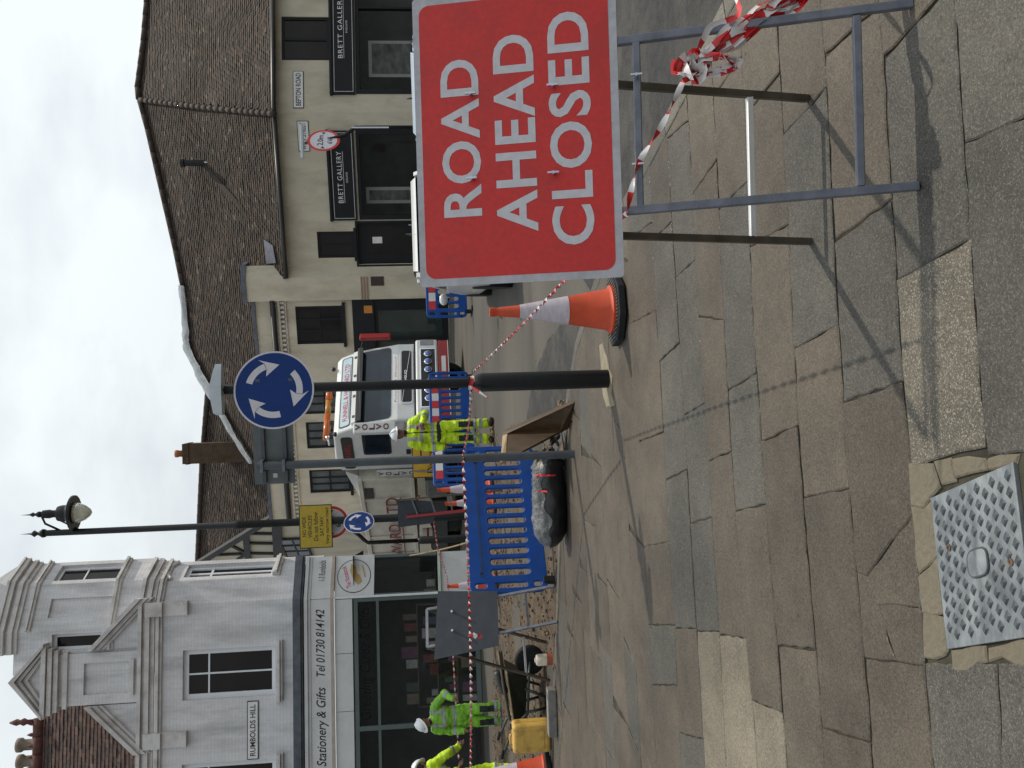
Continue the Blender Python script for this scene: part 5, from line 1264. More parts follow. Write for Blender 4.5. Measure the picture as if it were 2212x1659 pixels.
def rr2(x0, x1, z0, z1, r, n=5):
    pts = []
    for cx, cz, a0 in ((x1 - r, z1 - r, 0), (x0 + r, z1 - r, 90), (x0 + r, z0 + r, 180), (x1 - r, z0 + r, 270)):
        for k in range(n + 1): a = math.radians(a0 + 90 * k / n); pts.append((cx + r * math.cos(a), cz + r * math.sin(a)))
    return pts
BM = {}
def barrier_mesh(W, n):
    if (W, n) not in BM:
        z0, z1 = .12, 1.0; hs_ = []
        pitch = (W - .36) / n
        for k in range(n):
            x = .18 + pitch * (k + .5); hs_.append(rr2(x - pitch * .36, x + pitch * .36, .29, .76, pitch * .34))
        for sg_ in (0, 1):
            f = (lambda x: x) if not sg_ else (lambda x: W - x)
            for (a, b, c, d, r) in ((.045, .125, .34, .72, .025), (.05, .13, .80, .95, .035), (.05, .13, .17, .28, .035)):
                h = rr2(min(f(a), f(b)), max(f(a), f(b)), c, d, r); hs_.append(h)
        me = curve_panel(rr2(0, W, z0, z1, .10), hs_, .022, .009, 'barrier_panel'); me.materials.append(M_BARR); BM[(W, n)] = me
    return BM[(W, n)]
def barrier(PL, ang, W, n, label, board=True, lz=0.0, tilt=0.0):
    t = thing('road_barrier', label, 'barrier', PL, ang, 'blue plastic road barriers')
    o = bpy.data.objects.new('panel', barrier_mesh(W, n)); COL.objects.link(o); o.parent = t
    m2 = MB(); m2.box(.22, W - .22, -.024, -.018, .845, .875).lathe([(.03, -.024), (.03, -.018)], n=12, c=(.22, 0, .86), axis='y').lathe([(.03, -.024), (.03, -.018)], n=12, c=(W - .22, 0, .86), axis='y')
    if board:
        k = max(3, int(round((W - .3) / .22)))
        for i in range(k):
            w = (W - .36) / k; MB().box(.18 + w * i + .001, .18 + w * (i + 1) - .001, -.027, -.021, .80, .95).build('reflective_board', M_BRED if i % 2 == 0 else M_BWHT, t)
    else: m2.build('moulded_groove', mat('groove_dark_blue', (.004, .035, .13), rough=.5), t)
    for x in (.13, W - .13):
        MB().box(x - .04, x + .04, -.035, .035, .03, .16).box(x - .055, x + .055, -.26, .26, 0, .029).build('foot', M_RUB, t, bevel=.008)
    MB().box(.0, .03, -.03, .03, .22, .29).build('hook', M_RUB, t)
    return t
PLb = gz(atY(1180, 1276, 9.75).x, 9.75, -.09); PRx = atY(1150, 964, 10.95).x
ab_ = math.atan2(10.95 - 9.75, PRx - PLb.x); Wb = math.hypot(1.2, PRx - PLb.x)
barrier(PLb, ab_, round(Wb, 2), 12, 'plain blue barrier beside the wooden board and black plastic bundle', board=False)
def bar_px(y1, y0, Y1, Y0, n, label):
    a = gz(atY(1000, y1, Y1).x, Y1, rdz(Y1)); b = gz(atY(1000, y0, Y0).x, Y0, rdz(Y0)); d = b - a
    return barrier(a, math.atan2(d.y, d.x), round(math.hypot(d.x, d.y), 2), n, label)
bar_px(930, 803, 18.9, 19.7, 7, 'blue barrier with red and white boards in front of the lorry headlamps')
bar_px(1049, 934, 17.8, 18.8, 7, 'blue barrier with red and white boards beside the lorry cab door')
bar_px(685, 545, 19.0, 19.4, 7, 'blue barrier with red and white boards beside the white car')

# far cones
def far_cone(xt, xb, y, Yd, label):
    b = V((atY(xb, y, Yd).x, Yd, G(0, Yd) + rdz(Yd))); h = atY(xt, y, Yd).z - b.z; return cone(0, 0, min(1.02, max(.75, h)), label, loc=b, rz=rnd(0, 1))
far_cone(930, 1060, 1054, 15.6, 'traffic cone behind the blue barriers, nearest the lorry cab'); far_cone(961, 1062, 1084, 15.2, 'traffic cone in front of the lorry body, below the ladder frame'); far_cone(965, 1060, 1262, 15.3, 'traffic cone in front of the canted shop window')

# ================================================================== LORRY
TH = math.radians(40); KY = 20.9
kp = atY(900, 906, KY); K = V((kp.x, KY, G(0, KY) + rdz(KY)))
M_LW = mat('lorry_white_paint', (.66, .68, .68), rough=.28, var=.05, scale=2, coat=.4, dirt=(.48, .47, .43), dirt_amt=.35, dirt_scale=3)
M_LCREAM = mat('tipper_cream_paint', (.66, .64, .56), rough=.5, var=.08, scale=2, dirt=(.33, .31, .27), dirt_amt=.5, dirt_scale=2.5)
M_LRD = mat('lorry_red_paint', (.30, .018, .022), rough=.35, var=.1); M_CHR = mat('chrome', (.75, .76, .78), rough=.12, metal=1.0, var=.05)
M_SCR = mat('windscreen_glass', (.016, .026, .038), rough=.05, var=.6, scale=1.1, spec=.5); M_BPL = mat('black_plastic', (.018, .018, .02), rough=.5, var=.2)  # windscreen: reflected sky put into the bluish base colour
M_LBLUE = mat('head_board_blue', (.40, .54, .62), rough=.4, var=.05); M_AMB = mat('beacon_amber', (.55, .13, .02), rough=.25, var=.15, trans=.15)
M_HEADL = mat('headlamp_lens', (.10, .16, .45), rough=.08, var=.3, scale=20)
lo = thing('tipper_lorry', 'white tipper lorry lettered FUNNELL & HOWARD LTD with orange beacon bar', 'lorry', K, TH)
CW, CL = 2.5, 2.05
prof = [(0.02, .42), (0.0, .70), (0.0, 1.72), (.03, 1.85), (.22, 2.70), (.30, 2.86), (.46, 3.18), (.62, 3.30), (CL - .15, 3.36), (CL, 3.22), (CL, .75), (1.75, .62), (1.7, .95), (.75, .95), (.7, .42)]
def fy(z):
    for (a, b), (c, d) in zip(prof[:7], prof[1:8]):
        if b <= z <= d: return a + (c - a) * (z - b) / (d - b)
    return 0
cab = MB().prism([(0, y, z) for y, z in prof], (CW, 0, 0)).build('cab', M_LW, lo, bevel=.05, segs=3)
def fr_(x0, x1, z0, z1, o, name, m, bev=.01, r=.05, th=.012, parent=cab, nz=4):
    pts = rr2(x0, x1, z0, z1, r, 4); mb = MB()
    a = [(p[0], fy(p[1]) - o, p[1]) for p in pts]; b = [(p[0], fy(p[1]) - o - th, p[1]) for p in pts]; k = len(pts)
    mb.add(b + a, [tuple(reversed(range(k)))] + [(i, (i + 1) % k, k + (i + 1) % k, k + i) for i in range(k)])
    return mb.build(name, m, parent)
fr_(.06, CW - .06, 2.60, 2.74, .0, 'sun_visor', M_BPL, r=.04, th=.16)
fr_(.10, CW - .10, 1.88, 2.62, .0, 'windscreen', M_SCR, r=.10)
fr_(.10, CW - .10, 2.74, 2.85, .0, 'visor_band', M_LW, r=.02, th=.10)
for x in (.28, .92, 1.58, 2.2): fr_(x - .035, x + .035, 2.765, 2.825, .10, 'marker_lamp', M_BPL, r=.01)
hb = fr_(.12, CW - .12, 2.88, 3.16, .0, 'head_board', M_BPL, r=.06); hb2 = fr_(.15, CW - .15, 2.905, 3.135, .012, 'head_board_face', M_LBLUE, r=.05, th=.004, parent=hb)
sl_ = math.atan2(fy(3.1) - fy(2.92), .18)
text('lettering', 'FUNNELL & HOWARD LTD', 1.85, .13, Matrix.Translation((1.22, fy(3.02) - .020, 3.02)) @ Matrix.Rotation(math.pi / 2 - sl_, 4, 'X'), mat('signwriting_red', (.45, .02, .03), rough=.5), hb, off=.012)
MB().bar((.33, fy(2.93) - .018, 2.93), (2.1, fy(2.93) - .018, 2.93), .012, .006).build('underline', MATS['signwriting_red'], hb)
fr_(.48, 2.28, 1.33, 1.66, .0, 'grille_surround', M_LW, r=.08, th=.02); gr = fr_(.54, 2.22, 1.37, 1.62, .02, 'grille', M_BPL, r=.05, th=.01)
MB().bar((.55, -.035, 1.60), (2.2, -.035, 1.40), .03, .008).build('grille_bar', M_CHR, gr)
text('lettering', 'VOLVO', .34, .06, Matrix.Translation((1.38, -.045, 1.52)) @ Matrix.Rotation(math.pi / 2, 4, 'X'), M_CHR, gr, off=.01)
text('lettering', 'Funnell & Howard', 1.5, .06, Matrix.Translation((1.3, fy(1.76) - .004, 1.76)) @ Matrix.Rotation(math.pi / 2, 4, 'X'), MATS['signwriting_red'], cab, shear=.2)
MB().box(.02, CW - .02, -.03, .05, 1.27, 1.31).build('panel_gap', M_BPL, cab)
bm = MB().box(-.02, CW + .02, -.12, .30, .70, 1.26).build('bumper', M_LW, lo, bevel=.05, segs=3)
MB().box(.25, 1.75 + .45, -.135, -.12, .74, 1.16).build('lamp_surround', M_CHR, bm, bevel=.01); MB().box(.29, 2.16, -.14, -.135, .77, 1.13).build('lamp_recess', M_BPL, bm)
for x in (.52, .78, 1.04, 1.45, 1.72, 1.98):
    l = MB().lathe([(.095, -.15), (.10, -.17), (.085, -.175)], n=20, c=(x, 0, .95), axis='y').build('headlamp', M_CHR, bm, smooth=True); MB().lathe([(.083, -.174), (.05, -.186), (.005, -.19)], n=20, c=(x, 0, .95), axis='y').build('lens', M_HEADL, l, smooth=True)
for x in (.10, CW - .10): MB().box(x - .09, x + .09, -.135, -.12, .80, 1.14).build('side_lamp', mat('lamp_clear', (.22, .22, .24), rough=.1), bm)
rb_ = MB().box(.0, CW, -.10, .28, .43, .695).build('lower_bumper', M_LRD, lo, bevel=.03)
np_ = MB().box(1.42, 1.94, -.108, -.10, .50, .61).build('number_plate', M_NAMEP, rb_); MB().box(.02, CW - .02, -.11, -.1, .425, .445).build('bumper_edge', M_CHR, rb_)
# right hand side of the cab (door, windows)
def sd(y0, y1, z0, z1, name, m, o=.0, th=.012, r=.06, parent=cab):
    pts = rr2(y0, y1, z0, z1, r, 4); return MB().prism([(-o, a, b) for a, b in pts], (-th, 0, 0)).build(name, m, parent)
dr = sd(.35, 1.45, .98, 2.72, 'door', M_LW, th=.014, r=.08)
sd(.45, 1.36, 1.92, 2.62, 'door_window_rubber', M_BPL, o=.014, th=.006, r=.08, parent=dr); sd(.49, 1.32, 1.96, 2.58, 'door_window', M_SCR, o=.02, th=.004, r=.06, parent=dr)
sd(1.18, 1.36, 1.45, 1.56, 'handle', M_BPL, o=.014, th=.03, r=.02, parent=dr)
sd(.62, 1.95, 2.86, 3.14, 'roof_side_panel', M_BPL, r=.08); text('lettering', 'FUNNELL', .7, .13, Matrix.Translation((-.018, 1.25, 3.0)) @ Matrix.Rotation(-math.pi / 2, 4, 'Z') @ Matrix.Rotation(math.pi / 2, 4, 'X'), MATS['signwriting_red'], cab)
for k, zz in enumerate((2.32, 2.10)): sd(1.55, 1.65, zz, zz + .12, 'sticker', MATS['notice_orange'], th=.004, r=.02)
text('lettering', 'Volvo', .3, .09, Matrix.Translation((-.004, .25, 1.55)) @ Matrix.Rotation(-math.pi / 2, 4, 'Z') @ Matrix.Rotation(math.pi / 2, 4, 'X'), M_LRD, cab)
def stacked(parent, x, y, ztop, w, m, h=.15):
    for i, ch_ in enumerate('VOLVO'): text('lettering', ch_, w, h, Matrix.Translation((x, y, ztop - h * .62 - i * (h + .035))) @ Matrix.Rotation(-.25, 4, 'Z') @ Matrix.Rotation(math.pi / 2, 4, 'X'), m, parent, off=.02)
mir = MB().prism([(-.42, -.10, 1.75), (-.15, -.16, 1.75), (-.15, -.02, 1.75), (-.40, .04, 1.75)], (0, 0, 1.0)).build('mirror', M_LW, lo, bevel=.03)
stacked(mir, -.285, -.145, 2.72, .15, mat('maroon_letters', (.13, .02, .02), rough=.5), .13)
MB().tube([(-.28, -.03, 2.68), (-.1, .1, 2.72), (.02, .25, 2.7)], .02, n=6).build('mirror_arm', M_BPL, mir); MB().tube([(-.28, -.03, 1.85), (-.1, .1, 1.8), (.02, .2, 1.8)], .02, n=6).build('mirror_arm', M_BPL, mir)
mr2 = MB().prism([(CW + .15, -.10, 1.9), (CW + .38, -.02, 1.9), (CW + .36, .1, 1.9), (CW + .15, .03, 1.9)], (0, 0, .8)).build('mirror', M_LRD, lo, bevel=.03); MB().tube([(CW + .2, .0, 2.6), (CW - .02, .25, 2.7)], .02, n=6).build('mirror_arm', M_BPL, mr2)
wd = MB().box(-.06, -.02, CL + .0, CL + .22, 1.15, 2.35).build('wind_deflector', M_LW, lo); 
for i, ch_ in enumerate('VOLVO'): text('lettering', ch_, .15, .15, Matrix.Translation((-.064, CL + .11, 2.25 - i * .20)) @ Matrix.Rotation(-math.pi / 2, 4, 'Z') @ Matrix.Rotation(math.pi / 2, 4, 'X'), M_INK, wd, off=.02)
bc = MB().tube([(.10, .80, 3.50), (.85, .80, 3.50)], .085, n=12).build('beacon_bar', M_AMB, lo, smooth=True)
MB().tube([(.86, .80, 3.50), (1.30, .80, 3.50)], .075, n=12).build('beacon_bar', mat('beacon_tan', (.42, .18, .03), rough=.4, var=.1), lo, smooth=True)
MB().tube([(1.31, .80, 3.50), (1.72, .80, 3.50)], .085, n=12).build('beacon_bar', M_AMB, lo, smooth=True)
for x in (.2, .6, 1.2, 1.6): MB().box(x - .04, x + .04, .76, .84, 3.30, 3.43).build('beacon_mount', M_BPL, lo)
MB().lathe([(.05, -.06), (.025, .05), (.02, .3)], n=12, c=(-.02 + .12, .75, 3.46), axis='y').build('horn', M_CHR, lo, smooth=True)
for p in ((.05, .55, 3.25), (2.2, .6, 3.4)): MB().ell(p, .06, .06, .06).build('marker_lamp', M_BPL, lo, smooth=True)
MB().tube([(.35, CL + .12, .9), (.35, CL + .12, 3.0), (.30, CL + .06, 3.22)], .07, n=10).build('exhaust_stack', mat('rusty_exhaust', (.25, .17, .08), rough=.5, metal=.5, var=.3, scale=8), lo, smooth=True)
# chassis, tanks, wheels
MB().box(.55, CW - .55, .6, 8.3, .62, .98).build('chassis', M_BPL, lo)
tk = MB().box(.0, .6, CL + .15, CL + 1.4, .50, 1.12).build('fuel_tank', mat('tank_grey', (.14, .145, .15), rough=.5, var=.2), lo, bevel=.06); MB().box(-.01, .61, CL + .5, CL + .58, .49, 1.13).build('tank_strap', M_BPL, tk)
def wheel(x, y, sgn, rad=.52, wd_=.30):
    w = MB().lathe([(rad - .1, -wd_ / 2), (rad, -wd_ / 2 + .04), (rad, wd_ / 2 - .04), (rad - .1, wd_ / 2)], n=28, c=(x, y, rad), axis='x').build('wheel', M_RUB, lo, auto=True)
    MB().lathe([(rad - .12, sgn * wd_ * .46), (.20, sgn * wd_ * .25), (.16, sgn * wd_ * .4), (.01, sgn * wd_ * .42)], n=20, c=(x, y, rad), axis='x').build('hub', M_LCREAM, w, smooth=True)
for y in (1.22, 4.9, 6.25): wheel(.17, y, -1); wheel(CW - .17, y, 1)
# tipper body
y0, y1 = CL + .35, 8.4
sz_ = Fac((K.x, K.y), TH - math.pi / 2)
zTop = sz_.sz(Z3(557, 1250))[1] - K.z; zBot = sz_.sz(Z3(895, 1250))[1] - K.z
zTop = max(2.3, min(3.0, zTop)); zBot = max(1.05, min(1.5, zBot))
tp = MB().prism([(0, y0, zBot), (0, y0 - .0, zTop), (0, y0 + .0, zTop), (0, y1, zTop), (0, y1, zBot)], (CW, 0, 0)).build('tipper_body', M_LCREAM, lo, bevel=.015)
for k in range(7):
    y = y0 + .02 + (y1 - y0 - .1) * k / 6; MB().box(-.045, -.001, y, y + .08, zBot, zTop).build('rib', M_LCREAM, tp, bevel=.01)
MB().box(-.06, -.001, y0, y1, zTop - .1, zTop + .02).build('top_rail', M_LCREAM, tp, bevel=.01); MB().box(-.05, -.001, y0, y1, zBot - .02, zBot + .09).build('bottom_rail', M_LCREAM, tp, bevel=.01)
MB().prism([(.05, y0 - .03, zTop), (.05, y0 - .25, 3.15), (.05, y0 - .15, 3.15), (.05, y0 + 1.1, zTop)], (CW - .1, 0, 0)).build('cab_guard', M_LW, tp)
MB().box(-.03, .02, y0 + .5, y0 + .95, zTop - .35, zTop - .12).build('vent_box', M_BPL, tp)
Rs = Matrix.Rotation(-math.pi / 2, 4, 'Z') @ Matrix.Rotation(math.pi / 2, 4, 'X')
sa, sb = -sz_.sz(Z3(750, 1085))[0], -sz_.sz(Z3(750, 1560))[0]; zt1 = sz_.sz(Z3(750, 1250))[1] - K.z
mat('tipper_letters_red', (.20, .015, .018), rough=.55)
for wd_t, f0, f1 in (('LTD', 0.0, .26), ('HOWARD', .34, 1.0)):
    text('lettering', wd_t, (sb - sa) * (f1 - f0), .34, Matrix.Translation((-.05, sa + (sb - sa) * (f0 + f1) / 2, zt1)) @ Rs, MATS['tipper_letters_red'], tp, off=.01)
MB().box(-.052, -.046, sa, sb, zt1 - .25, zt1 - .22).build('underline', MATS['tipper_letters_red'], tp)
MB().box(-.05, -.02, y0 + .9, y0 + 1.0, zBot - .15, zBot - .06).build('side_marker', M_AMB, lo)
MB().box(-.03, .10, y0 + 1.2, y1 - .2, .55, 1.0).build('side_guard', M_BPL, lo)
MB().lathe([(.16, 0), (.16, .28)], n=16, c=(-.12, y0 + 2.75, .98)).build('spare_drum', M_LCREAM, lo, auto=True); MB().lathe([(.163, .10), (.163, .16)], n=16, c=(-.12, y0 + 2.75, .98)).build('drum_stripe', M_LRD, lo)

# ================================================================== CARS
def make_car(loc, rz, label, paint, h=1.46):
    t = thing('parked_car', label, 'car', loc, rz, 'cars standing on the road')
    W2 = .88
    # body section outline (x half width, z) along y; y=0 rear, y=4 front
    secs = [(0.0, .80, .34, .92), (.06, .86, .28, 1.0), (.5, W2, .24, 1.0), (2.2, W2, .24, .98), (3.2, W2, .24, .95), (3.9, .84, .26, .78), (4.05, .74, .34, .66)]
    mb = MB(); n = 0
    for (y, w, z0, z1) in secs:
        ring = [(-w * .9, y, z0), (w * .9, y, z0), (w, y, z0 + .15), (w, y, (z0 + z1) / 2 + .1), (w * .93, y, z1), (-w * .93, y, z1), (-w, y, (z0 + z1) / 2 + .1), (-w, y, z0 + .15)]
        mb.v += ring
    for i in range(len(secs) - 1):
        for j in range(8): a = i * 8 + j; b = i * 8 + (j + 1) % 8; mb.f.append((a, b, b + 8, a + 8)); mb.m.append(0)
    mb.f.append(tuple(reversed(range(8)))); mb.f.append(tuple(range((len(secs) - 1) * 8, len(secs) * 8))); mb.m += [0, 0]
    body = mb.build('body', paint, t, bevel=.05, segs=3, smooth=True)
    gh = [(.10, .80, .97, .0), (.42, .66, h - .05, 0), (.65, .62, h, 0), (1.9, .62, h, 0), (2.15, .64, h - .04, 0), (2.95, .76, .96, 0)]
    mb = MB()
    for (y, w, z, _) in gh: mb.v += [(-w, y, z), (w, y, z), (.82, y, .93), (-.82, y, .93)]
    for i in range(len(gh) - 1):
        for j in range(4): a = i * 4 + j; b = i * 4 + (j + 1) % 4; mb.f.append((a, b, b + 4, a + 4)); mb.m.append(0)
    mb.build('cabin', M_SCR, t, bevel=.03)
    MB().add([(-.66, .38, h - .06), (.66, .38, h - .06), (.64, .62, h + .012), (.64, 1.95, h + .012), (.66, 2.2, h - .04), (-.66, 2.2, h - .04), (-.64, 1.95, h + .012), (-.64, .62, h + .012)], [(0, 1, 2, 7), (7, 2, 3, 6), (6, 3, 4, 5)]).build('roof', paint, t, smooth=True)
    for s in (-1, 1):
        for pts in ([(s * .80, .08, .98), (s * .70, .42, h - .05)], [(s * .80, 1.4, .98), (s * .66, 1.35, h - .02)], [(s * .79, 2.9, .97), (s * .69, 2.1, h - .04)]): MB().bar(pts[0], pts[1], .06, .06).build('pillar', paint, t, bevel=.01)
        l = MB().box(min(s * .62, s * .885), max(s * .62, s * .885), -.03, .10, .70, .95).build('tail_lamp', mat('tail_lamp_red', (.35, .01, .012), rough=.15, var=.2), t, bevel=.02)
        MB().box(min(s * .70, s * .89), max(s * .70, s * .89), -.035, .06, .61, .68).build('reverse_lamp', M_BWHT, l, bevel=.01)
        for y in (.72, 3.25):
            w = MB().lathe([(.22, -.1), (.31, -.1), (.31, .1), (.22, .1)], n=24, c=(s * .80, y, .31), axis='x').build('wheel', M_RUB, t, auto=True); MB().lathe([(.22, s * .09), (.06, s * .07), (.01, s * .08)], n=16, c=(s * .80, y, .31), axis='x').build('hub', M_ZINC, w, smooth=True)
        MB().ell((s * .98, 2.5, 1.02), .10, .06, .07).build('mirror', paint, t, smooth=True)
    MB().box(-.80, .80, -.06, .06, .30, .58).build('bumper', mat('bumper_grey', (.07, .07, .075), rough=.6, var=.2), t, bevel=.04); MB().box(-.26, .26, -.068, -.06, .60, .71).build('number_plate', M_YEL, t)
    MB().tube([(-.1, .75, h), (-.1, .68, h + .10)], [.022, .006], n=6).build('aerial', M_BPL, t)
    return t
cy = 11.9; cp0 = atY(1060, 616, cy)
make_car(gz(cp0.x + .90, cy, rdz(cy)), -.06, 'white hatchback seen from behind, half hidden by the red sign', M_LW)
c2 = make_car(gz(atY(892, 217, 13.8).x, 13.8, rdz(13.8)), -.5, 'pale blue hatchback standing beyond the white one below the gallery window', mat('pale_blue_paint', (.42, .50, .60), rough=.3, var=.05, coat=.3), h=1.31)

# ================================================================== WORKERS
def remesh(mb, name, vox, smooth=4, disp=0.0, dscale=.12):
    me = mb.mesh(name, M_INK); ob = bpy.data.objects.new(name, me); COL.objects.link(ob)
    m = ob.modifiers.new('r', 'REMESH'); m.mode = 'VOXEL'; m.voxel_size = vox
    s = ob.modifiers.new('s', 'SMOOTH'); s.iterations = smooth; s.factor = .5
    out = bpy.data.meshes.new_from_object(ob.evaluated_get(_dg())); bpy.data.objects.remove(ob)
    if disp:
        for v in out.vertices:
            c = v.co; d = mnoise.fractal(V((c.x / dscale, c.y / dscale, c.z / dscale * .7)), 1.0, 2.0, 3) * disp + abs(mnoise.noise(V((c.x * 5, c.y * 5, c.z * 19)))) * disp * .8
            v.co = c + v.normal * d
    out.materials.clear(); out.polygons.foreach_set('use_smooth', [True] * len(out.polygons)); out.update()
    return out
def cap(mb, p, q, r1, r2, n=12):
    p, q = V(p), V(q); mb.tube([p, q], [r1, r2], n=n); mb.ell(p, r1, r1, r1, n=n, k=8); mb.ell(q, r2, r2, r2, n=n, k=8)
def chain(mb, pts, rs):
    for (a, b), (r, s) in zip(zip(pts, pts[1:]), zip(rs, rs[1:])): cap(mb, a, b, r, s)
def sub_shell(me, pred, off, name, m, parent):
    vs, fs, mp = [], [], {}
    for p in me.polygons:
        if pred(p.center, p.normal):
            f = []
            for i in p.vertices:
                if i not in mp: mp[i] = len(vs); vs.append(me.vertices[i].co + me.vertices[i].normal * off)
                f.append(mp[i])
            fs.append(tuple(f))
    if fs: MB().add(vs, fs).build(name, m, parent, smooth=True)
def link(me, name, m, parent):
    me.materials.append(m); o = bpy.data.objects.new(name, me); COL.objects.link(o); o.parent = parent; return o
M_SKIN = mat('skin', (.20, .10, .07), rough=.6, var=.12, scale=12); M_HIVY = mat('hi_vis_yellow', (.50, .72, .010), rough=.7, var=.16, scale=9, dirt=(.28, .36, .04), dirt_amt=.5, dirt_scale=5)
M_HIVG = mat('hi_vis_lime', (.20, .50, .03), rough=.6, var=.18, scale=8, dirt=(.10, .20, .04), dirt_amt=.6, dirt_scale=4); M_REFL = mat('reflective_tape', (.28, .29, .33), rough=.5, var=.1)
M_HELM = mat('white_hard_hat', (.68, .70, .74), rough=.3, var=.04); M_BOOT = mat('work_boot', (.035, .028, .022), rough=.8, var=.3); M_CLOTH = mat('dark_cloth', (.02, .021, .026), rough=.9, var=.2)
M_HAIR = mat('dark_hair', (.02, .014, .01), rough=.9, var=.2)
def hand(mb, w, d, up, side, curl):
    """palm from wrist w along d; side: direction of the thumb; curl towards up"""
    w, d, up, side = V(w), V(d).normalized(), V(up).normalized(), V(side).normalized()
    pc = w + d * .055; mb.ell(pc, .045, .045, .02, n=10, k=6, M=Matrix((side, d, up)).transposed().to_3x3())
    cap(mb, w, pc, .027, .03, 8)
    for k, (o, l) in enumerate(((-.033, .062), (-.011, .078), (.012, .084), (.034, .074))):
        b = w + d * .095 + side * o; m1 = b + d * l * .5 * math.cos(curl) + up * l * .5 * math.sin(curl); e = m1 + d * l * .5 * math.cos(curl * 2.1) + up * l * .5 * math.sin(curl * 2.1)
        chain(mb, [b - d * .03, m1, e], [.0105, .010, .0085])
    t0 = w + d * .03 + side * .03; t1 = t0 + side * .03 + d * .03 + up * .01; chain(mb, [t0, t1, t1 + d * .03 + up * .015], [.013, .012, .009])
def worker(loc, rz, label, P, suit, green=False):
    t = thing('worker', label, 'person', loc, rz, 'road workers')
    Hd, Nk, Ch, Wa, Pv = (V(P[k]) for k in ('head', 'neck', 'chest', 'waist', 'pelvis'))
    hs = V(P['look']).normalized(); hup = (Hd - Nk).normalized(); hx = hs.cross(hup).normalized(); hs = hup.cross(hx).normalized()
    HM = Matrix((hx, -hs, hup)).transposed().to_3x3()          # local x right, -y face, z up
    hp = lambda x, y, z: Hd + HM @ V((x, y, z))
    b = MB()
    b.ell(hp(0, .005, .02), .074, .092, .105, M=HM); b.ell(hp(0, -.022, -.055), .055, .062, .065, M=HM)
    cap(b, hp(0, -.088, .0), hp(0, -.102, -.025), .012, .016, 8)
    for s in (-1, 1): b.ell(hp(s * .076, .01, -.01), .012, .02, .032, n=8, k=6, M=HM)
    b.tube([hp(-.025, -.082, -.062), hp(.025, -.082, -.062)], .009, n=6)
    cap(b, Nk - V((0, 0, .05)), hp(0, .015, -.05), .058, .054)
    b.ell(Ch, .165, .105, .20); b.ell(Wa, .14, .095, .16); b.ell(Pv, .165, .105, .13); cap(b, Ch, Pv, .10, .10)
    cap(b, P['shL'], P['shR'], .07, .07)
    for s in 'LR':
        chain(b, [V(P['sh' + s]), V(P['el' + s]), V(P['wr' + s])], [.060, .045, .030]); chain(b, [V(P['hip' + s]), V(P['kn' + s]), V(P['an' + s])], [.085, .062, .042])
        d = (V(P['wr' + s]) - V(P['el' + s])).normalized(); hand(b, P['wr' + s], P.get('hd' + s, d), P.get('hu' + s, (0, -1, 0)), P.get('hs' + s, (0, -1, 0.2)), .55)
    link(remesh(b, 'body', .0095, 3), 'body', M_SKIN, t)
    # jacket
    j = MB()
    j.ell(Ch + V((0, 0, .0)), .195, .135, .215); j.ell(Wa, .185, .13, .19); j.ell(Pv + V((0, 0, .03)), .195, .14, .13); cap(j, Ch, Pv + V((0, 0, .05)), .13, .14)
    cap(j, P['shL'], P['shR'], .088, .088); cap(j, Nk - V((0, 0, .06)), Nk - V((0, 0, .005)), .085, .072)
    for s in 'LR': w = V(P['wr' + s]); e_ = V(P['el' + s]); chain(j, [V(P['sh' + s]), e_, w + (e_ - w) * .10], [.086, .070, .056])
    jm = remesh(j, 'jacket', .013, 3, disp=.022, dscale=.10); jo = link(jm, 'jacket', suit, t)
    ax = (Nk - Pv).normalized(); h_ = lambda c: (c - Pv).dot(ax); arm = {}
    def on_arm(c):
        for s in 'LR':
            for a, b_ in ((V(P['sh' + s]), V(P['el' + s])), (V(P['el' + s]), V(P['wr' + s]))):
                d = b_ - a; k = max(0, min(1, (c - a).dot(d) / d.dot(d)))
                if (c - a - d * k).length < .105 and not (abs((c - Ch).dot((V(P['shR']) - V(P['shL'])).normalized())) < .17): return (s, a is not V(P['sh' + s]) and k, (c - a - d * k).length)
        return None
    sub_shell(jm, lambda c, n: .10 < h_(c) < .155 and not on_arm(c), .005, 'reflective_band', M_REFL, t); sub_shell(jm, lambda c, n: .29 < h_(c) < .345 and not on_arm(c), .005, 'reflective_band', M_REFL, t)
    for s in 'LR':
        a, b_ = V(P['el' + s]), V(P['wr' + s]); d = (b_ - a)
        sub_shell(jm, lambda c, n: .25 < (c - a).dot(d) / d.dot(d) < .47 and (c - a - d * ((c - a).dot(d) / d.dot(d))).length < .10, .005, 'sleeve_band', M_REFL, t)
        sx = V(P['sh' + s]).x; sub_shell(jm, lambda c, n: h_(c) > .34 and abs(c.x - sx * .62) < .026 and not on_arm(c), .006, 'shoulder_band', M_REFL, t)
    if not green:
        sub_shell(jm, lambda c, n: n.y < -.3 and abs(c.x - Ch.x) < .010 and h_(c) > -.05, .006, 'zip', M_CLOTH, t); sub_shell(jm, lambda c, n: n.y < -.3 and .05 < c.x - Ch.x < .12 and .37 < h_(c) < .41, .006, 'badge', M_BRED, t)
        sub_shell(jm, lambda c, n: -.02 < h_(c) < .05 and not on_arm(c), .004, 'dark_hem', M_CLOTH, t)
    tr = MB(); tr.ell(Pv - V((0, 0, .03)), .185, .13, .13)
    for s in 'LR': k_, a_ = V(P['kn' + s]), V(P['an' + s]); chain(tr, [V(P['hip' + s]), k_, a_ + V((0, 0, .02))], [.108, .088, .082])
    tm = remesh(tr, 'trousers', .013, 3, disp=.020, dscale=.09); link(tm, 'trousers', suit, t)
    for zz in (.20, .30): sub_shell(tm, lambda c, n, zz=zz: zz < c.z < zz + .055, .005, 'leg_band', M_REFL, t)
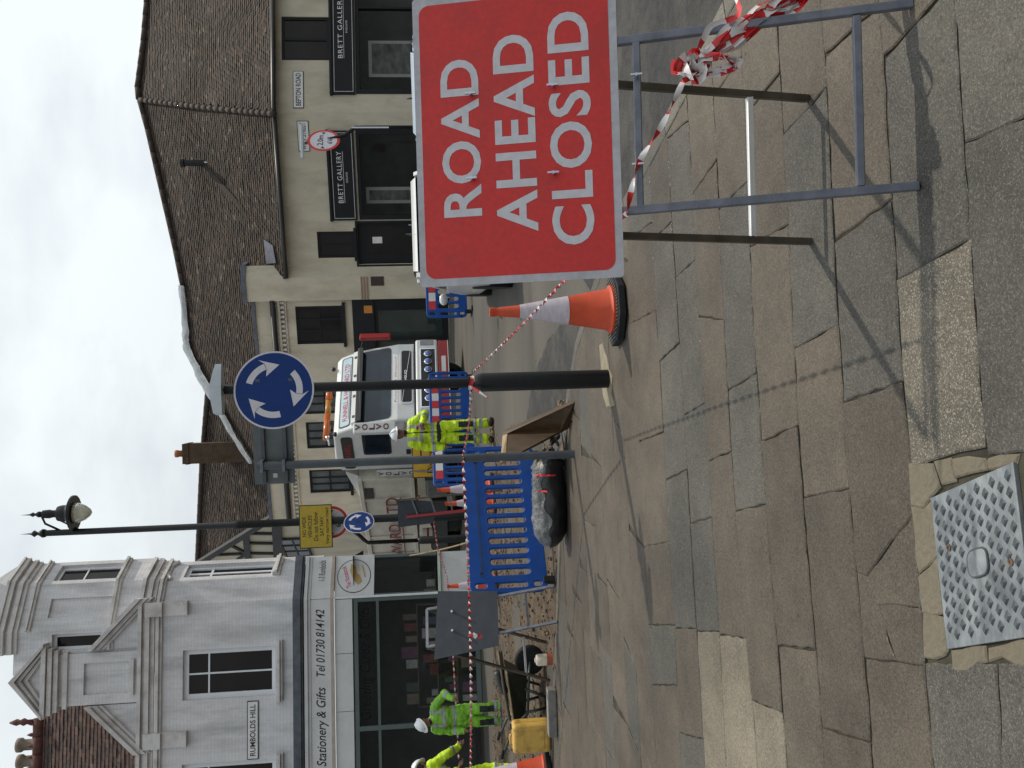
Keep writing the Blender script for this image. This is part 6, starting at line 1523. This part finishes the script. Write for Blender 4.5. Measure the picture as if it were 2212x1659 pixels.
    for sgn in (-1, 1): sub_shell(tm, lambda c, n, sgn=sgn: n.y < .1 and .36 < c.z < .62 and abs((c.x - Pv.x) * sgn - .12) < .05, .005, 'knee_patch', M_CLOTH, t)
    for s in 'LR':
        a_ = V(P['an' + s]); f_ = V(P.get('ft' + s, (0, -1, 0))).normalized(); bt = MB(); toe = a_ + f_ * .17; cap(bt, (a_.x, a_.y, .055), (toe.x, toe.y, .045), .052, .045); cap(bt, (a_.x, a_.y, .05), a_ + V((0, 0, .09)), .055, .058); cap(bt, (a_ - f_ * .05).xy.to_3d() + V((0, 0, .045)), (a_.x, a_.y, .06), .045, .05)
        link(remesh(bt, 'boot', .012, 3), 'boot', M_BOOT, t)
    # hard hat, hair, glasses
    he = MB(); he.ell(hp(0, .012, .055), .108, .128, .105, n=24, k=8, z0=0.0, M=HM); 
    ring = [hp(.118 * math.cos(a), (.14 + (.05 if math.sin(a) < -.3 else 0)) * math.sin(a) + .012, .052) for a in [2 * math.pi * k / 24 for k in range(24)]]
    he.prism(ring, hup * .012); he.tube([hp(0, .14, .07), hp(0, .09, .14), hp(0, .012, .166), hp(0, -.07, .145), hp(0, -.118, .075)], .014, n=6); he.build('hard_hat', M_HELM, t, smooth=True)
    hm = MB(); hm.ell(hp(0, .035, .0), .079, .075, .085, M=HM); hm.build('hair', M_HAIR, t, smooth=True)
    for s in (-1, 1): MB().ell(hp(s * .032, -.083, .015), .013, .008, .009, n=8, k=6, M=HM).build('eye', M_INK, t, smooth=True)
    bd = MB(); bd.ell(hp(0, -.035, -.085), .052, .055, .040, M=HM); bd.build('beard', M_HAIR, t, smooth=True)
    return t
BASE = dict(head=(0, -.02, 1.66), neck=(0, .01, 1.50), chest=(0, 0, 1.30), waist=(0, 0, 1.08), pelvis=(0, 0, .95), look=(.25, -1, -.05),
            shL=(.185, 0, 1.43), shR=(-.185, 0, 1.43), elL=(.27, -.02, 1.15), elR=(-.26, .02, 1.14), wrL=(.27, -.10, .90), wrR=(-.27, -.05, .88),
            hipL=(.09, 0, .90), hipR=(-.09, 0, .90), knL=(.10, -.02, .50), knR=(-.12, -.02, .50), anL=(.11, .02, .10), anR=(-.14, .02, .10), ftL=(.35, -1, 0), ftR=(-.3, -1, 0))
w1 = dict(BASE, elL=(.33, -.05, 1.20), wrL=(.17, -.26, 1.24), hdL=(-.8, -.5, .2), huL=(-.3, .2, -.9), hsL=(0, -.3, 1), look=(.45, -1, -.15), anL=(.13, -.06, .10), knL=(.12, -.07, .50))
a = gz(atY(1063, 930, 15.4).x, 15.4, rdz(15.4))
worker(a, 0.12, 'worker in yellow hi-vis suit and white hard hat standing before the lorry', w1, M_HIVY)
w2 = dict(BASE, head=(-.06, -.16, 1.60), neck=(-.02, -.07, 1.47), chest=(0, -.04, 1.28), look=(-.35, -.8, -.55), shL=(.19, -.04, 1.41), shR=(-.18, -.06, 1.40), elL=(.40, -.02, 1.24), wrL=(.36, -.22, 1.08), elR=(-.25, -.03, 1.13), wrR=(-.22, -.16, .90), knL=(.12, -.06, .50), anL=(.14, .0, .10))
a = gz(atY(1080, 1540, 15.5).x, 15.5, -.22); worker(a, 0.1, 'worker in green hi-vis suit and white hard hat standing beside the wheelbarrow', w2, M_HIVG, True)
w3 = dict(BASE, pelvis=(0, .08, .93), waist=(0, .04, 1.07), chest=(0, -.06, 1.26), neck=(0, -.17, 1.43), head=(0, -.26, 1.56), look=(.2, -.8, -.5), shL=(.19, -.12, 1.38), shR=(-.19, -.12, 1.38), elL=(.30, -.20, 1.12), elR=(-.32, -.20, 1.12), wrL=(.22, -.38, .95), wrR=(-.26, -.40, .93), hipL=(.09, .08, .89), hipR=(-.09, .08, .89))
a = gz(atY(1080, 1672, 14.4).x, 14.4, -.09); worker(a, 2.75, 'stooping worker in yellow hi-vis jacket behind the taped traffic cone', w3, M_HIVY)

# ================================================================== SMALL THINGS ON SITE
# sign on a folding frame seen from behind
F1a, F1b, F2a, F2b = gp(1196, 1266), gp(1204, 1343), gp(1181, 1388), gp(1188, 1470)
bs = thing('site_sign_back', 'bare grey sign plate on a folding metal frame, seen from behind', 'road sign', (F1a + F1b + F2a + F2b) / 4)
wd_ = ((F1b - F1a) + (F2b - F2a)) / 2; Ta = atY(922, 1317, (F1a.y + F2a.y) / 2); Tb = atY(923, 1398, (F1b.y + F2b.y) / 2)
for a, b in ((F1a, Ta), (F1b, Tb)): MB().bar(a, b, .028, .028).build('frame_leg', M_GALV, bs, world=True)
for a, b in ((F2a, Ta), (F2b, Tb)): MB().bar(a, b, .028, .028).build('back_leg', M_GALVD, bs, world=True)
MB().bar(F1a + (Ta - F1a) * .22, F1b + (Tb - F1b) * .22, .024).build('rung', M_GALV, bs, world=True); MB().bar(F2a + (Ta - F2a) * .20, F2b + (Tb - F2b) * .20, .024).build('rung', M_SGREY, bs, world=True); MB().bar(Ta, Tb, .03).build('top_bar', M_SGREY, bs, world=True)
pn = (F1b - F1a).cross(Ta - F1a).normalized()
if pn.y > 0: pn = -pn
cs_ = [onp(x, y, F1a + pn * .02, pn) for x, y in ((946, 1277), (1074, 1277), (1078, 1395), (938, 1425))]
M_BACKG = mat('aluminium_back_dark', (.042, .050, .062), rough=.6, metal=.0, spec=.3, var=.12, scale=10)
mb = MB(); mb.prism(cs_, pn * .004); mb.build('plate', M_BACKG, bs, world=True)
for (x, y) in ((978, 1322), (979, 1363)): p = onp(x, y, F1a + pn * .03, pn); MB().tube([p, p + pn * .05], .013, n=8).build('bolt', M_ZINC, bs, world=True)
# steel ladder frame with grey plate, further back
LYf = 14.4; q_ = lambda x, y: atY(x, y, LYf); lb_ = gz(q_(950, 1100).x, LYf, rdz(LYf))
lf = thing('ladder_frame_sign', 'grey plate on a red sided ladder frame in front of the lorry body', 'road sign', lb_)
MB().prism([q_(859, 1078), q_(937, 1083), q_(937, 1130), q_(860, 1139)], (0, .006, 0)).build('plate', M_BACKG, lf, world=True)
dn = V((0, -.15, 0))
La, Lb2 = q_(862, 1080) + dn * .1, q_(1050, 1058) + dn; Ra, Rb2 = q_(878, 1116) + dn * .1, q_(1050, 1093) + dn
for p in (Lb2, Rb2): p.z = G(0, p.y) + rdz(p.y)
MB().bar(La, Lb2, .03).build('side_rail', M_GALVD, lf, world=True); MB().bar(Ra, Rb2, .04).build('side_rail', M_LRD, lf, world=True)
for k in (.12, .30, .48, .68): MB().bar(La + (Lb2 - La) * k, Ra + (Rb2 - Ra) * k, .025).build('rung', M_GALV, lf, world=True)
# yellow diversion sign leaning by the cab
dg = V((atY(960, 985, 18.6).x, 18.6, G(0, 18.6) + rdz(18.6))); ds = thing('diversion_sign', 'yellow Diversion sign with black arrow half hidden behind the yellow worker', 'road sign', dg)
zz = atY(890, 985, 18.6).z - dg.z; z0_ = atY(947, 985, 18.6).z - dg.z
pl = plate(ds, -.45, .45, z0_, zz, 0, mat('diversion_yellow', (.55, .32, .015), rough=.5, var=.06), rim=M_INK, rimw=.02)
text('lettering', 'Diversion', .7, .18, Matrix.Translation((0, -.004, z0_ + .16)) @ Matrix.Rotation(math.pi / 2, 4, 'X'), M_INK, pl, off=.01)
MB().prism([(-.02, -.003, zz - .12), (-.12, -.003, zz - .19), (-.02, -.003, zz - .26)], (0, -.002, 0)).build('arrow', M_INK, pl); MB().box(-.02, .25, -.005, -.003, zz - .205, zz - .175).build('arrow', M_INK, pl)
for x in (-.3, .3): MB().bar((x, .01, zz), (x, -.14, 0), .03).build('leg', M_GALV, ds); MB().bar((x, .03, zz), (x, .42, 0), .03).build('leg', M_GALV, ds)
# wooden board leaning beside the grey post
A_ = gp(1241, 866); B_ = gp(1229, 923); tl_ = atY(1087, 932, 8.75); tr_ = atY(1081, 1003, 8.45)
wbd = thing('wooden_board', 'brown framed wooden pavement board leaning over beside the grey sign post', 'board', (A_ + B_) / 2)
nb = (tl_ - A_).cross(B_ - A_).normalized()
if nb.y > 0: nb = -nb
M_WOOD = mat('varnished_wood', (.050, .028, .011), spec=.3, rough=.5, var=.3, scale=5, stretch=(6, 1, 1), bump=.1, bscale=30); M_WOODL = mat('pale_wood_and_lit_edge', (.24, .155, .06), rough=.45, var=.25, scale=6)
bl = lambda u, v, o=0.0: (A_ * (1 - u) * (1 - v) + B_ * u * (1 - v) + tr_ * u * v + tl_ * (1 - u) * v) + nb * o
def bq(u0, u1, v0, v1, o0, o1, name, m): MB().hexa([bl(u0, v0, o0), bl(u1, v0, o0), bl(u1, v1, o0), bl(u0, v1, o0)], [bl(u0, v0, o1), bl(u1, v0, o1), bl(u1, v1, o1), bl(u0, v1, o1)]).build(name, m, wbd, world=True, bevel=.003)
bq(.06, .94, .05, .95, -.006, .004, 'panel', M_WOOD)
bq(0, .09, 0, 1, -.02, .02, 'stile', M_WOOD); bq(.91, 1, 0, 1, -.02, .02, 'stile', M_WOOD); bq(.092, .908, 0, .13, -.019, .019, 'rail', M_WOOD); bq(.092, .908, .93, 1, -.019, .019, 'rail', M_WOODL)  # top rail in paler wood: light on the upper edge put into the colour
# wrapped bundle
b0 = gp(1222, 1080); bd_ = thing('plastic_bundle', 'long bundle wrapped in black and clear plastic lying on the paving', 'bundle', b0)
L0 = atY(1190, 1183, b0.y).x - b0.x; L1 = atY(1190, 985, b0.y).x - b0.x; hB_ = atY(1150, 1090, b0.y).z - b0.z
mb = MB(); nS, nR = 34, 28
rad = lambda t: max(.02, (min(1, t * 5.5) ** .5) * (1 - .12 * t) * (min(1, (1.04 - t) * 9) ** .5))
def bund(t, a, k=1.0, j=0.0):
    x = L0 + (L1 - L0) * t; r = rad(t) * hB_ / 2; ca, sa = math.cos(a), math.sin(a)
    p = V((x, ca * r * 1.05 * k, hB_ * .48 * (1 if t < .9 else .9) + sa * r * k))
    w = mnoise.fractal(V((x * 5, ca * 1.3, sa * 1.3 + 7)), 1, 2, 4) * .016 + abs(mnoise.noise(V((x * 16, ca * 2.5, sa * 2.5 + j)))) * .012 * (1 + j)
    p.y += ca * w; p.z += sa * w; p.z = max(p.z, .004); return p
vs = [bund(i / nS, 2 * math.pi * j / nR) for i in range(nS + 1) for j in range(nR)]
fs = [(i * nR + j, i * nR + (j + 1) % nR, (i + 1) * nR + (j + 1) % nR, (i + 1) * nR + j) for i in range(nS) for j in range(nR)] + [tuple(range(nR)), tuple(nS * nR + j for j in range(nR))]
M_BPOLY = mat('black_polythene', (.012, .012, .014), rough=.3, var=.3, scale=6, bump=.5, bscale=14, bdist=.02)
M_CPOLY = mat('clear_polythene', (.22, .23, .245), rough=.2, var=.4, scale=9, bump=1.0, bscale=22, bdist=.03, alpha=.5)
MB().add(vs, fs).build('black_wrapping', M_BPOLY, bd_, smooth=True)
vs = [bund(.02 + i / 30 * .96, math.radians(72 + 108 * j / 16 + 60) if False else math.radians(85 + j * 7.2 + 10 * math.sin(i * .6)), 1.05, 1.5) for i in range(31) for j in range(17)]
vs = [V((p.x, p.y, p.z + .004)) for p in vs]
vs2 = [bund(.02 + i / 30 * .96, math.radians(62 + j * 6.2 + 7 * math.sin(i * .8) + 14 * math.sin(i * .23)), 1.05, 1.5) for i in range(31) for j in range(17)]
MB().add([V((p.x, p.y - .004, p.z + .003)) for p in vs2], [(i * 17 + j, i * 17 + j + 1, (i + 1) * 17 + j + 1, (i + 1) * 17 + j) for i in range(30) for j in range(16)]).build('clear_wrapping', M_CPOLY, bd_, smooth=True)
for t0, a0, a1 in ((.80, 120, 195), (.63, 130, 165)):
    mb = MB(); r_ = []
    for k in range(9): a = math.radians(a0 + (a1 - a0) * k / 8); r_ += [bund(t0, a, 1.09, 1.5), bund(t0 + .022, a, 1.09, 1.5)]
    mb.add([V((p.x, p.y - .012, p.z)) for p in r_], [(2 * k, 2 * k + 1, 2 * k + 3, 2 * k + 2) for k in range(8)]); mb.build('red_tape', M_BRED, bd_)
# scraps at the end of the bundle
sc0 = gp(1222, 972); scr = thing('scrap_pile', 'small pile of broken wood and torn packaging at the end of the bundle', 'scraps', sc0)
for k in range(16):
    c = V((rnd(-.10, .16), rnd(-.08, .15), rnd(.02, .26))); d = V((rnd(-1, 1), rnd(-1, 1), rnd(-.6, .6))).normalized() * rnd(.05, .13)
    MB().bar(c - d, c + d, rnd(.02, .08), rnd(.006, .02)).build('scrap', random.choice([M_WOODL, M_WOOD, M_BPL, M_CPOLY, M_STN[0], M_SHEET]), scr)
# wheelbarrow
WYb = 10.9; wz = G(0, WYb) - .085; wo = V((atY(1150, 1480, WYb).x, WYb, wz)); wbw = thing('wheelbarrow', 'dark green wheelbarrow loaded with tools standing in the dug up road', 'wheelbarrow', wo)
k_ = lambda x, y, dy=0.0: atY(x, y, WYb) - wo + V((0, dy, 0))
M_TRAY = mat('dark_green_tray', (.010, .018, .014), rough=.5, var=.3, scale=6); M_BTUBE = mat('barrow_tube', (.03, .05, .045), rough=.45, var=.2)
rr_, rl_ = k_(1090, 1438), k_(1106, 1548); br_, bl_ = k_(1136, 1456), k_(1133, 1530)
bot = [V((bl_.x, -.17, bl_.z)), V((br_.x, -.17, br_.z)), V((br_.x, .17, br_.z)), V((bl_.x, .17, bl_.z))]; tp_ = [V((rl_.x, -.30, rl_.z)), V((rr_.x, -.30, rr_.z)), V((rr_.x, .30, rr_.z)), V((rl_.x, .30, rl_.z))]
inn = [p + (sum(bot, V()) / 4 - p) * .06 + V((0, 0, .03)) for p in bot]; tin = [p + (V((sum(q.x for q in tp_) / 4, 0, p.z)) - p) * .05 for p in tp_]
mb = MB(); vv = bot + tp_ + inn + tin; mb.add(vv, [(3, 2, 1, 0)] + [(i, (i + 1) % 4, 4 + (i + 1) % 4, 4 + i) for i in range(4)] + [(4 + i, 4 + (i + 1) % 4, 12 + (i + 1) % 4, 12 + i) for i in range(4)] + [(12 + i, 12 + (i + 1) % 4, 8 + (i + 1) % 4, 8 + i) for i in range(4)] + [(8, 9, 10, 11)]); mb.build('tray', M_TRAY, wbw, bevel=.012)
MB().tube(tp_ + tp_[:1], .013, n=6).build('tray_rim', mat('rim_worn', (.24, .19, .10), rough=.5, var=.4, scale=9), wbw)
wc_ = k_(1137, 1426); wr = .19
wh = MB().lathe([(wr * .62, -.04), (wr * .9, -.05), (wr, -.02), (wr, .02), (wr * .9, .05), (wr * .62, .04)], n=24, c=(wc_.x, 0, wr), axis='y').build('wheel', M_RUB, wbw, smooth=True); MB().lathe([(wr * .63, -.03), (.03, -.02), (.03, .02), (wr * .63, .03)], n=16, c=(wc_.x, 0, wr), axis='y').build('hub', M_ZINC, wh)
for s in (-1, 1):
    h1, h2 = k_(1098, 1572), k_(1080, 1618); l1, l2, l3 = k_(1130, 1478), k_(1172, 1492), k_(1130, 1528); l2.z = .012; l4 = V((k_(1172, 1516).x, 0, .012))
    MB().tube([V((wc_.x, s * .07, wr)), V((br_.x, s * .16, br_.z - .02)), V((bl_.x, s * .19, bl_.z - .02)), V((h1.x, s * .27, h1.z)), V((h2.x, s * .29, h2.z))], .017, n=8).build('handle', M_BTUBE, wbw, smooth=True)
    MB().tube([V((l1.x, s * .17, l1.z)), V((l2.x, s * .21, .03)), V((l4.x, s * .21, .02)), V((l3.x, s * .19, l3.z))], .020, n=8).build('leg', M_BTUBE, wbw, smooth=True)
    MB().tube([V((h2.x + .1, s * .287, h2.z - .02)), V((h2.x, s * .29, h2.z))], .021, n=8).build('grip', M_RUB, wbw, smooth=True)
tl0 = [((1076, 1402), (1102, 1556), -.1, .018), ((1082, 1410), (1098, 1530), .05, .022), ((1074, 1450), (1092, 1500), -.02, .05)]
for i, (p, q, dy, r) in enumerate(tl0):
    a, b = k_(*p, dy), k_(*q, dy + .1); c = wo + (a + b) / 2
    tl = tag(MB().tube([a + wo, (a + b) / 2 + wo + V((0, 0, .01)), b + wo], [r, r * 1.1, r], n=8).build('tool', M_GALVD if i < 2 else M_BPL, None, smooth=True), ('long steel bar lying across the wheelbarrow', 'wooden tool shaft lying across the wheelbarrow', 'thick black breaker tool lying in the wheelbarrow')[i], 'tool')
# jerrycan, can and loose kerb
M_JERRY = mat('yellowed_plastic', (.60, .38, .085), rough=.45, var=.1, scale=4, dirt=(.16, .08, .02), dirt_amt=.8, dirt_scale=7)
jb = gp(1188, 1586); jc = thing('jerrycan', 'dirty yellow plastic jerrycan standing beside the wheelbarrow', 'jerrycan', jb, -.1)
jw, jh = abs(atY(1150, 1553, jb.y).x - atY(1150, 1617, jb.y).x) / 2, atY(1106, 1586, jb.y).z - jb.z
MB().box(-jw, jw, -.11, .11, 0, jh).build('body', M_JERRY, jc, bevel=.045, segs=4); MB().box(-jw - .004, jw + .004, -.006, .006, .03, jh - .03).build('seam', M_JERRY, jc, bevel=.003); MB().box(-jw + .06, jw - .06, -.115, -.108, .08, jh - .10).build('pressed_panel', M_JERRY, jc, bevel=.004)
MB().lathe([(.032, jh - .01), (.032, jh + .02), (.026, jh + .022)], n=14, c=(jw - .07, .04, 0)).build('cap', M_BPL, jc); MB().tube([(-jw + .07, .0, jh - .01), (-jw + .09, 0, jh + .022), (jw - .15, 0, jh + .022), (jw - .13, 0, jh - .01)], .012, n=8).build('handle', M_JERRY, jc, smooth=True)
sb_ = gp(1193, 1424); can = thing('paint_can', 'small white can with rusty red base at the kerb edge', 'can', sb_)
rw = abs(atY(1170, 1411, sb_.y).x - atY(1170, 1436, sb_.y).x) / 2; rh = atY(1158, 1424, sb_.y).z - sb_.z
MB().lathe([(rw, 0), (rw, rh * .36)], n=18).build('base_band', mat('rusty_red', (.32, .08, .04), rough=.6, var=.2), can, auto=True); MB().lathe([(rw, rh * .362), (rw, rh * .9), (rw * .8, rh)], n=18).build('body', mat('grubby_white', (.55, .50, .40), rough=.5, var=.15, scale=20), can, auto=True); MB().lathe([(rw * .4, rh), (rw * .4, rh * 1.08)], n=12).build('cap', M_WHITE, can)
ka, kb = gp(1200, 1486), gp(1203, 1588); kk = tag(MB().bar(ka + V((0, 0, .05)), kb + V((0, 0, .05)), .14, .10).build('loose_kerb_stone', mat('grey_kerb_concrete', (.17, .16, .155), rough=.9, var=.25, scale=14, bump=.4, bscale=50), None, bevel=.01), 'loose grey concrete kerb unit lying on the pavement edge by the jerrycan', 'kerb stone')
# rope
ra_, rb2 = atY(886, 1200, 18.3), atY(1010, 1172, 13.5); pts = [ra_ + (rb2 - ra_) * (k / 10) + V((0, 0, -.10 * math.sin(math.pi * k / 10))) for k in range(11)]
tag(MB().tube(pts, .014, n=6).build('rope', mat('hemp_rope', (.24, .17, .08), rough=.9, var=.3, scale=40), None, smooth=True), 'thin brown rope strung down from the corner of the shop window', 'rope')

# ================================================================== TAPE
M_TR = mat('tape_red', (.50, .018, .022), rough=.35, var=.1); M_TW = mat('tape_white', (.62, .60, .60), rough=.35, var=.08)
def ribbon(mb, pts, w, stripe=.11, twist=0.0, ph=0.0, seg=.018, jit=0.0, up=(0, 0, 1)):
    pts = [V(p) for p in pts]; sm = []
    for i in range(len(pts) - 1):
        p0, p1, p2, p3 = pts[max(i - 1, 0)], pts[i], pts[i + 1], pts[min(i + 2, len(pts) - 1)]; n = max(2, int((p2 - p1).length / seg))
        for k in range(n):
            t = k / n; sm.append(.5 * ((2 * p1) + (p2 - p0) * t + (2 * p0 - 5 * p1 + 4 * p2 - p3) * t * t + (3 * p1 - p0 - 3 * p2 + p3) * t ** 3))
    sm.append(pts[-1]); L_ = 0; o = len(mb.v); ac = []
    for i, p in enumerate(sm):
        d = (sm[min(i + 1, len(sm) - 1)] - sm[max(i - 1, 0)]).normalized(); L_ += (p - sm[i - 1]).length if i else 0; ac.append(L_)
        s = d.cross(V(up)); s = s.normalized() if s.length > .01 else V((1, 0, 0)); q = s.cross(d); a = ph + twist * L_
        v = (s * math.cos(a) + q * math.sin(a)) * w / 2; nrm = (q * math.cos(a) - s * math.sin(a))
        j = nrm * rnd(-jit, jit)
        mb.v += [tuple(p - v + j), tuple(p + nrm * w * .12), tuple(p + v - j)]
    for i in range(len(sm) - 1):
        m = int(ac[i] / stripe) % 2
        for k in (0, 1): mb.f.append((o + 3 * i + k, o + 3 * i + k + 1, o + 3 * i + 3 + k + 1, o + 3 * i + 3 + k)); mb.m.append(m)
def tape(pts, label, w=.03, twist=9, stripe=.10, name='barrier_tape'):
    mb = MB(); ribbon(mb, pts, w, stripe, twist); return tag(mb.build(name, [M_TR, M_TW], None, smooth=True), label, 'barrier tape', 'red and white barrier tape')
cT = atY(1017, 1652, 10.22); gT = atY(1000, 989, 8.10); bT = atY(1019, 836, pb.y - .085)
mid = (cT + gT) / 2 + V((0, 0, -.03))
tape([cT + V((-.1, 0, 0)), cT, (cT + mid) / 2 + V((0, 0, -.008)), mid, (mid + gT) / 2 + V((0, 0, -.008)), gT], 'red and white tape stretched from the cone to the grey sign post', w=.034, twist=30, stripe=.055)
tape([gT, (gT + bT) / 2 + V((0, 0, -.02)), bT], 'red and white tape stretched between the grey and the black sign posts', w=.030, twist=30, stripe=.055)
sT = sp(1354, 462, .03); bT2 = atY(1021, 806, pb.y - .08)
tape([bT2, (bT2 + sT) / 2 + V((0, 0, -.02)), sT], 'red and white tape running from the black post down behind the red sign', w=.020, twist=34, stripe=.05)
kT = sp(1488, 150, .045)
tape([sT, sp(1378, 357, .04), sp(1430, 270, .035), kT], 'red and white tape stretched across the legs of the red sign', w=.020, twist=26, stripe=.055)
mb = MB(); lp_ = atY(1020, 836, pb.y)
for k in range(3): MB
ring = [V((pb.x + .055 * math.cos(a), pb.y + .055 * math.sin(a), bT.z + .01 * math.sin(a * 2))) for a in [2 * math.pi * k / 14 for k in range(15)]]
ribbon(mb, ring, .03, .06, 0, 1.57); ribbon(mb, [bT, bT + V((-.05, -.03, -.07)), bT + V((-.09, -.02, -.12))], .03, .06, 5)
tag(mb.build('tape_knot', [M_TR, M_TW], None, smooth=True), 'loop of red and white tape tied round the neck of the black post', 'barrier tape', 'red and white barrier tape')
# bunch of loose tape hanging on the right leg of the sign
mb = MB(); o_ = [.03, .05, .07, .09, .11]
for k in range(12):
    j = lambda s: rnd(-s, s)
    ribbon(mb, [kT + V((j(.01), j(.01), j(.01))), sp(1530 + j(10), 116 + j(10), .015 + rnd(0, .02)), sp(1585 + j(16), 78 + j(22), .0 + rnd(0, .03)), sp(1640 + j(18), 42 + j(24), -.02 + rnd(0, .03)), sp(1700 + j(22), 6 + j(22), -.04 + rnd(0, .03)), sp(1750 + j(28), -30 + j(22), -.05 + rnd(0, .03))], rnd(.016, .034), rnd(.05, .12), rnd(-16, 16), rnd(0, 3), jit=.002)
for k in range(3):
    ribbon(mb, [kT, sp(1515 + rnd(-8, 8), 165 + rnd(-8, 8), .03), sp(1565 + rnd(-8, 14), 160 + rnd(-14, 10), .03), sp(1588 + rnd(-8, 8), 140 + rnd(-10, 10), .03), sp(1560 + rnd(-10, 10), 122, .06), sp(1508, 130, .05)], .030, rnd(.05, .1), rnd(-6, 6), rnd(0, 3), jit=.004)
for k in range(7):
    c = kT + V((rnd(-.015, .03), rnd(-.02, .0), rnd(-.03, .02))); ribbon(mb, [c + V((.03 * math.cos(a + k), .015 * math.sin(a * 2), .03 * math.sin(a + k))) for a in (0, 1, 2, 3, 4, 5, 6)], .035, .05, 8, k)
tag(mb.build('tape_bunch', [M_TR, M_TW], None, smooth=True), 'knotted bunch of loose red and white tape hanging from the red sign frame', 'barrier tape', 'red and white barrier tape')
tape([kT, sp(1530, 62, .03), sp(1575, -25, 0.0), V((2.3, 3.6, .95))], 'red and white tape leaving the knotted bunch towards the road', w=.022, twist=10)
f1, f2, f3, f4, f5 = q_(935, 1112), atY(947, 1190, 15.0), atY(968, 1262, 15.25), atY(979, 1422, 15.6), atY(991, 1640, 15.6)
tape([f1, f2, f3, f4, f5], 'thin red and white tape strung in front of the shop windows', w=.030, twist=26, stripe=.06)

mb = MB(); tt = cT + (gT - cT) * ((1652 - 1335) / (1652 - 989)) + V((0, -.01, -.01)); ribbon(mb, [tt, tt + V((.01, -.01, -.05)), tt + V((-.015, -.02, -.10)), tt + V((.01, -.02, -.13))], .05, .05, 9, .5)
tag(mb.build('tape_tail', [M_TR, M_TW], None, smooth=True), 'short loose end of tape hanging in front of the bare grey sign plate', 'barrier tape', 'red and white barrier tape')
